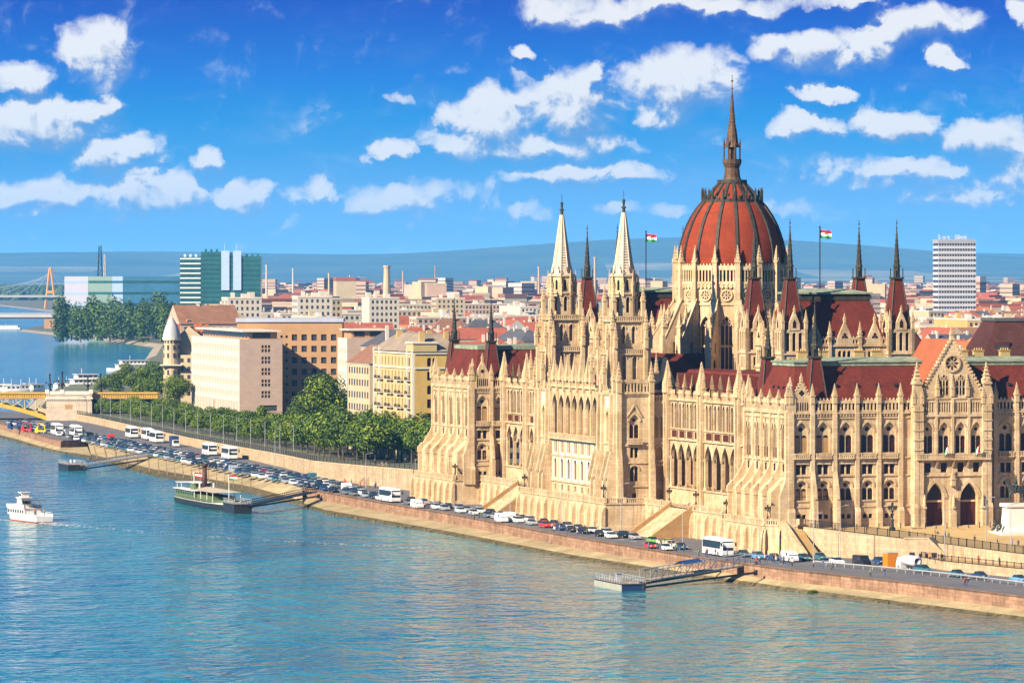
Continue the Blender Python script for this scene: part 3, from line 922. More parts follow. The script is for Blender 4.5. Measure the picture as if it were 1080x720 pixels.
# ---------------------------------------------------------------- central block with the loggia
CB = put('central_block', None, root)
def central_block():
    b = MB().frame((0, 102.0), (1, 0), (0, -1))          # south face, u = east
    u0, u1 = -3.5, 4.9
    wall(b, u0, u1, ZB, 8.6, [op(.6, .5, .9, 2.0, depth=.4), op(.6, 1.0, 4.7, 8.2, 'round', style='pair', depth=.5)], CB, 0, hood=.3)
    wall(b, u0, u1, 8.6, 13.0, [op(.6, .95, 10.0, 12.3, style='pair', depth=.5)], CB, 0)
    wall(b, u0, u1, 13.0, 24.2, [op(.6, 1.15, 14.4, 19.7, 'point', rise=1.5, style='double', depth=.6)], CB, 0, hood=.5)
    b.plate([(-1.3, 19.2), (.6, 22.2), (2.5, 19.2), (2.2, 19.2), (.6, 21.6), (-1.0, 19.2)], 0, .3, 0)
    b.box(-1.2, 2.4, 0, .9, 13.0, 13.3, 0); balustrade(b, -1.2, 2.4, 13.3, .9, 1.0, step=.4)
    for z in (3.4, 8.7, 12.6, 23.9):
        course(b, u0, u1, z, .35, .25)
    gallery(b, u0 + .8, u1 - .6, 24.3, 27.6, .35, .8, merlon=False)
    for u in (u0 + .35, u1 - .35):
        b.box(u - .55, u + .55, -.2, .7, ZB, 25, 0)
        b.slab_u([(0, ZB), (1.9, ZB), (1.6, 7), (.7, 12), (0, 12)], u - .6, u + .6, 0)
        p = b.pt((u, .3, 24.5)); pinnacle(CB, p[0], p[1], p[2], 7.2, 6.5)
    # return towards the wing
    v0, v1 = 4.9, 8.7
    wall(b, v0, v1, ZB, 3.6, [op(6.7, .75, -.2, 3.0, 'round', depth=.6, style='lancet')], CB, -.6)
    wall(b, v0, v1, 3.6, 8.4, [op(6.7, .8, 4.6, 7.9, 'round', depth=.5, style='lancet')], CB, -.6, hood=.25)
    wall(b, v0, v1, 8.4, 13.2, [op(6.7, .75, 9.2, 12.4, 'round', depth=.5, style='pair')], CB, -.6, hood=.25)
    wall(b, v0, v1, 13.2, 22.6, [op(5.9, .6, 14.4, 19.2, 'round', depth=.5, style='plain'), op(7.6, .6, 14.4, 19.2, 'round', depth=.5, style='plain')], CB, -.6, hood=.2)
    for z in (3.4, 13.0, 22.2):
        course(b, v0, v1, z, .35, .25, -.6)
    balustrade(b, 5.6, 7.9, 8.5, .1, .9); b.box(5.6, 7.9, -.6, .1, 8.2, 8.5, 0)
    gallery(b, v0, v1, 22.6, 24.0, -.5, .6, merlon=False)
    # river face
    b.frame((-3.5, 0), (0, 1), (-1, 0))
    na, nb_ = 115.0, 150.5
    s = (nb_ - na) / 7
    us = [na + s * (i + .5) for i in range(7)]
    wall(b, na, nb_, ZB, 3.2, [op(u, .75, 1.0, 2.3, depth=.4) for u in us], CB, 0)
    wall(b, na, nb_, 3.2, 9.0, [op(u, 1.05, 3.9, 8.4, 'round', style='lancet', depth=.3) for u in us], CB, 0, m=6)
    wall(b, na, nb_, 9.0, 13.2, [op(u, 1.3, 9.8, 12.3, style='pair', depth=.28) for u in us], CB, 0, m=6)
    wall(b, na, nb_, 13.2, 25.2, [op(u, 2.05, 14.0, 23.4, 'point', rise=3.0, depth=.6, fill=False) for u in us], CB, 0, hood=.4)
    b.face([(na, -4.4, 13.2), (nb_, -4.4, 13.2), (nb_, -4.4, 25.2), (na, -4.4, 25.2)], 2); b.face([(na, -4.4, 13.3), (nb_, -4.4, 13.3), (nb_, 0, 13.3), (na, 0, 13.3)], 2); b.face([(na, -4.4, 25.1), (nb_, -4.4, 25.1), (nb_, -.1, 25.1), (na, -.1, 25.1)], 2)
    for u in us:
        b.face([(u + x, -4.35, 14 + z) for x, z in outline(1.6, 4.6, 7.6, 'point')], 1)
    b.box(na, nb_, 0, .9, 12.9, 13.25, 0); balustrade(b, na, nb_, 13.25, .9, 1.1, step=.45)
    for z, t in ((3.0, .3), (8.9, .25), (25.0, .5)):
        course(b, na, nb_, z, .4, t)
    gallery(b, na, nb_, 25.3, 27.4, .2, .65, dark=1)
    for i in range(8):
        u = na + s * i
        b.box(u - .3, u + .3, -.1, .34, 13.2, 27.3, 0)
        b.box(u - .22, u + .22, 0, .16, 3.2, 13, 0)
        p = b.pt((u, .3, 24.2)); pinnacle(CB, p[0], p[1], p[2], 6, 4)
    for u in us:
        p = b.pt((u, .2, 26.6)); pinnacle(CB, p[0], p[1], p[2], 5.8, 6.0, 'gable', pi / 2)
    # corner tower bases on the river side
    for (a, c) in ((102, 115), (150.5, 163)):
        m_ = (a + c) / 2
        wall(b, a, c, ZB, 8.6, [op(m_, 1.2, .2, 4.6, 'round', style='lancet', depth=.9)], CB, 0, hood=.4)
        wall(b, a, c, 8.6, 24.4, [op(m_, 1.0, 13.5, 20.5, 'point', rise=1.6, style='double', depth=.6)], CB, 0, hood=.4)
        for z in (8.5, 12.9, 24.0):
            course(b, a, c, z, .4, .3)
        gallery(b, a + .8, c - .8, 24.4, 27.4, .3, .7, merlon=False)
        b.face([(m_ + x, .03, 21.0 + z) for x, z in outline(1.6, 1.6, 2.6, 'rect')], 6)
        for u in (a + .5, a + 3.4, c - 3.4, c - .5):
            b.slab_u([(0, ZB), (2.5, ZB), (2.3, 4.6), (.8, 11), (.55, 25), (0, 25)], u - .45, u + .45, 0)
            b.slab_u([(2.0, 5.5), (3.0, 5.2), (1.5, 11.4), (.8, 11.4)], u - .3, u + .3, 0)
            p = b.pt((u, .4, 24.8)); pinnacle(CB, p[0], p[1], p[2], 7.0, 6.0)
    b.frame()
    b.box(1.2, 22, 102.7, 162.4, ZB, 25.2, 2); b.box(-3.1, 1.2, 102.7, 114.8, ZB, 24, 2); b.box(-3.1, 1.2, 150.7, 162.4, ZB, 24, 2)
    b.box(-3.4, 8.6, 162.4, 162.9, ZB, 25.2, 0)
    put('wall', b.mesh('central_wall', SM + [CURTAIN, WHITE]), CB)
    t = MB()
    t.add([(0, 116, 25), (0, 149, 25), (7, 122, 33), (7, 143, 33), (24, 116, 25), (24, 149, 25), (24, 122, 33), (24, 143, 33)],
          [(0, 1, 3, 2), (0, 2, 6, 4), (1, 5, 7, 3), (2, 3, 7, 6)], 0)
    # slate cap on the return beside the wing
    t.frust(4.8, 11.5, 102.4, 112, 23.8, 6.2, 9.5, 105.5, 109, 32.5, 1)
    t.build('roof', [TILE, mat('dark_slate', (.035, .035, .04), .5, .3, .6)], CB)
central_block()

# ---------------------------------------------------------------- the two white river towers
def poly_stage(b, cx, cy, r, k, z0, z1, ops_of, par, rot, mats=None, hood=0.0, cs=True):
    """a regular k-sided storey of circumradius r with windows in each face"""
    for i in range(k):
        a0, a1 = rot + 2 * pi * i / k, rot + 2 * pi * (i + 1) / k
        p0 = (cx + r * cos(a0), cy + r * sin(a0)); p1 = (cx + r * cos(a1), cy + r * sin(a1))
        L = math.hypot(p1[0] - p0[0], p1[1] - p0[1])
        U = ((p1[0] - p0[0]) / L, (p1[1] - p0[1]) / L)
        b.frame(p0, U, (U[1], -U[0]))
        wall(b, 0, L, z0, z1, ops_of(L) if ops_of else [], par, 0, hood=hood)
        if cs:
            course(b, 0, L, z1 - .3, .45, .3)
    b.frame()

def gothic_tower(cx, cy):
    Tw = put('river_tower', None, root)
    b = MB()
    q = pi / 4
    R2 = sqrt(2)
    H1 = 4.0
    poly_stage(b, cx, cy, H1 * R2, 4, 26.5, 34.0, lambda L: [op(L * .34, .52, 27.6, 33.0, 'point', style='tracery', depth=.6), op(L * .66, .52, 27.6, 33.0, 'point', style='tracery', depth=.6)], Tw, -3 * q, hood=.2)
    H2 = 3.45
    poly_stage(b, cx, cy, H2 * R2, 4, 34.0, 41.4, lambda L: [op(L * .33, .42, 35.6, 39.6, 'point', style='lancet', depth=.6), op(L * .67, .42, 35.6, 39.6, 'point', style='lancet', depth=.6)], Tw, -3 * q, hood=.2)
    r3 = 3.0 / cos(pi / 8)
    poly_stage(b, cx, cy, r3, 8, 41.4, 47.0, lambda L: [op(L / 2, .42, 42.6, 46.2, 'point', style='plain', depth=.7)], Tw, pi / 8, hood=.15)
    poly_stage(b, cx, cy, r3 * .9, 8, 47.0, 51.0, lambda L: [op(L / 2, .3, 47.6, 50.0, 'point', style='plain', depth=.5)], Tw, pi / 8)
    for (hh, z) in ((H1 + .5, 33.4), (H2 + .55, 40.8)):
        for a in range(4):
            an = a * pi / 2
            b.frame((cx + hh * sin(an), cy - hh * cos(an)), (cos(an), sin(an)), (sin(an), -cos(an)))
            b.box(-hh, hh, -.6, 0, z - .3, z, 0)
            balustrade(b, -hh, hh, z, 0, 1.0, step=.5)
        b.frame()
    for sx in (-1, 1):
        for sy in (-1, 1):
            # stepped corner buttresses with their flyers
            for (dx, dy) in ((1, 0), (0, 1)):
                x, y = cx + sx * (H1 - .35), cy + sy * (H1 - .35)
                ex, ey = x + sx * dx * 1.5, y + sy * dy * 1.5
                b.box(min(x, ex) - .45 * dy, max(x, ex) + .45 * dy, min(y, ey) - .45 * dx, max(y, ey) + .45 * dx, 26.0, 35.0, 0)
                pinnacle(Tw, ex, ey, 34.5, 6.0, 4.6)
                b.add([(x, y, 35), (ex, ey, 35), (x, y, 38.6)], [(0, 1, 2)], 0)
            b.box(cx + sx * H1 - .6, cx + sx * H1 + .6, cy + sy * H1 - .6, cy + sy * H1 + .6, 26, 36.5, 0)
            pinnacle(Tw, cx + sx * H1, cy + sy * H1, 36.2, 7.2, 6.0)
            b.box(cx + sx * H2 - .45, cx + sx * H2 + .45, cy + sy * H2 - .45, cy + sy * H2 + .45, 36, 43.0, 0)
            pinnacle(Tw, cx + sx * H2, cy + sy * H2, 42.8, 6.4, 5.0)
            pinnacle(Tw, cx + sx * (H1 + 2.2), cy + sy * (H1 + .6), 26.5, 7.0, 5.0)
    for k in range(8):
        a = pi / 8 + k * pi / 4
        pinnacle(Tw, cx + r3 * cos(a), cy + r3 * sin(a), 46.2, 6.2, 3.6, rz=a)
    put('wall', b.mesh('tower_wall', SM), Tw)
    s = MB()
    s.cone(cx, cy, 50.8, 51.4, 3.05, 2.9, 8, pi / 8)
    s.cone(cx, cy, 51.4, 65.4, 2.2, .22, 8, pi / 8)
    for k in range(22):                         # crocketed rings of the stone spire
        z = 52.2 + k * .6
        r = 2.2 - 1.97 * (z - 51.4) / 14.0
        s.cone(cx, cy, z, z + .22, r + .2, r + .1, 8, pi / 8)
    for k in range(8):
        a = pi / 8 + k * pi / 4
        s.bar((cx + 2.3 * cos(a), cy + 2.3 * sin(a), 51.4), (cx + .35 * cos(a), cy + .35 * sin(a), 65.2), .16, 0, 4)
        a += pi / 8                               # gablets at the foot
        s.add([(cx + 2.75 * cos(a - .3), cy + 2.75 * sin(a - .3), 50.8), (cx + 2.75 * cos(a + .3), cy + 2.75 * sin(a + .3), 50.8), (cx + 2.3 * cos(a), cy + 2.3 * sin(a), 53.8)], [(0, 1, 2)], 0)
    sp = s.build('stone_spire', mat('pale_spire_stone', (.60, .49, .36), .85, .12, .3, course=(.6, 1.2, .15)), Tw)
    f = MB()
    f.cone(cx, cy, 65.2, 66.2, .34, .34, 8); f.cone(cx, cy, 66.2, 66.6, .6, .5, 8); f.cone(cx, cy, 66.6, 68.0, .2, .38, 8); f.cone(cx, cy, 68.0, 68.3, .38, .1, 8)
    f.bar((cx, cy, 68), (cx, cy, 70.1), .06)
    f.build('finial', DARKCU, Tw)
gothic_tower(0.5, 109.2)
gothic_tower(0.5, 155.6)

# ---------------------------------------------------------------- the two chamber blocks with four spires each
def chamber(e0, e1, n0, n1, far):
    Ch = put('chamber_block', None, root)
    b = MB()
    zw, zp = 24.0, 36.2
    def face(O, U, Wd, L, par):
        b.frame(O, U, Wd)
        n = 3
        s = (L - 5) / n
        us = [2.5 + s * (i + .5) for i in range(n)]
        ops = [op(u + t, .42, 31.4, 34.6, 'point', style='plain', depth=.4) for u in us for t in (-1.1, 0, 1.1)]
        ops += [op(2.5 + s * i, .55, 31.6, 34.4, 'round', style='plain', depth=.4) for i in (1, 2)]
        wall(b, 0, L, zw, 31, [], par, 0)
        wall(b, 0, L, 31, zp, ops, par, 0)
        course(b, 0, L, 30.6, .35, .3); course(b, 0, L, 35.4, .35, .35)
        gallery(b, 0, L, 35.8, 37.2, .1, .7)
        for u in us:
            b.plate([(u - 1.9, 35.5), (u - 1.9, 36.8), (u, 41.0), (u + 1.9, 36.8), (u + 1.9, 35.5)], -.4, .2, 0)
            for a in range(3):
                cx, cz = u + .42 * cos(a * 2.094 + pi / 2), 37.6 + .42 * sin(a * 2.094 + pi / 2)
                b.face([(cx + .38 * cos(k * pi / 4), .21 + a * .003, cz + .38 * sin(k * pi / 4)) for k in range(8)], 1)
            p = b.pt((u, 0, 40.6)); pinnacle(par, p[0], p[1], p[2], 2.2, 3)
        for i in range(n + 1):
            u = 2.5 + s * i
            b.box(u - .35, u + .35, -.2, .5, 29, 36.4, 0)
            p = b.pt((u, .2, 36)); pinnacle(par, p[0], p[1], p[2], 3.8, 4.2)
        for u in (us[0] + s * .5, us[1] + s * .5):
            p = b.pt((u, .2, 36.4)); pinnacle(par, p[0], p[1], p[2], 4.6, 4.2)
    Le, Ln = e1 - e0, n1 - n0
    face((e0, n0), (1, 0), (0, -1), Le, Ch)
    face((e0, n0), (0, 1), (-1, 0), Ln, Ch)
    b.frame()
    b.face([(e1, n0, zw), (e1, n1, zw), (e1, n1, zp), (e1, n0, zp)], 0)
    b.face([(e0, n1, zw), (e1, n1, zw), (e1, n1, zp), (e0, n1, zp)], 0)
    b.face([(e0, n0, 35.8), (e1, n0, 35.8), (e1, n1, 35.8), (e0, n1, 35.8)], 3)
    put('wall', b.mesh('chamber_wall', SM), Ch)
    t = MB()
    i0, i1 = 1.6, 5.4
    x0, x1, y0, y1 = e0 + i0, e1 - i0, n0 + i0, n1 - i0
    X0, X1, Y0, Y1 = e0 + i1 - .3, e1 - i1 + .3, n0 + i1 + .6, n1 - i1 - .6
    t.frust(x0, x1, y0, y1, 36.2, X0, X1, Y0, Y1, 45.8, 0, 1)
    t.box(X0 - .3, X1 + .3, Y0 - .3, Y1 + .3, 45.5, 46.9, 2)
    t.box(X0 - .7, X1 + .7, Y0 - .7, Y1 + .7, 46.9, 47.3, 1)
    t.frust(X0, X1, Y0, Y1, 47.3, X0 + 4, X1 - 4, Y0 + 3, Y1 - 3, 48.0, 1)
    t.build('roof', [TILE, COPPER, DARKCU], Ch)
    for e in (e0 + .6, e1 - .6):
        for n in (n0 + .6, n1 - .6):
            turret(Ch, e, n, 30.0, 2.35, 50.2, 63.4, tall_base=9.2)
    # a flagpole on the ridge
    f = MB(); f.bar((0, 0, 0), (0, 0, 14.4), .13); f.cone(0, 0, 14.3, 14.8, .25, .1, 6)
    cx, cy = (e0 + e1) / 2 - 1.2, (n0 + n1) / 2
    fp = f.build('flagpole', IRON, root, False, (cx, cy, 47.2))
    g = MB()
    N = 10
    for i in range(N):
        x0_, x1_ = i * 2.6 / N, (i + 1) * 2.6 / N
        y0_, y1_ = .18 * sin(i * .9), .18 * sin((i + 1) * .9)
        d0, d1 = -.10 * i * .26, -.10 * (i + 1) * .26
        for k in range(3):
            za, zb_ = 13.9 - k * .62, 13.9 - (k + 1) * .62
            g.add([(x0_, y0_, za + d0), (x1_, y1_, za + d1), (x1_, y1_, zb_ + d1), (x0_, y0_, zb_ + d0)], [(0, 1, 2, 3)], k)
    em = MB()
    g.cone(1.25, -.0, 12.8, 13.3, .0, .0, 6, m=0)
    for s_ in (-1, 1):
        yy = .18 * sin(4.3) + s_ * .06
        g.add([(1.05, yy, 13.32), (1.45, yy, 13.30), (1.45, yy, 12.95), (1.25, yy, 12.7), (1.05, yy, 12.95)], [(0, 1, 2, 3, 4)], 3)
    fl = g.build('flag', [F_RED, F_WHITE, F_GREEN, GOLD], fp)
    fl.rotation_euler = (0, 0, -TH)
    return Ch
chamber(22.9, 49.1, 62.4, 86.6, False)
chamber(22.9, 49.1, 183.0, 208.0, True)

# ---------------------------------------------------------------- the dome
DE, DN = 34.8, 132.5
def dome():
    D = put('dome_drum', None, root)
    b = MB()
    K = 16
    rot = -pi / 2 - pi / K - radians(3)
    rd = 12.9
    poly_stage(b, DE, DN, rd, K, 24, 44.4, lambda L: [op(L / 2, 1.35, 28.5, 41.6, 'point', rise=2.4, style='tracery', depth=.8)], D, rot, hood=.35)
    poly_stage(b, DE, DN, rd, K, 44.4, 48.6, lambda L: [op(L / 2, 1.15, 45.2, 47.5, 'round', rise=1.15, depth=.4, fill=False)], D, rot)
    for i in range(K):
        a0, a1 = rot + 2 * pi * i / K, rot + 2 * pi * (i + 1) / K
        p0 = (DE + rd * cos(a0), DN + rd * sin(a0)); p1 = (DE + rd * cos(a1), DN + rd * sin(a1))
        L = math.hypot(p1[0] - p0[0], p1[1] - p0[1]); U = ((p1[0] - p0[0]) / L, (p1[1] - p0[1]) / L)
        Wd = (U[1], -U[0])
        b.frame(p0, U, Wd)
        # rose of each face
        r = MB()
        r.face([(1.2 * cos(k * pi / 8), 0, 1.2 * sin(k * pi / 8)) for k in range(16)], 0)
        for k in range(8):
            a = k * pi / 4 + pi / 8
            r.plate([(.25 * cos(a - .5), .25 * sin(a - .5)), (1.2 * cos(a - .12), 1.2 * sin(a - .12)), (1.2 * cos(a + .12), 1.2 * sin(a + .12)), (.25 * cos(a + .5), .25 * sin(a + .5))], .02, .2, 1)
        for k in range(16):
            c0, c1 = 2 * pi * k / 16, 2 * pi * (k + 1) / 16
            r.plate([(1.45 * cos(c0), 1.45 * sin(c0)), (1.45 * cos(c1), 1.45 * sin(c1)), (1.02 * cos(c1), 1.02 * sin(c1)), (1.02 * cos(c0), 1.02 * sin(c0))], .02, .32, 1)
        p = b.pt((L / 2, .06, 46.4))
        if 'rose' not in WCACHE:
            WCACHE['rose'] = r.mesh('rose_window', [GLASS, STONE])
        put('rose_window', WCACHE['rose'], D, p, math.atan2(-Wd[0], Wd[1]))
        for k in range(5):
            b.box(L * (k + .5) / 5 - .3, L * (k + .5) / 5 + .3, 0, .45, 48.0, 48.9, 0)
        gallery(b, 0, L, 48.9, 53.2, .35, L / 6, dark=1)
    b.frame()
    # radial buttresses: broad lower piers with a raking upper edge
    for i in range(K):
        a = rot + 2 * pi * i / K
        U, Wd = (cos(a), sin(a)), (-sin(a), cos(a))
        b.frame((DE, DN), U, Wd)
        outer = 19.0 if i % 2 == 0 else 18.0
        for sgn in (-1, 1):
            f = MB()
            b.frame((DE, DN), U, (sgn * Wd[0], sgn * Wd[1]))
            wall(b, 12.7, outer, 22.0, 36.4, [op(15.8, 1.15, 26.2, 31.6, 'round', depth=.42, fill=False), op(15.6, .55, 33.0, 35.6, 'round', depth=.3, fill=False)], None, .75)
            b.face([(12.7, .30, 22), (outer - .4, .30, 22), (outer - .4, .30, 36), (12.7, .30, 36)], 2)
            b.face([(12.7, .75, 36.4), (outer, .75, 36.4), (14.1, .75, 44.6), (12.7, .75, 44.6)], 0)
            b.box(12.7, outer + .1, .7, .95, 32.0, 32.35, 0)
            b.box(15.55, 16.15, .28, .33, 26.6, 30.6, 1); b.box(15.4, 15.8, .28, .33, 33.2, 35.2, 1); b.box(17.0, 17.5, .74, .78, 27, 30.5, 1) if i % 2 == 0 else None
        b.frame((DE, DN), U, Wd)
        b.box(outer - .02, outer + .6, -.75, .75, 22.0, 37.2, 0)
        b.add([(outer, -.85, 36.6), (outer, .85, 36.6), (13.6, .85, 45.6), (13.6, -.85, 45.6), (outer, -.85, 36.2), (outer, .85, 36.2), (13.6, .85, 45.0), (13.6, -.85, 45.0)],
              [(0, 1, 2, 3), (0, 3, 7, 4), (1, 5, 6, 2)], 0)
        b.box(12.6, 13.9, -.55, .55, 36, 53.0, 0)
        p = b.pt((outer - .2, 0, 36.8)); pinnacle(D, p[0], p[1], p[2], 6.0, 6.5, rz=a)
        p = b.pt((13.35, 0, 51.6)); pinnacle(D, p[0], p[1], p[2], 6.4, 6.0, rz=a)
        p = b.pt((16.6, 0, 40.4)); pinnacle(D, p[0], p[1], p[2], 4.0, 4.0, rz=a)
    b.frame()
    b.cone(DE, DN, 20, 25.6, 20.5, 20.5, 16, rot, 2)
    put('wall', b.mesh('drum_wall', SM), D)
    d = MB()
    prof = [(12.3, 52.6), (12.35, 54.5), (12.25, 56.5), (11.85, 58.6), (11.2, 60.7), (10.4, 62.8), (9.3, 64.9), (7.95, 66.9), (6.5, 68.5)]
    d.lathe(DE, DN, prof, 64, rot)
    dm = d.build('dome', DOMETILE, D, True)
    d = MB()
    d.lathe(DE, DN, [(6.4, 68.2), (5.4, 69.7), (4.3, 71.1), (3.1, 72.4)], 32, rot)
    d.build('upper_dome', DOMETILE, dm, True)
    for i in range(K):
        a = rot + 2 * pi * i / K
        g = MB().frame((DE, DN), (cos(a), sin(a)), (-sin(a), cos(a)))
        w = .36
        for (r0, z0), (r1, z1) in zip(prof + [(6.3, 68.5), (5.4, 69.7), (4.3, 71.1)], prof[1:] + [(6.3, 68.5), (5.4, 69.7), (4.3, 71.1), (3.1, 72.4)]):
            g.add([(r0 - .1, -w, z0), (r0 + .32, -w, z0 + .05), (r0 + .32, w, z0 + .05), (r0 - .1, w, z0), (r1 - .1, -w, z1), (r1 + .32, -w, z1 + .05), (r1 + .32, w, z1 + .05), (r1 - .1, w, z1)],
                  [(0, 1, 5, 4), (1, 2, 6, 5), (2, 3, 7, 6)], 0)
        g.bar((7.0, 0, 68.2), (7.0, 0, 70.6), .28, 0, 6); g.cone(7.0, 0, 70.4, 71.4, .32, .05, 6)
        g.frame()
        g.build('dome_rib', DARKCU, dm)
    c = MB()
    c.lathe(DE, DN, [(6.5, 67.9), (7.0, 68.0), (7.05, 68.55), (6.4, 68.6)], 32, rot)
    for k in range(32):
        a = 2 * pi * (k + .5) / 32
        c.frame((DE, DN), (cos(a), sin(a)), (-sin(a), cos(a)))
        c.plate([(6.75, 68.5), (6.9, 69.5), (7.05, 68.5)], -.22, .22)
    c.frame()
    c.lathe(DE, DN, [(3.2, 72.2), (3.5, 72.4), (3.5, 73.2), (2.7, 73.2)], 24, rot)
    c.build('crown_ring', DARKCU, dm)
    l = MB()
    l.lathe(DE, DN, [(2.3, 73.0), (1.95, 73.8), (1.7, 76.0), (2.2, 77.0), (2.25, 78.0), (1.2, 78.0)], 12)
    for k in range(8):
        a = 2 * pi * k / 8
        l.bar((DE + 2.0 * cos(a), DN + 2.0 * sin(a), 77), (DE + 2.0 * cos(a), DN + 2.0 * sin(a), 81.6), .17, 0, 5)
        l.cone(DE + 2.0 * cos(a), DN + 2.0 * sin(a), 81.4, 82.8, .24, .02, 5)
        l.bar((DE + 2.0 * cos(a), DN + 2.0 * sin(a), 80.6), (DE + 1.2 * cos(a), DN + 1.2 * sin(a), 82.2), .14, 0, 4)
    l.cone(DE, DN, 77.5, 81.5, 1.1, 1.0, 8)
    l.lathe(DE, DN, [(1.9, 80.8), (1.5, 81.8), (1.25, 83.6), (1.1, 84.8), (.75, 86.5), (.34, 91.5), (.14, 94.0)], 10)
    for k in range(12):
        z = 84.4 + k * .75
        r = 1.25 - (z - 84) * .12
        l.cone(DE, DN, z, z + .2, max(.2, r), max(.2, r - .1), 8)
    l.bar((DE, DN, 93.5), (DE, DN, 97.6), .08)
    for z in (92.6, 94.4, 96.2):
        l.cone(DE, DN, z - .18, z + .18, .3, .3, 6)
    l.build('lantern_spire', mat('brown_bronze', (.075, .038, .022), .6, .35, .8, col2=(.11, .065, .035)), D)
dome()
# ================================================================== land, river, embankment
WZ = -9.5                      # river level
RZ = -6.2                      # lower quay road
ASPH = mat('asphalt', (0.13, 0.125, 0.125), 0.9, 0.2, 0.15, world_co=True)
PAVE = mat('plaza_paving', (0.45, 0.31, 0.13), 0.9, 0.15, 0.12, world_co=True)
QSTONE = mat('quay_red_stone', (0.34, 0.205, 0.13), 0.9, 0.35, 0.16, course=(0.75, 1.6, 0.45), world_co=True, streak=.9)
RSTONE = mat('retaining_limestone', (0.46, 0.35, 0.22), 0.9, 0.22, 0.16, course=(0.7, 1.5, 0.3), world_co=True, streak=.8)
APRON = mat('quay_sandy_apron', (0.36, 0.28, 0.15), 0.95, 0.38, 0.10, bump=.3, bscale=1.2, world_co=True)
WEED = mat('waterline_weed', (0.06, 0.065, 0.02), 0.95, 0.6, 0.5, bump=.6, bscale=2, world_co=True, col2=(0.13, 0.10, 0.05))
LAND = mat('city_ground', (0.17, 0.15, 0.12), 0.95, 0.3, 0.01, col2=(0.10, 0.13, 0.07), world_co=True)
SAND = mat('river_sand', (0.30, 0.25, 0.18), 0.95, 0.3, 0.03, world_co=True)
PAINT = mat('white_road_paint', (0.72, 0.72, 0.70), 0.8, 0.1)
GALV = mat('galvanised_steel', (0.42, 0.43, 0.44), 0.45, 0.15, metal=0.4)

# river: one sheet, wind ripples in the normal, silty green water
wm = bpy.data.materials.new('river_water'); wm.use_nodes = True
t = NT(wm.node_tree)
bs = t.n('ShaderNodeBsdfPrincipled'); out = t.n('ShaderNodeOutputMaterial'); t.l(bs.outputs[0], out.inputs[0])
pos = t.n('ShaderNodeNewGeometry').outputs['Position']
big = t.noise(t.vmath('MULTIPLY', pos, (1, .30, 1)).outputs[0], 0.020, 5, 0.65, 0.8)
body = t.mix(t.rng(big, .35, .65), (0.008, 0.130, 0.190, 1), (0.034, 0.225, 0.25, 1))
# brown reflection of the walls, painted into the water colour along the right-hand quay
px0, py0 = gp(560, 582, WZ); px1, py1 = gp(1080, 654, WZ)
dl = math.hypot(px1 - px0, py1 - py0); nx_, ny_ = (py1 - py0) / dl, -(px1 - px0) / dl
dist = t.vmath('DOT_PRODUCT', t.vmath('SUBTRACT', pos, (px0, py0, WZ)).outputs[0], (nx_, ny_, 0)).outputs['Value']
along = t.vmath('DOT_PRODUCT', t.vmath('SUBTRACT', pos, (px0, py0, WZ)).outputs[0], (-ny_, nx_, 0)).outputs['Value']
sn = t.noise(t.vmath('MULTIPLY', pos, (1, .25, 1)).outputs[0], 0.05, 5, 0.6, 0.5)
wall_reflection = t.math('MULTIPLY', t.rng(t.math('ADD', t.math('ABSOLUTE', dist), t.math('MULTIPLY', sn, 26.0)), 34, 6, 0, .85, smooth=True), t.rng(along, -60, 60, smooth=True))
body = t.mix(wall_reflection, body, (0.20, 0.135, 0.065, 1))
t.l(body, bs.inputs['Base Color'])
bs.inputs['Roughness'].default_value = 0.10
bs.inputs['IOR'].default_value = 1.33
bs.inputs['Specular IOR Level'].default_value = 0.27
w1 = t.noise(t.vmath('MULTIPLY', pos, (1.35, 1.0, 1)).outputs[0], 0.13, 2, 0.55, 0.4)
w2 = t.noise(t.vmath('MULTIPLY', pos, (.6, 1.0, 1)).outputs[0], 0.030, 4, 0.55, 0.5)
w3 = t.noise(t.vmath('MULTIPLY', pos, (.6, 1.0, 1)).outputs[0], 0.45, 2, 0.5, 0.3)
h = t.math('ADD', t.math('ADD', t.math('MULTIPLY', w1, 1.5), t.math('MULTIPLY', w2, 2.2)), t.math('MULTIPLY', w3, 0.3))
bp = t.n('ShaderNodeBump'); bp.inputs['Strength'].default_value = 1.0; bp.inputs['Distance'].default_value = 1.0
t.l(h, bp.inputs['Height']); t.l(bp.outputs[0], bs.inputs['Normal'])
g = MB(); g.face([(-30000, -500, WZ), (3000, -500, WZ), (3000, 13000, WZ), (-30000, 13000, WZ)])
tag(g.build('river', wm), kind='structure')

# north promenade retaining wall: (pixel x, pixel y of its foot on the quay road, top height)
PROM = [(gp(x, y, RZ), zt) for x, y, zt in ((441, 518, -.5), (385, 511, -1.0), (330, 502, -1.8), (300, 493, -2.4), (200, 470, -3.5), (100, 447, -3.6), (40, 436, -3.8))]
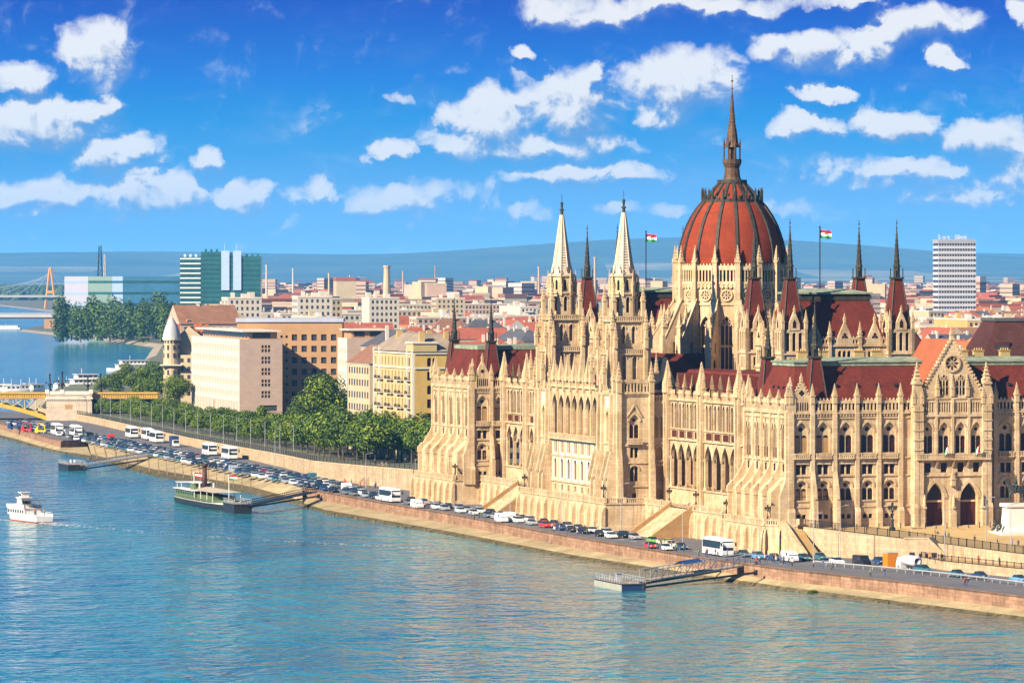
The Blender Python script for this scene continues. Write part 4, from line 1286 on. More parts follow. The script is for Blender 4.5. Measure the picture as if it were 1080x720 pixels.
# city ground: strips running east from the water's edge
EDGE = [(150, 300, -4.8), (150, 870, -4.8), (110, 940, -4.8), (90, 982, -4.8)]
EDGE += [W(6, -.5) + (-4.8,), W(3.2, 30) + (-.3,), W(3.2, 230) + (-.3,), W(6, 266) + (-.4,)]
EDGE += [p + (z,) for p, z in PROM]
for x, y, z in ((60, 418, -5.5), (100, 407, -6.0), (165, 379, -6.5), (172, 366, -7.0), (100, 357, -7.5), (25, 349, -8.0)):
    EDGE.append(gp(x, y, WZ) + (z,))
EDGE += [(-540, 5650, -8), (-600, 7000, -8), (-1150, 10300, -8), (-6000, 10800, -8), (-30000, 11500, -8), (-30000, 44000, -6)]
EDGE = sorted(EDGE, key=lambda p: p[1])
g = MB()
for a, b_ in zip(EDGE, EDGE[1:]):
    g.add([a, (40000, a[1], max(a[2], -4.8)), (40000, b_[1], max(b_[2], -4.8)), b_], [(0, 1, 2, 3)], 0)
tag(g.build('ground', LAND), kind='structure')
g = MB()
far = [p for p in EDGE if p[1] > 1950]
for a, b_ in zip(far, far[1:]):
    g.add([a, b_, (b_[0] - 10, b_[1] - 8, WZ - 1), (a[0] - 10, a[1] - 8, WZ - 1)], [(0, 1, 2, 3)], 0)
tag(g.build('river_bank', SAND), kind='structure')
# plaza south of the facade
g = MB()
pl = [W(1.0, -1.2) + (-.55,), (79.8, 978, -2.38), (100, 936, -2.98), (160, 936, -2.6), W(90, -25) + (-1.0,), W(74, 1.5) + (-.5,), W(1.0, 1.5) + (-.5,)]
ns = [1.5, -1.5, -6, -12, -20, -28, -45, -74]
def plaza_z(n):
    for (n0, z0), (n1, z1) in zip(((1.5, -.5), (-28, -1.9), (-90, -2.9)), ((-28, -1.9), (-90, -2.9), (-200, -3.0))):
        if n0 >= n >= n1:
            return z0 + (z1 - z0) * (n - n0) / (n1 - n0)
    return -.5
def w1_line(n):                # east coordinate of the wall that ends the plaza towards the quay
    pts = [(3, 2.6), (-1.5, 2.6), (-28, 14.0), (-76, 21.0), (-140, 27)]
    for (n0, e0), (n1, e1) in zip(pts, pts[1:]):
        if n0 >= n >= n1:
            return e0 + (e1 - e0) * (n - n0) / (n1 - n0)
    return 27
for a, b_ in zip([3, -1.5] + list(range(-4, -120, -4)), [-1.5] + list(range(-4, -124, -4))):
    P = lambda e, n: W(e, n) + (plaza_z(min(n, 1.5)) + .01,)
    ea, eb = w1_line(a), w1_line(b_)
    g.add([P(ea, a), P(100, a), P(100, b_), P(eb, b_)], [(0, 1, 2, 3)], 0)
tag(g.build('plaza', PAVE), kind='structure')

# quay edge: pixel of the wall top (at road level) and pixel of the waterline
QUAY = [((1400, 677), (1400, 700)), ((1200, 648), (1200, 672)), ((1080, 630.7), (1080, 654)), ((950, 615), (950, 638)), ((820, 600.6), (828, 622)), ((733, 588.5), (738, 609)),
        ((600, 566.7), (600, 588)), ((480, 544), (480, 565)), ((400, 530.5), (400, 551)), ((345, 520.5), (342, 541)), ((319, 515), (319, 533)), ((270, 497), (268, 520)), ((215, 486.5), (215, 510)), ((162, 477), (163, 501)), ((92, 464.5), (97, 484)),
        ((64, 465.5), (62, 477)), ((40, 459), (40, 472)), ((20, 452.5), (20, 466)), ((0, 447), (0, 461)), ((-60, 438), (-60, 450))]
QT = [gp(a[0], a[1], RZ) for a, b_ in QUAY]
QW = [gp(b_[0], b_[1], WZ) for a, b_ in QUAY]
INNER = [(140, 850), (115, 893), (98, 921), (84, 949), W(13.0, -28), W(2.6, -1.5), W(-2, 0), W(2.5, 28), W(2.5, 200), W(6, 268)] + [p for p, z in PROM]
g = MB()
path = QT + [(INNER[-1][0] - 40, INNER[-1][1] + 60)] + [(x + 3, y + 1.0) for x, y in INNER[::-1]]
g.face([(x, y, RZ) for x, y in path], 0)
tag(g.build('quay_road', ASPH), kind='structure')
# quay wall, apron and weed line
q = MB()
for i, ((a, b_), (c, d)) in enumerate(zip(zip(QT, QT[1:]), zip(QW, QW[1:]))):
    slope = 10 <= i <= 13
    if not slope:
        zb = -8.2
        q.add([(a[0], a[1], RZ + .35), (b_[0], b_[1], RZ + .35), (b_[0], b_[1], zb), (a[0], a[1], zb)], [(0, 1, 2, 3)], 0)
        dx, dy = b_[0] - a[0], b_[1] - a[1]; L = math.hypot(dx, dy); nx, ny = -dy / L * .7, dx / L * .7   # coping
        if nx > 0 and False: nx, ny = -nx, -ny
        q.prism([(a[0], a[1]), (b_[0], b_[1]), (b_[0] - nx, b_[1] - ny), (a[0] - nx, a[1] - ny)], RZ + .004, RZ + .36, 0)
    else:
        zb = RZ
    def lerp(p, r, f): return (p[0] + (r[0] - p[0]) * f, p[1] + (r[1] - p[1]) * f)
    f = .78
    q.add([(a[0], a[1], zb), (b_[0], b_[1], zb), lerp(b_, d, f) + (zb + (WZ + .35 - zb) * f,), lerp(a, c, f) + (zb + (WZ + .35 - zb) * f,)], [(0, 1, 2, 3)], 1)
    q.add([lerp(a, c, f) + (zb + (WZ + .35 - zb) * f,), lerp(b_, d, f) + (zb + (WZ + .35 - zb) * f,), lerp(b_, d, 1.12) + (WZ - .1,), lerp(a, c, 1.12) + (WZ - .1,)], [(0, 1, 2, 3)], 2)
qw = thing('quay_wall', 'long red stone quay wall with sandy sloping foot along the water', 'quay wall', (0, 0, 0))
q.build('masonry', [QSTONE, APRON, WEED], qw)
# rocks and weed tufts lying along the waterline break its edge
rk = MB()
rnd = random.Random(5)
for (c, d) in zip(QW, QW[1:]):
    L = math.hypot(d[0] - c[0], d[1] - c[1])
    for k in range(int(L / 1.1)):
        f = rnd.random()
        x, y = c[0] + (d[0] - c[0]) * f + rnd.gauss(0, .8) + .6, c[1] + (d[1] - c[1]) * f + rnd.gauss(0, .8) + 1.0
        r = rnd.uniform(.15, .55)
        rk.cone(x, y, WZ - .2, WZ + r * .7 + .15, r, r * .4, 5, rnd.random() * 3, m=0)
tag(rk.build('waterline_stones', WEED), kind='stuff')
bu = None
def lines_on_bank():
    st = MB()
    for i in range(10, 14):
        a, b_, c, d = QT[i], QT[i + 1], QW[i], QW[i + 1]
        for k in range(6):
            f = (k + .5) / 6
            x0, y0 = a[0] + (b_[0] - a[0]) * f, a[1] + (b_[1] - a[1]) * f
            x1, y1 = c[0] + (d[0] - c[0]) * f, c[1] + (d[1] - c[1]) * f
            st.add([(x0, y0, RZ + .05), (x0 + .2, y0 + 2.2, RZ + .05), (x1 + .2, y1 + 2.2, WZ + .5), (x1, y1, WZ + .5)], [(0, 1, 2, 3)], 0)
    st.build('stone_steps', STONE_D, qw)
lines_on_bank()

# retaining wall of the north promenade
rw = thing('retaining_wall', 'pale stone retaining wall below the railed promenade trees', 'wall', (0, 0, 0))
r = MB()
PW = [(W(6, 266.2), -.4)] + PROM
for (a, za), (b_, zb) in zip(PW, PW[1:]):
    dx, dy = b_[0] - a[0], b_[1] - a[1]; L = math.hypot(dx, dy); nx, ny = dy / L, -dx / L
    r.add([(a[0], a[1], RZ - .1), (b_[0], b_[1], RZ - .1), (b_[0], b_[1], zb), (a[0], a[1], za)], [(0, 1, 2, 3)], 0)
    r.add([(a[0], a[1], za + .02), (b_[0], b_[1], zb + .02), (b_[0] + nx * .8, b_[1] + ny * .8, zb + .02), (a[0] + nx * .8, a[1] + ny * .8, za + .02)], [(0, 1, 2, 3)], 1)
    r.add([(a[0] - nx * .1, a[1] - ny * .1, za - .35), (b_[0] - nx * .1, b_[1] - ny * .1, zb - .35), (b_[0] - nx * .1, b_[1] - ny * .1, zb + .02), (a[0] - nx * .1, a[1] - ny * .1, za + .02)], [(0, 1, 2, 3)], 1)
r.build('masonry', [RSTONE, STONE], rw)
def steel_fence(name, label, pts, h=1.1, step=.28, post=3.0, mats=IRON):
    o = thing(name, label, 'railing', (0, 0, 0))
    b = MB(); p_ = MB()
    for (a, b2) in zip(pts, pts[1:]):
        L = math.hypot(b2[0] - a[0], b2[1] - a[1])
        N = max(1, int(L / step))
        for z in (.12, h):
            b.bar((a[0], a[1], a[2] + z), (b2[0], b2[1], b2[2] + z), .05, 0, 4)
        dx, dy = (b2[0] - a[0]) / L, (b2[1] - a[1]) / L
        for k in range(N):
            f = k / N
            x, y, z = a[0] + dx * L * f, a[1] + dy * L * f, a[2] + (b2[2] - a[2]) * f
            b.add([(x - dx * .045, y - dy * .045, z), (x + dx * .045, y + dy * .045, z), (x + dx * .045, y + dy * .045, z + h), (x - dx * .045, y - dy * .045, z + h)], [(0, 1, 2, 3)], 0)
        for k in range(int(L / post) + 1):
            f = k * post / L
            b.box(a[0] + dx * L * f - .08, a[0] + dx * L * f + .08, a[1] + dy * L * f - .08, a[1] + dy * L * f + .08, a[2] + (b2[2] - a[2]) * f, a[2] + (b2[2] - a[2]) * f + h + .15, 0)
    b.build('bars', mats, o)
    return o
steel_fence('promenade_railing', 'dark railing along the tree promenade above the quay', [(a[0] + .4, a[1] + .2, z) for a, z in PW], 1.3, .4, 4)
for i, (px, py) in enumerate(((405, 511),)):
    x, y = gp(px, py, RZ)
    s = MB()
    for k in range(20):
        s.box(-1.8, 1.8, -.1, 6.4 - k * .32, k * .26, (k + 1) * .26, 0)
    o = thing('quay_stairway', 'narrow stone stairway in the retaining wall, near the north corner of the palace', 'stairs', (x, y, RZ), TH + pi / 2 + .1)
    s.build('steps', RSTONE, o)
    c = MB()
    for sx in (-2.1, 1.8):
        c.add([(sx, -.2, 0), (sx + .3, -.2, 0), (sx + .3, 6.6, 0), (sx, 6.6, 0), (sx, -.2, 6.3), (sx + .3, -.2, 6.3), (sx + .3, 6.6, .9), (sx, 6.6, .9)], [(0, 1, 5, 4), (1, 2, 6, 5), (2, 3, 7, 6), (3, 0, 4, 7), (4, 5, 6, 7)], 0)
    c.build('cheek_wall', RSTONE, o)
    o.rotation_euler = (0, 0, TH - pi / 2 + pi)

# ---------------------------------------------------------------- river terrace under the palace
ter = thing('river_terrace', 'cream stone terrace with balustrade and buttresses under the palace', 'terrace', (OX, OY, 0), TH)
b = MB(); bl = MB()
def terrace_run(p, q, rib=None, ribs=True):
    bl = MB()
    (e0, n0), (e1, n1) = p, q
    L = math.hypot(e1 - e0, n1 - n0)
    U = ((e1 - e0) / L, (n1 - n0) / L)
    Wd = (-U[1], U[0])            # outwards when the run goes north along the river
    b.frame(p, U, Wd); bl.frame(p, U, Wd)
    b.face([(0, 0, RZ - .1), (L, 0, RZ - .1), (L, 0, -.02), (0, 0, -.02)], 0)
    b.box(0, L, -.3, .22, -.32, .02, 1)
    b.box(0, L, -.1, .25, RZ - .1, RZ + .9, 1)
    balustrade(bl, 0, L, .02, .1, 1.05, 0, .45)
    n = max(1, int(round(L / (rib or 5.2))))
    for k in range(n + 1):
        u = L * k / n
        bl.box(u - .35, u + .35, -.35, .16, .02, 1.25, 0)
        if ribs:
            b.slab_u([(0, RZ - .1), (1.0, RZ - .1), (.8, -2.2), (.3, -.9), (0, -.9)], u - .36, u + .36, 1)
    bl.build('balustrade', STONE, ter)
RUNS = [((-2.0, .5), (-4.4, 2.4)), ((-4.4, 2.4), (-4.4, 28)), ((2.5, 28), (2.5, 67)), ((2.5, 83), (2.5, 100)), ((-7, 100), (-7, 165)), ((2.5, 165), (2.5, 182)), ((2.5, 198), (2.5, 229)), ((-4.4, 229), (-4.4, 266))]
for p, q in RUNS:
    terrace_run(p, q)
for p, q in (((-4.4, 28), (2.5, 28)), ((2.5, 100), (-7, 100)), ((-7, 165), (2.5, 165)), ((2.5, 229), (-4.4, 229)), ((-4.4, 266), (6, 266)), ((1.5, -1.2), (-2, .5))):
    terrace_run(p, q, ribs=False)
b.frame()
poly = [(-2, .5), (-4.4, 2.4), (-4.4, 28), (2.5, 28), (2.5, 100), (-7, 100), (-7, 165), (2.5, 165), (2.5, 229), (-4.4, 229), (-4.4, 266), (12, 266), (12, .5)]
b.face([(e, n, 0) for e, n in poly], 1)
b.build('retaining_masonry', [STONE, STONE], ter)
for na in (67, 182):
    s = MB()
    N = 30
    for k in range(N):
        e1 = 2.6 - 9.0 * k / N
        s.box(e1 - 9.0 / N, 2.6, na + .6, na + 15.4, RZ - .1 if k == N - 1 else -6.2 * (k + 2) / N - .3, -6.2 * (k + 1) / N + .0, 0)
    s.box(-6.3, 2.5, na + .65, na + 15.35, RZ - .1, RZ + .1, 0)
    for nn in (na, na + 15.4):
        s.add([(2.6, nn, RZ - .1), (-6.8, nn, RZ - .1), (-6.8, nn, RZ + .8), (2.6, nn, .9), (2.6, nn + .6, RZ - .1), (-6.8, nn + .6, RZ - .1), (-6.8, nn + .6, RZ + .8), (2.6, nn + .6, .9)],
              [(0, 1, 2, 3), (4, 5, 6, 7), (0, 1, 5, 4), (1, 2, 6, 5), (2, 3, 7, 6)], 1)
    s.build('broad_stairway', [STONE, STONE_D], ter)
# corner stair from plaza to quay, beside the end of the terrace
cs = thing('corner_stairway', 'steep stone stairway from plaza to quay at the palace corner', 'stairs', W(.4, -1.0) + (0,), TH)
s = MB()
for k in range(22):
    s.box(-1.3, 2.0, -.55 * (k + 1), -.55 * k, RZ - .1, -.6 - 5.5 * (k + 1) / 22, 0)
s.build('steps', PAVE, cs)
s = MB()
for sx in (-2.2,):
    s.add([(sx, .6, RZ), (sx + .9, .6, RZ), (sx + .9, -12.4, RZ), (sx, -12.4, RZ), (sx, .6, .9), (sx + .9, .6, .9), (sx + .9, -12.4, -5.0), (sx, -12.4, -5.0)],
          [(0, 1, 5, 4), (1, 2, 6, 5), (2, 3, 7, 6), (3, 0, 4, 7), (4, 5, 6, 7)], 0)
s.build('cheek_wall', STONE, cs)

# plaza retaining wall with its iron fence, the tunnel house, and the lower walk
pw = thing('plaza_wall', 'sunlit pale retaining wall between the palace plaza and the quay road', 'wall', (0, 0, 0))
b = MB()
seg = [-1.5, -6, -12, -18, -24, -30, -40, -52, -64, -76, -100, -120]
for a, c in zip(seg, seg[1:]):
    if -34 < (a + c) / 2 < -30: continue
    p, q = W(w1_line(a), a), W(w1_line(c), c)
    za, zc = plaza_z(a) + .25, plaza_z(c) + .25
    b.add([p + (RZ - .1,), q + (RZ - .1,), q + (zc,), p + (za,)], [(0, 1, 2, 3)], 0)
    p2, q2 = W(w1_line(a) + .8, a), W(w1_line(c) + .8, c)
    b.add([p + (za,), q + (zc,), q2 + (zc,), p2 + (za,)], [(0, 1, 2, 3)], 1)
b.build('masonry', [RSTONE, STONE], pw)
steel_fence('plaza_fence', 'black iron fence along the plaza edge before the palace', [W(w1_line(a) + .4, a) + (plaza_z(a) + .25,) for a in seg], 1.5, .22, 3)
lw = thing('lower_walk_wall', 'low stone wall of the footway beside the quay road', 'wall', (0, 0, 0))
LWP = [(80.5, 962), (84, 949), (98, 921), (115, 893), (140, 850)]
b = MB()
b.face([(x, y, -4.62) for x, y in LWP] + [W(w1_line(n) + .1, n) + (-4.62,) for n in (-100, -76, -52, -38)], 1)
for p, q in zip(LWP, LWP[1:]):
    b.add([p + (RZ - .1,), q + (RZ - .1,), q + (-4.5,), p + (-4.5,)], [(0, 1, 2, 3)], 0)
    b.add([p + (-4.5,), q + (-4.5,), (q[0] + .4, q[1] + .3, -4.5), (p[0] + .4, p[1] + .3, -4.5)], [(0, 1, 2, 3)], 0)
b.build('masonry', [RSTONE, PAVE], lw)
steel_fence('footway_fence', 'thin spiked fence on the low wall beside the quay road', [(x + .2, y + .1, -4.5) for x, y in LWP], 1.1, .3, 2.5)
# tunnel house
kx, ky = gp(962, 596, RZ)
kh = thing('stair_house', 'small pale stone stair house with dark doors beside the quay road', 'stair house', (kx, ky, RZ), radians(-16))
b = MB()
fr = [(-1.5, 0), (-1.5, 5.2), (3.2, 5.2), (8.0, .8), (8.0, 0)]
b.plate(fr, 0, 4.5, 0)
b.plate([(-1.7, 5.2), (-1.7, 5.5), (3.3, 5.5), (8.2, 1.05), (8.2, .75), (3.2, 5.2)], -.15, 4.65, 0)
b.build('wall', RSTONE, kh)
for u in (.0, 4.4):
    b = MB(); b.box(u - .55, u + .55, -.04, .05, .1, 2.6, 0); b.build('door', IRON, kh)
for u in (1.7, 2.9):
    b = MB(); b.box(u - .3, u + .3, -.04, .05, 1.5, 2.4, 0); b.build('window', GLASS, kh)
# a second stair past the house
s = MB()
for k in range(12):
    s.box(0, 2.6, -.5 * (k + 1), -.5 * k, 0, 3.3 - 3.2 * (k + 1) / 12, 0)
o = thing('footway_stairway', 'short stairway descending beside the stair house to the footway', 'stairs', (kx + 6.5, ky + 8, RZ), radians(-30)); s.build('steps', PAVE, o)

# guard rail and bollards on the quay
gr = thing('guard_rail', 'long grey steel guard rail beside the parked cars on the quay', 'guard rail', (0, 0, 0))
GRP = [gp(x, y, RZ) for x, y in ((1200, 638), (1080, 618), (1000, 608.5), (930, 601.5), (858, 595.5))]
b = MB(); po = MB()
for p, q in zip(GRP, GRP[1:]):
    b.bar((p[0], p[1], RZ + .72), (q[0], q[1], RZ + .72), .17, 0, 4)
    L = math.hypot(q[0] - p[0], q[1] - p[1])
    for k in range(int(L / 3)):
        f = k * 3 / L
        x, y = p[0] + (q[0] - p[0]) * f, p[1] + (q[1] - p[1]) * f
        b.box(x - .07, x + .07, y - .07, y + .07, RZ, RZ + .75)
b.build('rail', GALV, gr)
# lane lines
g = MB()
def quay_e(n):
    pts = [(-140, -6), (-47, -18.5), (0, -20), (100, -21.5), (173, -20.5), (311, -22), (497, -14), (709, -4), (903, 10)]
    for (n0, e0), (n1, e1) in zip(pts, pts[1:]):
        if n0 <= n <= n1:
            return e0 + (e1 - e0) * (n - n0) / (n1 - n0)
    return -6 if n < 0 else 10
for k in range(-4, 100):
    n = k * 8.0
    for off in (6.6,):
        e0, e1 = quay_e(n) + off, quay_e(n + 4) + off
        p, q = W(e0, n), W(e1, n + 4); p2, q2 = W(e0 + .16, n), W(e1 + .16, n + 4)
        g.add([p + (RZ + .006,), q + (RZ + .006,), q2 + (RZ + .006,), p2 + (RZ + .006,)], [(0, 1, 2, 3)], 0)
tag(g.build('road_markings', PAINT), kind='structure')
# ================================================================== hills, haze, city, bridges, trees
ORD = ['nearest', 'second nearest', 'third nearest', 'fourth nearest', 'fifth nearest', 'sixth nearest', 'seventh nearest', 'eighth nearest', 'ninth nearest', 'tenth nearest', 'eleventh nearest', 'twelfth nearest',
       'thirteenth nearest', 'fourteenth nearest', 'fifteenth nearest', 'sixteenth nearest', 'seventeenth nearest', 'eighteenth nearest', 'nineteenth nearest', 'twentieth nearest']
def ordinal(i):
    tens = ['twenty', 'thirty', 'forty', 'fifty']
    ones = ['first', 'second', 'third', 'fourth', 'fifth', 'sixth', 'seventh', 'eighth', 'ninth']
    if i < 20:
        return ORD[i]
    i += 1
    t_, o_ = divmod(i, 10)
    base = tens[min(t_ - 2, 3)]
    return (base[:-1] + 'ieth' if o_ == 0 else base + '-' + ones[o_ - 1]) + ' nearest'

FOREST = mat('hill_forest', (0.035, 0.075, 0.055), 1.0, 0.4, 0.0012, col2=(0.075, 0.11, 0.06), world_co=True)
from mathutils import noise as mnoise
def hill_h(X, Y):
    X, Y = X / 1.35, Y / 1.35
    r1 = 1 / (1 + math.exp(-(Y - 17500) / 500)); r2 = 1 / (1 + math.exp(-(Y - 24000) / 700))
    a = mnoise.noise((X / 5200 + 3.1, Y / 9000, .3)) ; c = mnoise.noise((X / 1700, Y / 3000, 7.7))
    left = 1 / (1 + math.exp((X - 300) / 900))
    e = mnoise.noise((X / 2600 + 5, Y / 9000, 4.2))
    return 1.2 * r1 * (34 + 10 * left + 85 * a + 14 * c) + 1.35 * r2 * (112 + 44 * left + 110 * e + 60 * mnoise.noise((X / 5000 + 9, Y / 8000, 2)) + 10 * c)
g = MB()
XS = [-6000 + i * 140 for i in range(87)]; YS = [15500, 16500, 17000, 17400, 17800, 18400, 20000, 22500, 23300, 23800, 24300, 25200, 27000, 31500]
for j, y in enumerate(YS):
    for i, x in enumerate(XS):
        g.v.append((x * 1.35, y * 1.35, -3.5 + hill_h(x * 1.35, y * 1.35)))
for j in range(len(YS) - 1):
    for i in range(len(XS) - 1):
        a = j * len(XS) + i
        g.f.append((a, a + 1, a + 1 + len(XS), a + len(XS))); g.m.append(0)
FOREST2 = mat('hill_fields', (0.10, 0.12, 0.05), 1.0, 0.3, 0.0012, col2=(0.30, 0.27, 0.15), world_co=True)
for i in range(len(g.f)):
    x, y, z = g.v[g.f[i][0]]
    if y < 31000 and mnoise.noise((x / 1300, y / 900, 11)) > .22: g.m[i] = 1
tag(g.build('hills', [FOREST, FOREST2], None, True), kind='structure')

hz = bpy.data.materials.new('haze_air'); hz.use_nodes = True
t = NT(hz.node_tree)
pvn = t.n('ShaderNodeVolumePrincipled')
pvn.inputs['Color'].default_value = (0.14, 0.49, 1.0, 1)
pvn.inputs['Density'].default_value = 2.7e-5
pvn.inputs['Anisotropy'].default_value = 0.0
out = t.n('ShaderNodeOutputMaterial'); t.l(pvn.outputs[0], out.inputs['Volume'])
g = MB(); g.box(-46000, 46000, -3000, 45000, -13, 420)
tag(g.build('haze', hz), kind='stuff')

# ---------------------------------------------------------------- building kit
CW = {'cream': mat('cream_render', (.42, .34, .22), .9, .12, .12), 'pink': mat('pink_beige_render', (.42, .30, .22), .9, .12, .12), 'white': mat('pale_render', (.47, .43, .36), .9, .08, .12),
      'yellow': mat('ochre_render', (.44, .30, .11), .9, .12, .12), 'grey': mat('grey_render', (.33, .32, .31), .9, .12, .12), 'brown': mat('brown_stone', (.36, .215, .11), .9, .12, .2)}
CR = {'red': mat('terracotta_roof', (.30, .085, .045), .8, .25, .3), 'orange': mat('orange_roof', (.42, .15, .05), .8, .2, .3), 'brown': mat('brown_roof', (.22, .11, .065), .8, .25, .3),
      'flat': mat('flat_gravel_roof', (.40, .36, .31), .9, .15, .2), 'slate': mat('slate_roof', (.08, .08, .09), .7, .25, .3)}
CG = mat('city_window', (.05, .05, .055), .25, .4, .5)
TRIM = mat('pale_trim', (.55, .50, .42), .9, .1, .3)

def windows_on(b, u0, u1, z0, z1, nu, nz, fw=.5, fh=.55, m=1, d=.03):
    su, sz = (u1 - u0) / nu, (z1 - z0) / nz
    for i in range(nu):
        for k in range(nz):
            cu, cz = u0 + (i + .5) * su, z0 + (k + .5) * sz
            b.face([(cu - su * fw / 2, d, cz - sz * fh / 2), (cu + su * fw / 2, d, cz - sz * fh / 2), (cu + su * fw / 2, d, cz + sz * fh / 2), (cu - su * fw / 2, d, cz + sz * fh / 2)], m)

def house_mesh(w, d, h, roof, seed):
    r = random.Random(seed)
    b = MB()
    b.box(-w / 2, w / 2, -d / 2, d / 2, -6, h, 0)
    ns = max(3, int(h / 3.4))
    for O, U, Wd, L in (((-w / 2, -d / 2), (1, 0), (0, -1), w), ((-w / 2, -d / 2), (0, 1), (-1, 0), d), ((w / 2, -d / 2), (0, 1), (1, 0), d)):
        b.frame(O, U, Wd)
        nu = max(2, int(L / 3.0))
        windows_on(b, .8, L - .8, .5, h - .4, nu, ns, .42 + .12 * r.random(), .52)
        b.box(0, L, 0, .25, h - .35, h, 3)
        if r.random() < .5:
            for k in range(1, ns):
                b.box(0, L, 0, .12, h * k / ns, h * k / ns + .2, 3)
        if r.random() < .35:
            for k in range(ns - 1):
                for i in (nu // 3, 2 * nu // 3):
                    b.box(.8 + (L - 1.6) * (i) / nu, .8 + (L - 1.6) * (i + 1) / nu, 0, 1.0, h * (k + 1) / ns, h * (k + 1) / ns + .9, 3)
    b.frame()
    if roof == 'flat':
        b.box(-w / 2 - .2, w / 2 + .2, -d / 2 - .2, d / 2 + .2, h, h + .5, 3)
        b.box(-w / 2 + .3, w / 2 - .3, -d / 2 + .3, d / 2 - .3, h + .3, h + .55, 2)
        for k in range(r.randint(2, 5)):
            x, y = r.uniform(-w / 2 + 2, w / 2 - 2), r.uniform(-d / 2 + 2, d / 2 - 2)
            s = r.uniform(.6, 2.4)
            b.box(x - s, x + s, y - s * .7, y + s * .7, h + .5, h + r.uniform(1.2, 3.4), 0 if r.random() < .6 else 3)
    else:
        rh = min(w, d) * r.uniform(.30, .42)
        o = .5
        if w >= d:
            i = d * .5 if roof == 'hip' else 0
            vs = [(-w/2-o, -d/2-o, h), (w/2+o, -d/2-o, h), (w/2+o, d/2+o, h), (-w/2-o, d/2+o, h), (-w/2-o+i, 0, h+rh), (w/2+o-i, 0, h+rh)]
            b.add(vs, [(0, 1, 5, 4), (2, 3, 4, 5)], 2); b.add(vs, [(3, 0, 4), (1, 2, 5)], 2 if roof == 'hip' else 0)
        else:
            i = w * .5 if roof == 'hip' else 0
            vs = [(-w/2-o, -d/2-o, h), (w/2+o, -d/2-o, h), (w/2+o, d/2+o, h), (-w/2-o, d/2+o, h), (0, -d/2-o+i, h+rh), (0, d/2+o-i, h+rh)]
            b.add(vs, [(1, 2, 5, 4), (3, 0, 4, 5)], 2); b.add(vs, [(0, 1, 4), (2, 3, 5)], 2 if roof == 'hip' else 0)
        for k in range(r.randint(2, 5)):
            x, y = r.uniform(-w * .4, w * .4), r.uniform(-d * .3, d * .3)
            b.box(x - .5, x + .5, y - .35, y + .35, h + .3, h + rh + r.uniform(.3, 1.5), 3)
        for k in range(r.randint(1, 4)):        # dormers and skylights
            x = r.uniform(-w * .38, w * .38)
            b.box(x - .7, x + .7, -d / 2 + .8, -d / 2 + 2.6, h, h + 1.9, 0); b.box(x - .5, x + .5, -d / 2 + .76, -d / 2 + .8, h + .7, h + 1.6, 1)
    return b.mesh('house', [WHITE, CG, CR['red'], TRIM])

HOUSES = {}
def house_variant(kind, roof):
    key = (kind, roof)
    if key not in HOUSES:
        r = random.Random(str(key))
        w, d, h = {'town': (r.uniform(18, 26), r.uniform(13, 17), r.uniform(18, 22)), 'row': (r.uniform(30, 40), 14, r.uniform(19, 23)), 'slab': (r.uniform(55, 80), 13, r.uniform(26, 30)),
                   'tower': (20, 18, r.uniform(34, 42)), 'deep': (15, r.uniform(28, 36), r.uniform(18, 22)), 'low': (r.uniform(24, 36), 18, r.uniform(11, 15))}[kind]
        HOUSES[key] = (house_mesh(w, d, h, roof, key.__repr__()), w, d, h)
    return HOUSES[key]

taken = [(-170, -35, 1780, 2050), (-60, 10, 1340, 1520), (-160, -100, 1950, 2080), (95, 160, 1120, 1220)]
cand = []
rnd = random.Random(21)
ct, st_ = cos(TH), sin(TH)
def landmark(px, Y):
    if px < 262: return 'beyond the green glass towers' if Y > 4300 else 'by the turreted corner building'
    if px < 330: return 'behind the brown office wing'
    if px < 395: return 'behind the second office slab'
    if px < 470: return 'behind the yellow apartment building'
    if px < 575: return 'behind the north corner pavilion'
    if px < 710: return 'behind the twin white spires'
    if px < 850: return 'behind the great dome'
    if px < 940: return 'behind the south chamber roof'
    if px < 985: return 'left of the white high-rise'
    if px < 1035: return 'below the white high-rise'
    return 'right of the white high-rise'
y = 1420
while y < 5600:
    step = 34 + (y - 1400) * .012
    x = -420
    while x < 720:
        X, Y = x + rnd.uniform(-5, 5), y + rnd.uniform(-7, 7)
        px = 540 + FPX * X / Y
        x += (30 if px < 900 else 21) + (y - 1400) * .006
        if px < 245 or px > 1110:
            continue
        if px < 285 and Y < 2300: continue
        topy = HORIZ + FPX * (EYE - 24) / Y
        if 480 < px < 962 and Y < 1500: continue
        if 578 < px < 962 and topy > 318: continue
        if 505 < px < 578 and topy > 392: continue
        if px > 962 and topy > 378: continue
        if px < 440 and topy > 362 + (0 if px > 400 else -12): continue
        if any(a < X < b_ and c < Y < d_ for a, b_, c, d_ in taken): continue
        if rnd.random() < .06: continue
        cand.append((Y, X, px))
    y += step
cand.sort()
near, rest = cand[:292], cand[292:]
classes = {}
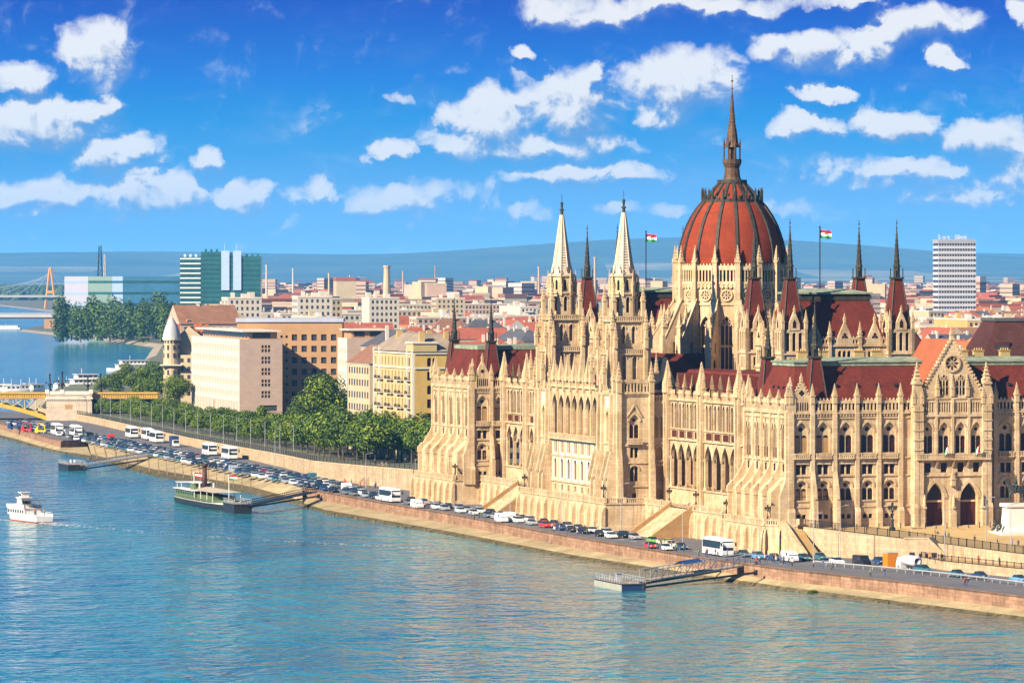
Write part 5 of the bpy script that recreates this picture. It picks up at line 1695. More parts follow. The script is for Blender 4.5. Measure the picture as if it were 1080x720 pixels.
for (Y, X, px) in near:
    r = rnd.random()
    if Y < 2300:
        kind = rnd.choices(['town', 'row', 'deep', 'low'], [5, 3, 3, 1])[0]; roof = rnd.choices(['gable', 'hip', 'flat'], [5, 3, 3])[0]
    else:
        kind = rnd.choices(['town', 'row', 'slab', 'tower', 'deep', 'low'], [6, 4, 2, .3, 4, 2])[0]; roof = rnd.choices(['gable', 'hip', 'flat'], [3, 3, 6])[0]
    if kind in ('slab', 'tower'): roof = 'flat'
    me, w, d, h = house_variant(kind, roof)
    wc = rnd.choices(['cream', 'pink', 'white', 'yellow', 'grey'], [5, 5, 2.6, 1.6, .5])[0]
    rc = 'flat' if roof == 'flat' else rnd.choices(['red', 'orange', 'brown', 'slate'], [4, 2.5, 3, 1])[0]
    o = bpy.data.objects.new('city_building', me)
    COL.objects.link(o)
    o.location = (X, Y, -3)
    o.rotation_euler = (0, 0, TH + rnd.choice([0, 0, pi / 2, pi / 2]) + rnd.uniform(-.12, .12))
    s = rnd.uniform(.9, 1.12)
    o.scale = (s, rnd.uniform(.9, 1.1), rnd.uniform(.86, 1.12))
    for i, m in ((0, CW[wc]), (2, CR[rc])):
        o.material_slots[i].link = 'OBJECT'; o.material_slots[i].material = m
    desc = {'cream': 'cream', 'pink': 'pink-beige', 'white': 'whitish', 'yellow': 'ochre', 'grey': 'grey'}[wc]
    rdesc = {'flat': 'flat-roofed', 'red': 'red-roofed', 'orange': 'orange-roofed', 'brown': 'brown-roofed', 'slate': 'dark-roofed'}[rc]
    kd = {'town': 'house', 'row': 'terrace block', 'slab': 'long slab block', 'tower': 'tower block', 'deep': 'deep house', 'low': 'low building'}[kind]
    key = (desc, rdesc, kd, landmark(px, Y))
    k = classes.get(key, 0); classes[key] = k + 1
    tag(o, f'{desc} {rdesc} {kd} {key[3]}, {ordinal(k)} of its sort', 'building', 'city buildings behind the palace')

# the far city: pale blocks and dark trees as a mass
b = MB(); f = MB()
rnd = random.Random(8)
def far_box(X, Y, w, d, h, m):
    a = rnd.uniform(0, 1.5)
    b.frame((X, Y), (cos(a), sin(a)), (-sin(a), cos(a)))
    b.box(-w / 2, w / 2, -d / 2, d / 2, -4, h, m)
    if rnd.random() < .7:
        for k in range(1, max(2, int(h / 4.5))):
            z = h * k / max(2, int(h / 4.5))
            b.box(-w / 2 - .05, w / 2 + .05, -d / 2 - .05, d / 2 + .05, z - .7, z + .5, 5)
    if rnd.random() < .5:
        b.box(-w / 2 - .3, w / 2 + .3, -d / 2 - .3, d / 2 + .3, h, h + rnd.uniform(.5, 4), rnd.choice([3, 3, 3, 4, 0]))
for (Y, X, px) in rest:
    far_box(X, Y, rnd.uniform(18, 50), rnd.uniform(12, 22), rnd.uniform(16, 27), rnd.choice([0, 0, 1, 1, 2]))
for i in range(4200):
    Y = 5400 + 9000 * rnd.random() ** 1.3
    px = rnd.uniform(262, 1100)
    X = xat(px, Y)
    if mnoise.noise((X / 900, Y / 1500, 0)) < -.22: continue
    tall = rnd.random() < .025
    far_box(X, Y, rnd.uniform(9, 36) if not tall else 22, rnd.uniform(12, 30), rnd.uniform(12, 24) if not tall else rnd.uniform(30, 44), rnd.choice([0, 0, 1, 1, 2]))
b.frame()
tag(b.build('far_city', [CW['cream'], CW['pink'], CW['white'], CR['red'], CR['brown'], CG]), kind='stuff')
LEAFD = mat('far_leaf', (.035, .07, .03), .9, .3, .05, col2=(.05, .09, .035), world_co=True)
def blob(X, Y, r, h, z0=-4):
    n = 6; vs = []; a0 = rnd.random() * 6
    for (q, z) in ((.75, 0), (1.0, .35), (.8, .7), (.35, .95)):
        for k in range(n):
            a = a0 + 2 * pi * k / n; rr = r * q * rnd.uniform(.7, 1.2)
            vs.append((X + rr * cos(a), Y + rr * sin(a), z0 + h * z * rnd.uniform(.9, 1.1)))
    vs.append((X, Y, z0 + h))
    fs = [(j * n + k, j * n + (k + 1) % n, (j + 1) * n + (k + 1) % n, (j + 1) * n + k) for j in range(3) for k in range(n)] + [(3 * n + k, 3 * n + (k + 1) % n, 4 * n) for k in range(n)]
    f.add(vs, fs, 0)
for i in range(2600):
    Y = 3600 + 12500 * rnd.random() ** .8
    px = rnd.uniform(-20, 1100)
    X = xat(px, Y)
    if px < 255 and Y < 10400: continue
    if mnoise.noise((X / 900, Y / 1500, 0)) > .12 and Y < 9000: continue
    blob(X, Y, rnd.uniform(7, 18), rnd.uniform(10, 19))
for i in range(520):                       # wooded far shore at the left
    Y = 10650 + rnd.random() * 900; X = xat(rnd.uniform(-25, 92), Y)
    blob(X, Y, rnd.uniform(10, 22), rnd.uniform(16, 34), -9)
tag(f.build('far_woods', LEAFD), kind='stuff')

# ---------------------------------------------------------------- named buildings left of the palace
def boxed(name, label, X, Y, rz, z=-3.0):
    return thing(name, label, 'building', (X, Y, z), rz)
# white office slab
X0, Y0 = gp(252.5, 439, -3)
o = boxed('office_slab', 'pale stone office slab with narrow window rows facing the river', X0, Y0, radians(13))
PALE = mat('pale_cladding', (.56, .49, .40), .85, .06, .2, course=(1.2, 2.4, .10)); PINKC = mat('pink_cladding', (.38, .28, .22), .85, .08, .2, course=(1.2, 2.4, .14))
L, Wd_, Hh = 113.0, 16.6, 29.3
b = MB()
b.frame((0, 0), (0, 1), (-1, 0))
def slab_wall(b, L, n, rows, z0, pitch, hw, hh, m):
    ops = []
    s = (L - 3) / n
    for i in range(n):
        for r in rows:
            ops.append(op(1.5 + s * (i + .5), s * hw, z0 + r * pitch, z0 + r * pitch + hh, depth=.35, fill=False))
    return ops
ops = slab_wall(b, L, 30, range(5), 7.2, 4.35, .26, 2.2, 0) + slab_wall(b, L, 30, [0], .9, 4.35, .30, 4.6, 0)
wall(b, 0, L, -4, Hh, ops, None, 0, 0)
b.frame((0, 0), (1, 0), (0, -1))
ops = [op(9.0 + i * 1.25, .45, 7.0 + r * 4.35 + k * 1.5, 7.0 + r * 4.35 + k * 1.5 + 1.15, depth=.3, fill=False) for r in range(5) for k in (0, 1) for i in range(3)] + [op(10.4, 2.9, 2.4, 4.2, depth=.5, fill=False)]
ops = [q for q in ops if q['hw'] < 2] 
wall(b, 0, Wd_, 5.8, Hh, ops, None, 0, 1)
wall(b, 0, Wd_, -4, 5.8, [op(11.2, 3.4, 2.0, 4.2, depth=.5, fill=False)], None, 0, 1)
b.frame()
b.box(.4, Wd_ - .3, .4, L, -4, Hh - .1, 2)
b.face([(Wd_, 0, -4), (Wd_, L, -4), (Wd_, L, Hh), (Wd_, 0, Hh)], 1); b.face([(0, L, -4), (Wd_, L, -4), (Wd_, L, Hh), (0, L, Hh)], 0)
b.face([(0, 0, Hh), (Wd_, 0, Hh), (Wd_, L, Hh), (0, L, Hh)], 3)
b.build('wall', [PALE, PINKC, CG, CR['flat']], o)
b = MB(); b.box(4, Wd_ - 1.5, 3, L - 4, Hh, Hh + 2.8, 1); 
for k in range(14):
    b.box(3.93, 4.0, 5 + k * 7.4, 10.6 + k * 7.4, Hh + .5, Hh + 2.4, 2)
b.box(5.5, 12.5, 2.94, 3.0, Hh + .5, Hh + 2.4, 2)
b.box(1.2, Wd_ - .4, .8, L - 2, Hh + 2.8, Hh + 3.4, 0)
b.build('penthouse', [PALE, CW['brown'], CG], o)
for r in range(3):
    bn = MB(); bn.box(-.12, -.02, 0, 1.4, 0, 3.0, r); bn.build('facade_banner', [F_RED, F_WHITE, F_GREEN], o, False, (0, 58 + r * 1.5, 2.2))
# brown wing
Yw = 1905
o = boxed('office_wing', 'brown stone office wing with square windows behind the pale slab', xat(250, Yw), Yw, 0)
Lw = xat(361, Yw) - xat(250, Yw); Hh = 35.4
b = MB().frame((0, 0), (1, 0), (0, -1))
k_ = FPX / Yw
cols = [(318 + 10.1 * i - 250) / k_ - 2.7 + 1.5 for i in range(-0, 5)]
cols = [(x - 250) / k_ for x in (310.5, 320.8, 331.2, 341.5, 351.8)]
ops = [op(c, 1.05, Hh - 7.2 - r * 4.45, Hh - 4.8 - r * 4.45, depth=.5, fill=False) for c in cols for r in range(7)]
ops += [op((x - 250) / k_, .45, Hh - 6.2 - r * 3.1, Hh - 5.2 - r * 3.1, depth=.4, fill=False) for x in (297, 302.3) for r in range(9)]
wall(b, 0, Lw, -4, Hh, ops, None, 0, 0)
b.frame(); b.box(.3, Lw - .3, .6, 18, -4, Hh, 1); b.face([(Lw, 0, -4), (Lw, 18, -4), (Lw, 18, Hh), (Lw, 0, Hh)], 0); b.face([(0, 0, -4), (0, 18, -4), (0, 18, Hh), (0, 0, Hh)], 0)
b.build('wall', [CW['brown'], CG], o)
b = MB(); b.box(-.5, Lw + .5, -.6, 18.5, Hh, Hh + 1.5, 0); b.build('roof', mat('blue_grey_roof', (.33, .36, .45), .6, .1, .2), o)
# second slab
Ys = 1800
o = boxed('second_office_slab', 'shorter pinkish office slab right of the brown wing, behind big trees', xat(366, Ys), Ys, radians(13))
b = MB().frame((0, 0), (0, 1), (-1, 0)); Hh = 30.5
wall(b, 0, 18, -4, Hh, slab_wall(b, 18, 5, range(5), 7.0, 4.4, .26, 2.2, 0), None, 0, 0)
b.frame((0, 0), (1, 0), (0, -1))
wall(b, 0, 16, -4, Hh, [op(8.8 + i * 1.25, .45, 7.0 + r * 4.4 + k * 1.5, 8.15 + r * 4.4 + k * 1.5, depth=.3, fill=False) for r in range(5) for k in (0, 1) for i in range(3)], None, 0, 1)
b.frame(); b.box(.4, 15.7, .4, 18, -4, Hh - .1, 2); b.face([(16, 0, -4), (16, 18, -4), (16, 18, Hh), (16, 0, Hh)], 1); b.face([(0, 0, Hh), (16, 0, Hh), (16, 18, Hh), (0, 18, Hh)], 3)
b.build('wall', [PALE, PINKC, CG, CR['flat']], o)
b = MB(); b.box(2, 14.5, 2, 16, Hh, Hh + 2.8, 1); b.box(3, 7, 1.95, 2, Hh + .5, Hh + 2.5, 2); b.box(9, 13, 1.95, 2, Hh + .5, Hh + 2.5, 2); b.box(.6, 15.6, .4, 17.5, Hh + 2.8, Hh + 3.4, 0)
b.build('penthouse', [PALE, CW['brown'], CG], o)
# yellow apartment building
o = boxed('apartment_building', 'ornate yellow apartment building with balconies beside the north pavilion', -27.8, 1390, TH, -1.0)
YEL = mat('yellow_render', (.43, .325, .155), .85, .10, .25); L = 43.5; Hh = 30.0
DARKY = mat('ochre_side_render', (.46, .31, .09), .9, .14, .3)
b = MB().frame((0, 0), (0, 1), (-1, 0))
ops = []; n = 12; s = L / n
for i in range(n):
    for r in range(7):
        ops.append(op(s * (i + .5), .62, 2.2 + r * 3.95, 4.6 + r * 3.95, depth=.4, style='cross', name='window'))
wall(b, 0, L, -4, Hh, ops, o, 0, 0)
for z in (5.6, 9.5, 25.2, 29.4):
    course(b, 0, L, z, .4, .35, 0, 1)
for (a, c) in ((0, 6.4), (L - 8, L - 1.5)):      # corner bays
    for q in (a, c - .5):
        b.box(q, q + .5, 0, .7, -4, Hh + 1, 1)
b.frame((0, 0), (1, 0), (0, -1))
ops = [op(u, .62, 2.2 + r * 3.95, 4.7 + r * 3.95, 'round' if r in (6, 4) else 'rect', depth=.4, style='cross') for u in (4.4, 6.0) for r in range(7)]
wall(b, 0, 15, -4, Hh, ops, o, 0, 2)
for z in (5.6, 9.5, 25.2, 29.4):
    course(b, 0, 15, z, .4, .35, 0, 1)
b.frame(); b.box(.6, 14.5, .6, L, -4, Hh, 2); b.face([(0, L, -4), (15, L, -4), (15, L, Hh), (0, L, Hh)], 0)
b.build('wall', [YEL, TRIM, DARKY], o)
for i in (1, 3, 4, 6, 7, 9, 10):
    for r in (1, 2, 3, 4, 5):
        bb = MB(); bb.box(-1.1, 0, -1.5, 1.5, 0, .2, 0)
        for k in range(9):
            bb.box(-1.1, -1.04, -1.5 + k * .36, -1.42 + k * .36, .2, 1.1, 1)
        bb.box(-1.14, -1.0, -1.5, 1.5, 1.05, 1.15, 1)
        bb.build('balcony', [TRIM, IRON], o, False, (0, s * (i + .5), 1.9 + r * 3.95))
b = MB(); b.frust(-.6, 15.5, -.6, L + .5, Hh + .1, 5, 11, 7, L - 8, Hh + 5.2, 0); b.build('roof', mat('weathered_roof', (.24, .19, .14), .9, .25, .25), o)
for (x_, y_) in ((3, 3), (9, 16), (4, 30), (11, 5)):
    b = MB(); b.box(-.8, .8, -.5, .5, 0, 4.5, 0); b.build('chimney', CHIM, o, False, (x_, y_, Hh + 1.4))
b = MB(); b.box(-.5, 6.5, -.5, 6.8, Hh, Hh + 2.4, 0); b.box(-.8, 6.8, -.8, 7.1, Hh + 2.4, Hh + 2.9, 1); b.build('corner_attic', [YEL, TRIM], o)
# turreted corner building
Yt = 2000
o = boxed('turreted_house', 'cream corner building with grey conical turret by the river trees', xat(181, Yt), Yt, 0, -3.5)
b = MB()
b.cone(0, 0, -4, 28.5, 3.3, 3.3, 16, 0, 0)
b.cone(0, 0, 27.6, 28.6, 3.7, 3.8, 16, 0, 3)
for k in range(16):
    a = 2 * pi * k / 16
    b.frame((3.32 * cos(a), 3.32 * sin(a)), (-sin(a), cos(a)), (cos(a), sin(a)))
    for z in (8, 13.4, 20.3, 23.6):
        if k % 2: b.box(-.42, .42, -.1, .03, z, z + 1.9, 1)
    b.box(-.3, .3, -.1, .12, 26.4, 27.3, 1)
b.frame()
b.box(-3.6, 18, 2.5, 40, -4, 24, 0); b.box(2.5, 18, -1.0, 40, -4, 21.5, 0)
b.frame((2.5, -1), (1, 0), (0, -1)); windows_on(b, .5, 6, 4, 21, 2, 5, .45, .5)
b.frame((-3.6, 40), (0, -1), (-1, 0)); windows_on(b, 1, 34, 4, 23, 9, 5, .45, .5)
b.frame()
b.box(-4.6, 4.6, -4.6, 2, 17.2, 17.6, 3)
b.build('wall', [CW['cream'], CG, CR['flat'], TRIM], o)
b = MB(); b.lathe(0, 0, [(3.7, 28.6), (3.4, 30.6), (2.5, 33.4), (1.2, 35.8), (.1, 37.2)], 16); b.build('turret_roof', mat('zinc_roof', (.36, .36, .36), .5, .1, .5), o, True)
b = MB(); b.add([(-4, 3, 24), (-4, 40, 24), (7, 3, 33), (7, 40, 33), (18.5, 3, 24), (18.5, 40, 24)], [(0, 1, 3, 2), (2, 3, 5, 4)], 0); b.add([(-4, 2.6, 24), (7, 2.6, 33.2), (18.5, 2.6, 24)], [(0, 1, 2)], 1)
b.build('roof', [CR['brown'], CW['cream']], o)
for x_, y_ in ((2, 8), (9, 14), (14, 6), (10, 26)):
    b = MB(); b.box(-.9, .9, -.7, .7, 0, 5.5, 0); b.build('chimney', mat('red_brick', (.36, .12, .06), .9, .2, .8), o, False, (x_, y_, 28.5))
for i, (px, Yb, w, d, h, wc, rc, lab) in enumerate(((215, 2080, 26, 24, 33, 'pink', 'brown', 'pink-beige house with brown roof right of the grey turret'), (236, 2120, 18, 20, 34, 'cream', 'red', 'cream house with tall red chimney roofline above the pale slab'),
                                  (403, 1500, 15, 26, 27, 'cream', 'brown', 'narrow cream house with steep brown roof just behind the yellow building'), (420, 1560, 18, 24, 31, 'pink', 'slate', 'pink house with dark steep roof behind the yellow building'))):
    o = put('town_house', house_mesh(w, d, h, 'gable', i + 90), None, (xat(px, Yb), Yb, -3), TH)
    for k, m in ((0, CW[wc]), (2, CR[rc])):
        o.material_slots[k].link = 'OBJECT'; o.material_slots[k].material = m
    tag(o, lab, 'house')
# east of the palace: dark mansard roofs
for (px0, px1, Yb, ze, zt, lab) in ((1036, 1120, 1165, 30.5, 40.2, 'dark mansard roofed building with red slopes behind the right roof end'), (953, 988, 1230, 28, 36.2, 'dark roofed block just behind the orange gable roof')):
    X0, X1 = xat(px0, Yb), xat(px1, Yb)
    o = thing('mansard_building', lab, 'building', (X0, Yb, 0), radians(8))
    w = X1 - X0
    b = MB(); b.box(0, w, 0, 22, -2, ze, 0); b.frame((0, 0), (1, 0), (0, -1)); windows_on(b, 1, w - 1, 2, ze - 1, max(3, int(w / 3)), 6); b.frame(); b.build('wall', [CW['cream'], CG], o)
    b = MB(); b.frust(-.5, w + .5, -.5, 22.5, ze, 4.5, w - 4.5, 4.5, 18, zt, 0, 1); b.box(4, w - 4, 4, 18.5, zt - .2, zt + .5, 1)
    for k in range(max(1, int(w / 9))):
        b.box(3 + k * 9, 7 + k * 9, 1.0, 5, ze, ze + 4.6, 0); b.box(3.4 + k * 9, 6.6 + k * 9, .93, 1.0, ze + .8, ze + 3.8, 2)
    b.build('roof', [mat('dark_red_roof', (.075, .026, .02), .85, .35, .3, course=(.7, 1.1, .3), streak=.4), CR['slate'], CG], o)

# ---------------------------------------------------------------- distant landmarks
TEAL = mat('green_glass', (.025, .12, .11), .12, .3, .08, spec=.6); TEALD = mat('dark_green_glass', (.02, .07, .065), .12, .3, .08, spec=.6); BLUEG = mat('blue_glass', (.04, .13, .22), .12, .2, .05, spec=.6)
BAND = mat('pale_spandrel', (.50, .55, .52), .6, .08, .2); PYL = mat('pale_blue_cladding', (.32, .42, .58), .5, .06, .1)
Yg = 4400; kg = FPX / Yg
o = thing('glass_tower_complex', 'stepped green glass office towers with two pale blue pylons', 'office towers', (xat(190, Yg), Yg, -4), 0)
def gx_(px): return xat(px, Yg) - xat(190, Yg)
def gz_(py): return zat(py, Yg) + 4
def tower_part(name, p0, p1, ytop, depth, m1, m2, floors, band):
    b = MB(); h = gz_(ytop); x0, x1 = gx_(p0), gx_(p1)
    b.box(x0, x1, 0, depth, -2, h, 0)
    for k in range(floors):
        z = h * (k + .5) / floors
        b.box(x0 - .15, x1 + .15, -.15, depth, z, z + h / floors * band, 1)
    if name == 'office_tower':
        for q in range(3):
            b.box(x0 + 3 + q * 5, x0 + 5 + q * 5, 4, 8, h, h + 2.5, 1)
    b.build(name, [m1, m2], o)
tower_part('office_tower', 190, 211.5, 271, 20, TEALD, BAND, 16, .30)
tower_part('office_tower', 212, 233, 265.5, 26, TEALD, TEAL, 18, .3)
tower_part('office_tower', 233, 255, 269, 22, TEAL, TEALD, 16, .25)
tower_part('office_tower', 255.3, 275, 270.5, 26, TEALD, TEAL, 16, .25)
for p0, p1 in ((233.5, 242), (246, 254.5)):
    b = MB(); b.box(gx_(p0), gx_(p1), -1.6, -.3, gz_(306), gz_(264.5), 0); b.bar((gx_(p0) + 3, 0, gz_(265)), (gx_(p0) + 3, 0, gz_(257)), .3, 0); b.build('pylon', PYL, o)
Yl = 4560
o = thing('glass_hall', 'long low blue and grey glass hall beside the river trees', 'building', (xat(68, Yl), Yl, -4), 0)
for (p0, p1, m1, m2) in ((68, 93, mat('pale_lilac_cladding', (.42, .41, .48), .5, .06, .05), PYL), (93.2, 118, mat('sage_cladding', (.22, .30, .26), .5, .06, .05), TEAL), (118.2, 129.5, PYL, BLUEG), (129.7, 190, BLUEG, TEALD)):
    b = MB(); x0, x1 = xat(p0, Yl) - xat(68, Yl), xat(p1, Yl) - xat(68, Yl); h = zat(291.5, Yl) + 4
    b.box(x0, x1, 0, 30, -3, h, 0)
    for k in range(5):
        b.box(x0 - .1, x1 + .1, -.12, 30, h * (k + .4) / 5, h * (k + .62) / 5, 1)
    b.build('glass_section', [m1, m2], o)
# white high-rise with rooftop sign
Yh = 3800
o = thing('white_high_rise', 'white banded high-rise with illegible rooftop letters beyond the red roofs', 'high-rise', (xat(990, Yh), Yh, -3), radians(8))
w = 29.3; h = zat(252.5, Yh) + 3
b = MB(); b.box(0, w, 0, 18, -3, h - 3, 0)
N = 19
for k in range(N):
    z = (h - 3) * k / N
    b.box(-.4, w + .4, -.4, 18.4, z, z + (h - 3) / N * .52, 1)
    for q in range(14):
        b.box(w * q / 14 - .15, w * q / 14 + .15, -.42, 0, z, z + (h - 3) / N, 1)
b.box(-.5, w + .5, -.5, 18.5, h - 3, h, 2)
b.build('wall', [CG, mat('white_panel', (.42, .42, .45), .7, .05, .1), mat('grey_fin', (.28, .29, .33), .7, .1, .3)], o)
def letters(txt, size, parent, loc, m):
    c = bpy.data.curves.new('rooftop_letters', 'FONT'); c.body = txt; c.size = size; c.extrude = .2; c.materials.append(m)
    ob = bpy.data.objects.new('rooftop_letters', c); COL.objects.link(ob); ob.parent = parent; ob.location = loc; ob.rotation_euler = (pi / 2, 0, 0)
    me = bpy.data.meshes.new_from_object(ob); bpy.data.objects.remove(ob)
    ob = put('rooftop_letters', me, parent, loc); ob.rotation_euler = (pi / 2, 0, 0)
    return ob
letters('S o t   Slimi', 5.0, o, (-.5, 1, h + .2), WHITE)
b = MB()
for k in range(10): b.bar((1 + k * 3, 1.6, h), (1 + k * 3, 1.6, h + 2.6), .12)
b.build('sign_frame', GALV, o)
# stacks and masts
for (px, yt, yb, Ys, r, m, lab) in ((408, 280, 300, 5200, 4.5, CW['cream'], 'stout cream tower left of the twin spires in the far city'), (627.5, 271, 302, 4600, 1.7, CW['pink'], 'pink brick chimney between the twin spires'), (568.3, 281, 300, 5600, 1.8, CW['pink'], 'pale chimney left of the spires'),
                                     (459, 280, 298, 6000, 1.3, CW['brown'], 'thin brown stack above the long slab blocks'), (281, 279, 298, 5200, 1.4, CW['white'], 'thin white stack right of the green towers'), (309, 283, 297, 6500, 1.6, CW['white'], 'short white stack above the brown wing'), (347, 288, 306, 4700, 1.5, CW['cream'], 'cream stack behind the brown wing'),
                                     (369, 290, 305, 5600, 1.4, CW['grey'], 'grey stack beside the second slab'), (425, 286, 300, 6900, 1.7, CW['pink'], 'pink stack right of the cream tower')):
    b = MB(); z0, z1 = zat(yb, Ys) - 14, zat(yt, Ys)
    r *= .72 if r < 4 else .85; b.cone(0, 0, z0, z1, r * 1.15, r * .8, 10); b.cone(0, 0, z1 - 2, z1, r, r, 10)
    tag(put('chimney_stack', b.mesh('chimney_stack', [m]), None, (xat(px, Ys), Ys, 0)), lab, 'chimney')
for (px, yt, Ys, s, m, lab) in ((105.5, 259, 6200, 5, IRON, 'dark lattice mast on the left skyline'), (110.5, 268, 6300, 2.5, CW['white'], 'short pale mast beside the dark lattice mast')):
    b = MB(); z1 = zat(yt, Ys)
    for sx in (-1, 1):
        for sy in (-1, 1):
            b.bar((sx * s, sy * s, -5), (sx * s * .25, sy * s * .25, z1), .45, 0, 4)
    for k in range(12):
        z = -5 + (z1 + 5) * k / 12; q = s * (1 - .75 * k / 12)
        b.box(-q, q, -q, q, z, z + .8)
        b.bar((-q, -q, z), (q, -q, z + (z1 + 5) / 12), .35, 0, 4)
    tag(put('radio_mast', b.mesh('radio_mast', [m]), None, (xat(px, Ys), Ys, 0)), lab, 'mast')
# orange A-shaped bridge pylon, its low deck
Yp = 8200
o = thing('cable_bridge', 'distant bridge with tall orange A-shaped pylon and thin cables', 'bridge', (xat(53, Yp), Yp, 0), 0)
ORG = mat('orange_paint', (.60, .26, .05), .6, .1, .1)
b = MB(); zt = zat(283, Yp)
for sx in (-1, 1):
    b.bar((sx * 9, 0, WZ), (sx * 1.0, 0, zt), 1.8, 0, 6)
b.box(-5, 5, -1.5, 1.5, 18, 22); b.box(-1.8, 1.8, -1.8, 1.8, zt - 4, zt + 2)
b.build('pylon', ORG, o)
b = MB(); b.box(-260, 70, -6, 6, 11, 14.5, 0); b.build('deck', CW['grey'], o)
b = MB()
for k in range(1, 7):
    for sx in (-1, 1):
        if sx * k * 28 < 70: b.bar((0, 0, zt - k * 3), (sx * k * 28, 0, 14), .25, 0, 4)
b.build('cables', GALV, o)
Yb = 5250
o = thing('concrete_bridge', 'grey concrete river bridge ending at the wooded point', 'bridge', (xat(53, Yb), Yb, 0), 0)
b = MB(); x0, x1 = xat(-40, Yb) - xat(53, Yb), xat(74, Yb) - xat(53, Yb); z0, z1 = zat(336.5, Yb), zat(331, Yb)
b.box(x0, x1, -8, 8, z0 + 2, z1, 0); b.box(x0, x1, -6, 6, z0, z0 + 2, 1); b.build('deck', [mat('pale_concrete', (.40, .39, .40), .9, .1, .05), CW['grey']], o)
b = MB(); b.box(x0, x1, -8.3, -8, z1, z1 + 1.2); b.build('parapet', GALV, o)
b = MB(); b.box(-6, 6, -7, 7, WZ - 1, z0); b.build('pier', CW['brown'], o)
b = MB(); b.box(-3, 3, -5, 5, -10, z0); b.build('pier', CW['brown'], o, False, (x1 - 8, 0, 0))

# yellow bridge with stone pier at the left edge
Ym = 1915
o = thing('yellow_bridge', 'yellow iron arch bridge with pale stone pier at the left edge', 'bridge', (xat(50, Ym), Ym, 0), 0)
YB = mat('yellow_bridge_paint', (.52, .33, .05), .7, .18, .5)
km = FPX / Ym
def mx(px): return xat(px, Ym) - xat(50, Ym)
zd0, zd1 = zat(419.5, Ym), zat(413.5, Ym)
for (p0, p1) in ((-130, 50), (97, 166)):
    b = MB(); x0, x1 = mx(p0), mx(p1)
    b.box(x0, x1, 0, 16, zd0, zd1 - .3, 0)
    b.box(x0, x1, -.5, .2, zd1 - .6, zd1, 0); b.box(x0, x1, -.35, 16.3, zd0 - .35, zd0, 1)
    for k in range(int((x1 - x0) / .9)):
        b.box(x0 + k * .9, x0 + k * .9 + .12, -.42, -.3, zd0, zd1 - .6, 1)
    b.box(x0, x1, .5, 15.5, zd1 - .3, zd1 - .2, 2)
    b.build('deck', [YB, CW['brown'], ASPH], o)
b = MB()
def rib_z(x): return -4.8 + (zd0 - .6 + 4.8) * (1 - ((x - mx(-45)) / (0 - mx(-45))) ** 2) if x > mx(-45) else -4.8 + (zd0 - .6 + 4.8) * (1 - ((x - mx(-45)) / (0 - mx(-45))) ** 2)
xs = [mx(-130) + (0 - mx(-130)) * k / 30 for k in range(31)]
for yy in (0, 5, 10, 15):
    b = MB()
    for a, c in zip(xs, xs[1:]):
        za, zc = rib_z(a) - 1.6, rib_z(c) - 1.6
        b.add([(a, yy, za), (c, yy, zc), (c, yy, zc + 1.6), (a, yy, za + 1.6), (a, yy + .6, za), (c, yy + .6, zc), (c, yy + .6, zc + 1.6), (a, yy + .6, za + 1.6)], [(0, 1, 2, 3), (4, 5, 6, 7), (0, 1, 5, 4), (2, 3, 7, 6)], 0)
    b.build('arch_rib', YB, o)
b = MB()
for a, c in zip(xs[::2], xs[2::2]):
    b.bar((a, .2, rib_z(a)), (a, .2, zd0), .16, 0, 4); b.bar((a, .2, rib_z(a)), (c, .2, zd0), .13, 0, 4); b.bar((c, .2, rib_z(c)), (a, .2, zd0), .13, 0, 4)
b.build('truss', mat('pale_yellow_paint', (.55, .45, .25), .7, .1, .5), o)
b = MB(); x0, x1 = mx(49.5), mx(97.5); zp0 = zat(446, Ym)
b.box(x0, x1, -2.5, 18, WZ - 1, zd1 - 1.0, 0); b.box(x0 - .4, x1 + .4, -3.0, 18.4, zd1 - 2.6, zd1 - 2.0, 1); b.box(x0 - .1, x1 + .1, -2.8, -2.2, zd1 - 1.0, zd1 + .5, 1)
for k in range(20):
    b.box(x0 + k * (x1 - x0) / 20, x0 + (k + .5) * (x1 - x0) / 20, -2.9, -2.6, zd1 - 3.1, zd1 - 2.6, 1)
b.box(mx(69), mx(77), -2.56, -2.4, zat(431, Ym), zat(426.5, Ym), 2)
for px in (50.5, 66, 96.5): b.box(mx(px) - .8, mx(px) + .8, -3, -1.4, zd1 - .5, zd1 + 1.1, 1)
b.build('stone_pier', [mat('pier_stone', (.50, .41, .31), .9, .15, .4, course=(.8, 1.6, .25)), TRIM, STONE_D], o)
for px in (104, 118, 134, 150):
    b = MB(); b.box(-.6, .6, 1, 14, -10, zd0); b.build('support', IRON, o, False, (mx(px), 0, 0))
def ornate_column(h):
    b = MB(); b.lathe(0, 0, [(.75, 0), (.75, 1), (.42, 1.3), (.36, h * .35), (.62, h * .38), (.75, h * .45), (.3, h * .5), (.26, h * .9), (.5, h * .93), (.3, h * .98), (.02, h)], 8)
    for s in (-1, 1):
        b.bar((0, 0, h * .4), (s * 1.5, 0, h * .5), .12); b.cone(s * 1.5, 0, h * .5, h * .58, .25, .3, 6); 
    return b
for i, (px, h, lab) in enumerate(((53, 7.4, 'tall black ornate column on the left end of the stone bridge pier'), (66, 8.4, 'tallest black ornate column on the stone bridge pier'), (93, 6.6, 'black ornate column on the right end of the bridge pier'), (106, 7.6, 'black ornate column over the yellow approach span, beside the park trees'))):
    c = ornate_column(h); ob = c.build('ornate_column', IRON, None, True, (xat(px, Ym), Ym - 1.5 + (0 if i < 3 else 2), zd1 - .1)); tag(ob, lab, 'lamp column', 'ornate columns on the bridge')

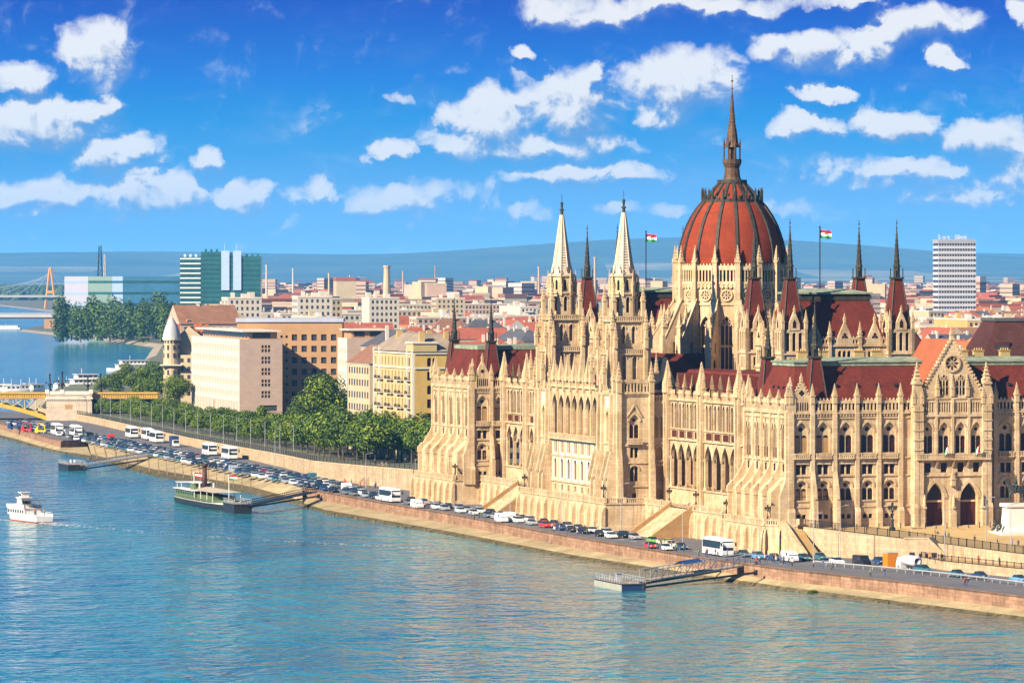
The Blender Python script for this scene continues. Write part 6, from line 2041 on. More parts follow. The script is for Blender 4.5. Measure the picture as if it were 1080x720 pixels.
# ---------------------------------------------------------------- trees
LEAF = [mat('leaf_mid', (.055, .115, .012), .7, .35, .15, col2=(.095, .155, .016), objrand=.34, world_co=True), mat('leaf_dark', (.020, .050, .008), .7, .3, .15, objrand=.34, world_co=True), mat('leaf_light', (.145, .20, .02), .7, .25, .15, objrand=.34, world_co=True)]
LEAFP = [mat('leaf_poplar', (.06, .115, .018), .8, .3, .06, objrand=.34, world_co=True), mat('leaf_poplar_dark', (.032, .072, .015), .8, .3, .06, objrand=.34, world_co=True), mat('leaf_poplar_light', (.10, .155, .025), .8, .25, .06, objrand=.34, world_co=True)]
BARK = mat('bark', (.10, .075, .05), .9, .3, 1.5)
def crown_mesh(seed, lobes, n, leaf, mats, flat=1.0):
    """leaf clumps through a few lobes: lobes = (x, y, z, rx, rz) in crown units"""
    r = random.Random(seed); b = MB()
    wts = [l[3] ** 2 * l[4] for l in lobes]
    for i in range(n):
        x, y, z, rx, rz = r.choices(lobes, wts)[0]
        while True:
            dx, dy, dz = (r.uniform(-1, 1) for _ in range(3))
            q = dx * dx + dy * dy + dz * dz
            if .30 < q < 1: break
        s = leaf * r.uniform(.55, 1.35)
        nrm = Vector((dx + r.gauss(0, .45), dy + r.gauss(0, .45), dz + .35 + r.gauss(0, .45))).normalized()
        tx = nrm.cross(Vector((r.gauss(0, 1), r.gauss(0, 1), r.gauss(0, 1)))).normalized(); ty = nrm.cross(tx)
        c = Vector((x + dx * rx, y + dy * rx, z + dz * rz))
        m = r.choices([0, 1, 2], [5, 3, 2.4])[0]
        b.face([tuple(c + tx * s), tuple(c + ty * s * .8), tuple(c - tx * s * .9), tuple(c - ty * s * .75)], m)
    return b.mesh('crown', mats)
def trunk_mesh(h, r0, lobes):
    b = MB(); b.cone(0, 0, -.5, h * .55, r0, r0 * .65, 7); b.cone(0, 0, h * .55, h, r0 * .65, r0 * .3, 7)
    for l in lobes:
        b.bar((0, 0, h * .5), (l[0] * .7, l[1] * .7, l[2]), r0 * .3, 0, 5)
    return b.mesh('trunk', [BARK])
def lobes_round(r, H, w, k=6, base=.22):
    L = [(0, 0, H * .62, w * .34, H * .34)]
    for i in range(k):
        a = 2 * pi * i / k + r.random()
        L.append((cos(a) * w * r.uniform(.22, .34), sin(a) * w * r.uniform(.22, .34), H * r.uniform(base + .2, .78), w * r.uniform(.18, .27), H * r.uniform(.14, .22)))
    return L
TREES = {}
def tree_proto(kind, i):
    key = (kind, i)
    if key not in TREES:
        r = random.Random(str(key))
        if kind == 'street':
            L = lobes_round(r, 9, 8.5, 6); TREES[key] = (crown_mesh(str(key), L, 2000, .27, LEAF), trunk_mesh(4.5, .22, L[:4]))
        elif kind == 'big':
            L = lobes_round(r, 22, 20, 13, .12); TREES[key] = (crown_mesh(str(key), L, 6500, .40, LEAF), trunk_mesh(11, .6, L))
        else:
            L = [(r.uniform(-1, 1), r.uniform(-1, 1), 32 * (.10 + .8 * q / 7), 3.6 + 3.2 * sin(pi * (q + .7) / 8.2), 4.2) for q in range(8)] if i < 2 else lobes_round(r, 26, 24, 10, .0)
            TREES[key] = (crown_mesh(str(key), L, 900, .95, LEAFP), trunk_mesh(14, .6, L[:2]))
    return TREES[key]
def tree(kind, i, X, Y, z, s, label, group, sz=1.0):
    cm, tm = tree_proto(kind, i)
    o = thing('deciduous_tree' if kind != 'poplar' or i > 1 else 'poplar_tree', label, 'tree', (X, Y, z), random.random() * 6.28, group)
    o.scale = (s, s, s * sz)
    put('crown', cm, o); put('trunk', tm, o)
    return o
def prom_xy(f):
    """a point on the promenade wall, f in metres from the palace end"""
    pts = [p for p, z in PROM]; zs = [z for p, z in PROM]
    for (a, c, za, zc) in zip(pts, pts[1:], zs, zs[1:]):
        L = math.hypot(c[0] - a[0], c[1] - a[1])
        if f <= L:
            return (a[0] + (c[0] - a[0]) * f / L, a[1] + (c[1] - a[1]) * f / L, za + (zc - za) * f / L)
        f -= L
    return None
rr = random.Random(4)
rowname = ['front', 'middle', 'back']
for row, off in enumerate((10, 20, 31)):
    f = 24.0 + row * 3; k = 0
    while True:
        p = prom_xy(f)
        if p is None or f > 690: break
        X, Y = p[0] + off * .95, p[1] + off * .3
        big = 1.42 if f < 180 else (1.12 if f < 260 else .92 if f < 420 else .74)
        if not (f < 70 and row == 0):
            tree('street', rr.randrange(4), X + rr.uniform(-1, 1), Y + rr.uniform(-1, 1), p[2] - .1, big * rr.uniform(.85, 1.15), f'rounded green street tree, {ordinal(k).replace(" nearest", "")} from the palace in the {rowname[row]} row', 'street trees along the promenade', rr.uniform(.9, 1.12))
            k += 1
        f += (10.2 if row < 2 else 13) * rr.uniform(.85, 1.15)
for i, (px, py, Y, s, lab) in enumerate(((347, 388, 1640, 1.0, 'tallest broad bright green tree before the brown office wing'), (398, 401, 1560, .82, 'large tree beside the yellow apartment building'), (375, 405, 1680, .8, 'large tree between the brown wing and second slab'), (322, 412, 1690, .55, 'smaller tree left of the tallest broad tree'),
                              (187, 392, 1960, .74, 'dense dark green tree left of the pale office slab'), (419, 412, 1500, .6, 'dark tree at the foot of the yellow building'))):
    zt = zat(py, Y); hgt = zt + 3
    tree('big', i % 3, xat(px, Y), Y, -3.2, hgt / 22.0, lab, None, 1.0 if i != 4 else 1.0)
for i, (px, py, Y) in enumerate(((162, 379, 2420), (150, 384, 2350), (139, 391, 2300), (127, 388, 2380), (115, 393, 2330), (106, 397, 2290), (170, 388, 2250), (134, 381, 2600), (122, 398, 2200), (150, 396, 2150), (163, 398, 2120))):
    tree('street', i % 4, xat(px, Y), Y, -5.5, (zat(py, Y) + 5.5) / 9.0, f'leafy park tree beyond the yellow bridge, {ordinal(i).replace(" nearest", "")} of the group counted by nearness'.replace('nearest', 'first'), 'park trees beyond the bridge')
for i in range(30):
    px = 62 + i * 4.5 + rr.uniform(-1.5, 1.5); Y = rr.uniform(4120, 4380)
    pop = rr.random() < .45
    top = rr.uniform(305, 320) if pop else rr.uniform(313, 328)
    k = rr.randrange(2) if pop else 2 + rr.randrange(2)
    tree('poplar', k, xat(px, Y), Y, -6.5, (zat(top, Y) + 6.5) / (33 if pop else 27), ('tall dark poplar' if pop else 'broad dark tree') + f' before the glass hall, {ordinal(i).replace(" nearest", "").replace("nearest", "first")} along the wooded shore', 'trees along the wooded shore')
# ================================================================== vehicles
TYRE = mat('tyre_rubber', (.02, .02, .02), .9, .1)
CARGL = mat('car_glass', (.02, .03, .036), .14, .1, spec=.3)
LAMPG = mat('headlamp_lens', (.6, .6, .58), .2, .05)
REDL = mat('tail_lamp', (.3, .02, .02), .3, .05)
PAINTS = {'white': mat('white_car_paint', (.62, .62, .60), .25, .03), 'silver': mat('silver_car_paint', (.36, .38, .40), .25, .05, metal=.3), 'dark blue': mat('dark_blue_car_paint', (.02, .05, .13), .2, .1),
          'teal': mat('teal_car_paint', (.03, .12, .15), .2, .1), 'black': mat('black_car_paint', (.015, .016, .02), .2, .1), 'grey': mat('grey_car_paint', (.12, .13, .14), .25, .1), 'red': mat('red_car_paint', (.42, .03, .03), .25, .08),
          'bright green': mat('green_car_paint', (.10, .42, .03), .3, .05), 'yellow': mat('yellow_car_paint', (.62, .42, .02), .3, .05), 'light blue': mat('light_blue_car_paint', (.10, .25, .42), .25, .08)}
def loft(b, secs, m):
    """secs: (x, half width, z list of (y factor, z)) rings of equal length along x"""
    n = len(secs[0][1]); vs = []; fs = []
    for x, ring in secs:
        vs += [(x, y, z) for y, z in ring]
    for i in range(len(secs) - 1):
        for k in range(n):
            j = (k + 1) % n
            fs.append((i * n + k, i * n + j, (i + 1) * n + j, (i + 1) * n + k))
    fs.append(list(range(n))[::-1]); fs.append([(len(secs) - 1) * n + k for k in range(n)])
    b.add(vs, fs, m)
def ring(w, z0, zm, z1, t=.82):
    return [(-w, z0), (w, z0), (w * 1.02, zm), (w * t, z1), (-w * t, z1), (-w * 1.02, zm)]
def car_meshes(kind):
    L, Wd, H = {'saloon': (4.5, .88, 1.42), 'hatchback': (3.9, .84, 1.46), 'estate': (4.6, .90, 1.55), 'van': (5.2, .98, 2.15)}[kind]
    b = MB(); h = L / 2
    if kind == 'van':
        loft(b, [(-h, ring(Wd, .35, 1.0, 2.0, .92)), (-h + .15, ring(Wd, .25, 1.1, H, .92)), (h - 1.5, ring(Wd, .25, 1.1, H, .9)), (h - .75, ring(Wd, .25, 1.05, 1.25, .94)), (h - .1, ring(Wd * .95, .25, .8, 1.0, .94)), (h, ring(Wd * .9, .35, .6, .8, .95))], 0)
    else:
        bt = .92 if kind != 'estate' else 1.0
        loft(b, [(-h, ring(Wd * .9, .4, .62, bt - .12, .92)), (-h + .12, ring(Wd, .24, .62, bt, .92)), (-h + .9, ring(Wd, .22, .65, bt + .02, .94)), (h - 1.35, ring(Wd, .22, .65, bt, .94)), (h - .35, ring(Wd * .97, .22, .58, bt - .2, .94)), (h, ring(Wd * .86, .32, .5, bt - .36, .94))], 0)
        r0 = -h + (.75 if kind == 'saloon' else .12)
        rt = -h + (1.25 if kind == 'saloon' else .55)
        loft(b, [(rt, [(-Wd * .70, H - .06), (Wd * .70, H - .06), (Wd * .68, H), (-Wd * .68, H)]), (h - 2.05, [(-Wd * .70, H - .06), (Wd * .70, H - .06), (Wd * .68, H + .01), (-Wd * .68, H + .01)])], 0)
    for s in (-1, 1):
        b.box(h - .16, h - .02, s * Wd * .62 - .16, s * Wd * .62 + .16, .58, .72, 1)
        b.box(-h + .0, -h + .1, s * Wd * .7 - .12, s * Wd * .7 + .12, .62, .82, 2)
    body = b.mesh('body', [PAINTS['white'], LAMPG, REDL])
    g = MB()
    if kind == 'van':
        g.add([(h - 1.52, -Wd * .86, 1.98), (h - 1.52, Wd * .86, 1.98), (h - .78, Wd * .9, 1.27), (h - .78, -Wd * .9, 1.27)], [(0, 1, 2, 3)], 0)
        for v_ in (0, 1, 2): pass
        for s in (-1, 1):
            g.add([(h - 1.6, s * Wd * 1.0, 1.25), (h - 2.4, s * Wd * 1.0, 1.25), (h - 2.4, s * Wd * .97, 1.85), (h - 1.6, s * Wd * .97, 1.85)], [(0, 1, 2, 3)], 0)
        g.v = [(x + .03, y, z + .02) for x, y, z in g.v]
    else:
        zb = bt - .03
        loft(g, [(r0, [(-Wd * .86, zb), (Wd * .86, zb), (Wd * .84, zb + .02), (-Wd * .84, zb + .02)]), (rt, [(-Wd * .87, zb), (Wd * .87, zb), (Wd * .70, H - .05), (-Wd * .70, H - .05)]),
                 (h - 2.05, [(-Wd * .87, zb), (Wd * .87, zb), (Wd * .70, H - .05), (-Wd * .70, H - .05)]), (h - 1.15, [(-Wd * .86, zb), (Wd * .86, zb), (Wd * .84, zb + .02), (-Wd * .84, zb + .02)])], 0)
    glass = g.mesh('windows', [CARGL])
    w = MB(); w.frame((0, 0), (1, 0), (0, 1))
    n = 12; R = .32
    vs = [(R * cos(2*pi*k/n), y, .32 + R * sin(2*pi*k/n)) for y in (-.1, .1) for k in range(n)]
    w.add(vs, [(k, (k+1) % n, n + (k+1) % n, n + k) for k in range(n)] + [list(range(n)), list(range(n, 2*n))], 0)
    for y in (-.103, .103):
        w.face([(R * .55 * cos(2*pi*k/n), y, .32 + R * .55 * sin(2*pi*k/n)) for k in range(n)], 1)
    wheel = w.mesh('wheel', [TYRE, GALV])
    return body, glass, wheel, [(sx * (h - .85), sy * (Wd - .08)) for sx in (-1, 1) for sy in (-1, 1)]
CARS = {k: car_meshes(k) for k in ('saloon', 'hatchback', 'estate', 'van')}
def car(kind, colour, X, Y, z, rz, label, detail=True, group='cars on the quay road'):
    body, glass, wheel, wp = CARS[kind]
    o = thing('delivery_van' if kind == 'van' else 'parked_car', label, 'van' if kind == 'van' else 'car', (X, Y, z), rz, group)
    bo = put('body', body, o)
    bo.material_slots[0].link = 'OBJECT'; bo.material_slots[0].material = PAINTS[colour]
    put('windows', glass, o)
    if detail:
        for p in wp:
            put('wheel', wheel, o, (p[0], p[1], 0))
    else:
        for k in (0, 2):
            pass
    return o
def coach(X, Y, z, rz, label, L=12.0, H=3.5, colour='white', group='coaches on the quay road'):
    o = thing('coach', label, 'coach', (X, Y, z), rz, group)
    h = L / 2; b = MB()
    loft(b, [(-h, ring(1.2, .5, 2, H - .3, .9)), (-h + .2, ring(1.27, .35, 2, H, .93)), (h - .5, ring(1.27, .35, 2, H, .93)), (h - .1, ring(1.25, .35, 1.6, H - .35, .92)), (h, ring(1.2, .45, 1.2, H - 1.1, .95))], 0)
    b.box(-h + 1, h - 3, -.8, .8, H - .02, H + .22, 0)
    b.build('body', PAINTS[colour], o)
    for s in (-1, 1):
        g = MB(); y = s * 1.315
        g.add([(-h + .5, y, 1.65), (h - 1.2, y, 1.65), (h - .9, s * 1.275, H - .45), (-h + .5, s * 1.275, H - .45)], [(0, 1, 2, 3)], 0); g.build('side_window_band', CARGL, o)
        m = MB(); m.bar((h - .2, s * 1.2, H - .5), (h + .4, s * 1.55, H - .7), .06); m.box(h + .25, h + .5, s * 1.55 - .14, s * 1.55 + .14, H - 1.4, H - .7); m.build('mirror', IRON, o)
        hl = MB(); hl.box(h - .06, h + .03, s * .9 - .2, s * .9 + .2, .75, .98); hl.build('headlight', LAMPG, o)
    g = MB(); g.add([(h + .03, -1.12, 1.35), (h + .03, 1.12, 1.35), (h - .02, 1.13, 2.3), (h - .02, -1.13, 2.3)], [(0, 1, 2, 3)], 0)
    g.add([(h - .0, -1.13, 2.3), (h - .0, 1.13, 2.3), (h - .08, 1.08, H - .42), (h - .08, -1.08, H - .42)], [(0, 1, 2, 3)], 0); g.build('windscreen', CARGL, o)
    g = MB(); g.box(-h - .02, -h + .03, -1.0, 1.0, 1.8, H - .5); g.build('rear_window', CARGL, o)
    wm_ = CARS['van'][2]
    for x in (-h + 2.6, h - 2.6):
        for s in (-1, 1):
            put('wheel', wm_, o, (x, s * 1.16, 0), 0, (1.5, 1.3, 1.5))
    return o

def heading(n, off, back=False):
    a, c = W(quay_e(n - 2) + off, n - 2), W(quay_e(n + 2) + off, n + 2)
    return math.atan2(a[1] - c[1], a[0] - c[0]) + (pi if back else 0)
def zone(n):
    for lim, nm in ((0, 'by the plaza wall'), (26, 'below the south pavilion'), (66, 'below the south arcade'), (100, 'beside the south broad stairway'), (166, 'below the twin spires'), (200, 'beside the north broad stairway'), (268, 'below the north pavilion'),
                    (330, 'by the narrow wall stairway'), (420, 'below the tallest tree'), (520, 'above the sloping stone bank'), (640, 'behind the moored steamship'), (760, 'beside the far pontoon gangway'), (2000, 'near the yellow bridge pier')):
        if n < lim: return nm
rc = random.Random(77)
used = {}
def car_label(colour, kind, n, lane):
    key = (colour, kind, zone(n), lane)
    k = used.get(key, 0); used[key] = k + 1
    return f'{colour} {kind} {zone(n)} in the {lane}, {ordinal(k)} such'
# things that keep their place in the photograph: (pixel x, pixel y of the ground, what)
def en_of(X, Y):
    dx, dy = X - OX, Y - OY
    return dx * cos(TH) + dy * sin(TH), -dx * sin(TH) + dy * cos(TH)
blocked = []
for (px, py, L, H, lab) in ((757, 585.5, 12, 3.6, 'large white coach with dark windows below the south arcade'), (411, 529, 11.5, 3.5, 'white coach below the narrow stairway at the promenade wall'), (242, 484, 11, 3.4, 'white coach above the sloping bank, nearest of the bus row'), (221, 480, 10, 3.3, 'white bus just behind the nearest bus of the row'),
                            (165, 466.5, 11, 3.4, 'white bus beside the blue box truck, towards the bridge'), (156, 463.5, 11, 3.4, 'white bus behind the bus beside the blue truck'), (139, 461.5, 11, 3.4, 'white bus third behind the blue truck towards the bridge'), (80, 460.5, 12, 3.5, 'white coach right of a twin near the yellow bridge'), (60, 458.5, 12, 3.5, 'white coach left of a twin near the yellow bridge')):
    X, Y = gp(px, py, RZ); e, n = en_of(X, Y)
    c_ = coach(X, Y, RZ, heading(n, 5), lab, L, H); c_.scale = (1.12, 1.12, 1.15) if px < 300 else (1, 1, 1); blocked.append((e, n, 8.5))
# dark blue box truck, orange container, white tanker
def wheels_for(o, xs, y=1.0, s=1.4):
    for x in xs:
        for q in (-1, 1): put('wheel', CARS['van'][2], o, (x, q * y, 0), 0, (s, 1.4, s))
X, Y = gp(184, 471, RZ); e, n = en_of(X, Y); blocked.append((e, n, 6))
o = thing('box_truck', 'dark blue box truck beside the white buses on the quay', 'truck', (X, Y, RZ), heading(n, 5))
b = MB(); b.box(-3.6, 1.6, -1.2, 1.2, .9, 3.6); b.build('cargo_box', PAINTS['dark blue'], o)
b = MB(); loft(b, [(1.7, ring(1.1, .4, 1.2, 2.4, .9)), (2.9, ring(1.1, .4, 1.2, 2.3, .9)), (3.4, ring(1.05, .4, 1.0, 1.3, .95))], 0); b.build('cab', PAINTS['white'], o)
b = MB(); b.add([(2.96, -.95, 2.25), (2.96, .95, 2.25), (3.42, 1.0, 1.32), (3.42, -1.0, 1.32)], [(0, 1, 2, 3)], 0); b.build('windscreen', CARGL, o); wheels_for(o, (-2.3, 2.3))
X, Y = gp(939, 598.5, RZ); e, n = en_of(X, Y)
o = thing('container', 'bright orange upright container by the stair house and the tanker', 'container', (X, Y, RZ), heading(n, 8))
b = MB(); b.box(-1.1, 1.1, -1.1, 1.1, .1, 2.9, 0)
for k in range(6): b.box(-1.0 + k * .38, -.86 + k * .38, -1.15, 1.15, .2, 2.8, 0)
b.build('body', mat('orange_container_paint', (.62, .20, .01), .5, .08), o)
b = MB(); b.box(-1.14, 1.14, -1.14, 1.14, 2.9, 3.02); b.build('lid', GALV, o)
X, Y = gp(959, 601, RZ); e, n = en_of(X, Y)
o = thing('tanker_truck', 'white tanker truck right of the orange container', 'tanker', (X, Y, RZ), heading(n, 8) + pi)
b = MB(); N = 14
vs = [(x, 1.15 * r_ * cos(2*pi*k/N), 1.9 + 1.05 * r_ * sin(2*pi*k/N)) for x, r_ in ((-3.2, .6), (-3.0, 1), (1.2, 1), (1.4, .6)) for k in range(N)]
b.add(vs, [(i*N+k, i*N+(k+1) % N, (i+1)*N+(k+1) % N, (i+1)*N+k) for i in range(3) for k in range(N)] + [list(range(N)), list(range(3*N, 4*N))], 0); b.build('tank', mat('pale_tank_paint', (.58, .58, .60), .35, .05), o, True)
b = MB(); loft(b, [(1.6, ring(1.1, .4, 1.3, 2.5, .92)), (2.9, ring(1.1, .4, 1.3, 2.5, .92)), (3.3, ring(1.1, .4, 1.1, 1.5, .95))], 0); b.build('cab', PAINTS['white'], o)
b = MB(); b.add([(2.95, -.95, 2.42), (2.95, .95, 2.42), (3.32, 1.0, 1.52), (3.32, -1.0, 1.52)], [(0, 1, 2, 3)], 0); b.build('windscreen', CARGL, o); wheels_for(o, (-2.2, -1.1, 2.3))
for (px, py, kind, col, lab) in ((866, 590, 'hatchback', 'teal', 'teal hatchback behind the white car along the guard rail'), (883, 594.5, 'saloon', 'white', 'white saloon left of the dark van at the guard rail'), (909, 596.5, 'van', 'black', 'black van left of the orange container'), (974, 603.5, 'estate', 'teal', 'teal estate car right of the white tanker'),
                                 (1010, 608, 'saloon', 'teal', 'teal saloon at the guard rail, left of a dark blue one'), (1034, 610, 'saloon', 'dark blue', 'dark blue saloon at the guard rail, second from the frame edge'), (1075, 613.5, 'saloon', 'light blue', 'blue saloon at the guard rail beside the right frame edge'), (928, 594.5, 'hatchback', 'dark blue', 'dark blue hatchback half hidden behind the orange container'),
                                 (785, 587, 'hatchback', 'teal', 'teal hatchback just right of the large white coach'), (800, 589, 'estate', 'light blue', 'light blue estate below the south pavilion buttresses'), (817, 590.5, 'saloon', 'dark blue', 'dark blue saloon at the foot of the corner stairway'), (833, 592, 'van', 'white', 'white van by the corner stairway'), (848, 591, 'hatchback', 'teal', 'teal hatchback right of the white van at the stairway'),
                                 (686, 578, 'hatchback', 'red', 'red hatchback left of the large coach among parked cars'), (689, 572.5, 'hatchback', 'bright green', 'bright green hatchback behind the red one'), (706, 574.5, 'saloon', 'yellow', 'yellow saloon between the red hatchback and the large coach'), (703, 580, 'hatchback', 'white', 'white hatchback right of the red hatchback'),
                                 (529, 550.5, 'van', 'white', 'white van on the road left of the twin spires'), (440, 535.5, 'van', 'white', 'white van right of the coach at the promenade wall'), (366, 517.5, 'van', 'white', 'white van left of the coach at the promenade wall'), (117, 464, 'van', 'red', 'red van among the queue near the yellow bridge')):
    X, Y = gp(px, py, RZ); e, n = en_of(X, Y)
    car(kind, col, X, Y, RZ, heading(n, 6), lab); blocked.append((e, n, 5))
for lane, off in (('river lane', 6.0), ('wall lane', 9.4), ('outer lane', 13.2), ('parking strip', 16.6)):
    n = 6.0 if off < 8 else 58.0
    if off == 13.2: n = 285.0
    if off == 16.6: n = 330
    while n < 905:
        dense = n < 640
        n += rc.uniform(7.4, 12.0) if (140 > n > 80 or n > 300) else rc.uniform(6.4, 12.5)
        if off > 13 and n < 300: continue
        if off == 16.6 and n > 880: continue
        if n < 60 and rc.random() < .45: continue
        e = quay_e(n) + off + rc.uniform(-.25, .25)
        if n > 497 and off < 8 and False: continue
        if any(math.hypot(e - a, n - c) < r_ - (1.5 if abs(e - a) > 2.6 else 0) for a, c, r_ in blocked): continue
        kind = rc.choices(['saloon', 'hatchback', 'estate', 'van'], [4, 4, 3, .3])[0]
        col = rc.choices(['white', 'silver', 'dark blue', 'teal', 'black', 'grey', 'red', 'light blue'], [5, 4, 1.6, 1.4, 3, 3, .35, .3])[0]
        X, Y = W(e, n)
        car(kind, col, X, Y, RZ, heading(n, off, off > 13) + rc.uniform(-.03, .03), car_label(col, kind, n, lane), n < 420)
# two red and yellow works vehicles by the bridge
for (px, py, col, lab) in ((29, 455.5, 'red', 'red works truck with crane arm near the yellow bridge'), (44, 457, 'yellow', 'yellow works truck with crane arm beside the red one'), (15, 453, 'dark blue', 'dark blue works truck at the left frame edge')):
    X, Y = gp(px, py, RZ)
    o = thing('works_truck', lab, 'truck', (X, Y, RZ), 2.6, 'works vehicles by the bridge'); o.scale = (.8, .8, .75)
    b = MB(); b.box(-3, 1.2, -1.2, 1.2, .9, 1.6); loft(b, [(1.3, ring(1.15, .5, 1.4, 2.8, .92)), (2.6, ring(1.15, .5, 1.4, 2.7, .92)), (3.0, ring(1.1, .5, 1.1, 1.5, .95))], 0); b.build('body', PAINTS[col], o)
    b = MB(); b.bar((-2, 0, 1.5), (-1.4, 0, 4.2), .25); b.bar((-1.4, 0, 4.2), (1.5, 0, 5.0), .2); b.bar((1.5, 0, 5), (2.4, 0, 3.2), .14); b.box(2.1, 2.7, -.4, .4, 2.6, 3.2); b.build('crane_arm', PAINTS[col], o); wheels_for(o, (-2, 2))

# ================================================================== lamps
def lamp_meshes(h, two=False):
    b = MB(); b.cone(0, 0, 0, 1, .16, .12, 8); b.cone(0, 0, 1, h, .10, .06, 8)
    for s in ((-1, 1) if two else (1,)): b.bar((0, 0, h), (s * 1.5, 0, h + .25), .05)
    p = b.mesh('pole', [GALV]); b = MB()
    for s in ((-1, 1) if two else (1,)): b.box(s * 1.5 - .4, s * 1.5 + .4, -.16, .16, h + .2, h + .36)
    return p, b.mesh('lamp_head', [GALV])
LP = {h: lamp_meshes(h) for h in (9, 11)}
def lamp(X, Y, z, h, rz, label):
    o = thing('street_lamp', label, 'street lamp', (X, Y, z), rz, 'street lamps on the embankment')
    put('pole', LP[h][0], o); put('lamp_head', LP[h][1], o)
for k in range(22):
    p = prom_xy(150 + k * 27.0)
    if p: lamp(p[0] + .9, p[1] + .4, p[2], 9, pi + .3, f'slim grey street lamp on the promenade edge, {ordinal(k).replace(" nearest", "").replace("nearest", "first")} counted from the palace')
for i, (px, py, h, lab) in enumerate(((592, 557, 11, 'tall grey lamp post before the loggia between the spires'), (655, 563, 11, 'tall grey lamp post below the right white tower'), (720, 577, 9, 'grey lamp post at the south broad stairway'), (801, 585, 11, 'grey lamp post before the south pavilion buttresses'), (886, 592, 11, 'grey lamp post before the plaza wall, left of the stair house'),
                                      (996, 597, 11, 'grey lamp post at the footway fence'), (538, 545, 9, 'grey lamp post at the north broad stairway'), (485, 528, 9, 'grey lamp post before the north pavilion'), (438, 520, 9, 'grey lamp post by the wall gate left of the north pavilion'), (386, 514, 9, 'grey lamp post at the narrow wall stairway'), (290, 492, 11, 'grey lamp post left of the big trees'), (628, 556, 9, 'grey lamp post right of the loggia'), (858, 589, 9, 'grey lamp post at the foot of the corner stairway'))):
    X, Y = gp(px, py, RZ); lamp(X, Y, RZ, h, .3, lab)
for (px, py, z, lab) in ((961.5, 567, -2.2, 'grey lamp post on the plaza behind the fence'), (1040, 573, -2.6, 'grey lamp post on the plaza left of the statue'), (1066, 580, -2.8, 'short grey lamp post by the statue base')):
    X, Y = gp(px, py, z); lamp(X, Y, z, 9 if px < 1060 else 9, .3, lab)
def candelabra(loc, s, label, group='ornate lamps of the palace terrace'):
    o = thing('candelabra_lamp', label, 'ornate lamp', loc, TH, group); o.scale = (s, s, s)
    b = MB(); b.lathe(0, 0, [(.55, 0), (.55, .5), (.3, .7), (.22, 1.6), (.32, 1.8), (.14, 2.2), (.1, 3.6), (.22, 3.7)], 10)
    for a in range(4): b.bar((0, 0, 3.2), (.65 * cos(a * pi / 2), .65 * sin(a * pi / 2), 3.7), .05)
    b.build('stem', IRON, o)
    for x, y, z in [(.65 * cos(a * pi / 2), .65 * sin(a * pi / 2), 3.7) for a in range(4)] + [(0, 0, 4.3)]:
        l = MB(); l.lathe(0, 0, [(.1, 0), (.2, .12), (.24, .45), (.3, .5), (.05, .8)], 6); l.build('lantern', DARKCU, o, False, (x, y, z))
p = W(19.0, -9.5); candelabra(p + (plaza_z(-9.5),), 1.15, 'large black candelabra lamp on the plaza before the south wing')
for e, n, z, lab in ((-6.5, 102.5, 0, 'black candelabra at the terrace corner under the right white tower'), (-6.5, 162.5, 0, 'black candelabra at the terrace corner under the left white tower'), (-4, 27, 0, 'black candelabra at the south pavilion terrace end'), (2.8, 66, 0, 'black candelabra right of the south broad stairway'), (2.8, 84, 0, 'black candelabra left of the south broad stairway'), (2.8, 181, 0, 'black candelabra right of the north broad stairway'), (-3.9, 230, 0, 'black candelabra at the north pavilion terrace corner'), (-3.5, 3, 0, 'black candelabra at the palace corner niche')):
    candelabra(W(e, n) + (z + .02,), .8, lab)
# iron posts of the plaza along the facade
for k in range(26):
    e = 8 + k * 2.4
    o = MB(); o.lathe(0, 0, [(.14, 0), (.12, .2), (.08, .3), (.08, .9), (.12, 1.0), (.02, 1.15)], 6)
    p = W(e, -5.5 if not 26 < e < 44 else -7.0)
    tag(o.build('bollard', IRON, None, True, p + (plaza_z(-5.5),)), f'small black iron bollard before the south facade, {ordinal(k).replace(" nearest", "").replace("nearest", "first")} from the palace corner', 'bollard', 'bollards before the south facade')

# ================================================================== people
SKIN = mat('skin', (.42, .25, .17), .6, .05)
CLOTH = {'dark': mat('cloth_dark', (.03, .035, .05), .9, .1), 'white': mat('cloth_white', (.6, .6, .58), .9, .05), 'red': mat('cloth_red', (.4, .05, .04), .9, .08), 'blue': mat('cloth_blue', (.06, .12, .28), .9, .08), 'orange': mat('cloth_orange', (.6, .2, .04), .9, .05), 'green': mat('cloth_green', (.10, .20, .05), .9, .08), 'yellow': mat('cloth_yellow', (.5, .38, .06), .9, .08)}
HAIR = mat('hair_brown', (.05, .03, .02), .8, .1)
def grown(name, verts, edges, mats, zones, sub=1):
    me = bpy.data.meshes.new(name)
    me.from_pydata([v[:3] for v in verts], edges, [])
    o = bpy.data.objects.new(name, me); COL.objects.link(o)
    sk = o.modifiers.new('skin', 'SKIN')
    for i, v in enumerate(verts):
        sv_ = me.skin_vertices[0].data[i]; sv_.radius = (v[3], v[4] if len(v) > 4 else v[3]); sv_.use_root = i == 0
    sb = o.modifiers.new('sub', 'SUBSURF'); sb.levels = sub; sb.render_levels = sub
    dg = bpy.context.evaluated_depsgraph_get()
    out = bpy.data.meshes.new_from_object(o.evaluated_get(dg))
    out.name = name
    bpy.data.objects.remove(o)
    out.materials.clear()
    for m in mats: out.materials.append(m)
    for p_ in out.polygons:
        p_.material_index = zones(p_.center); p_.use_smooth = True
    return out
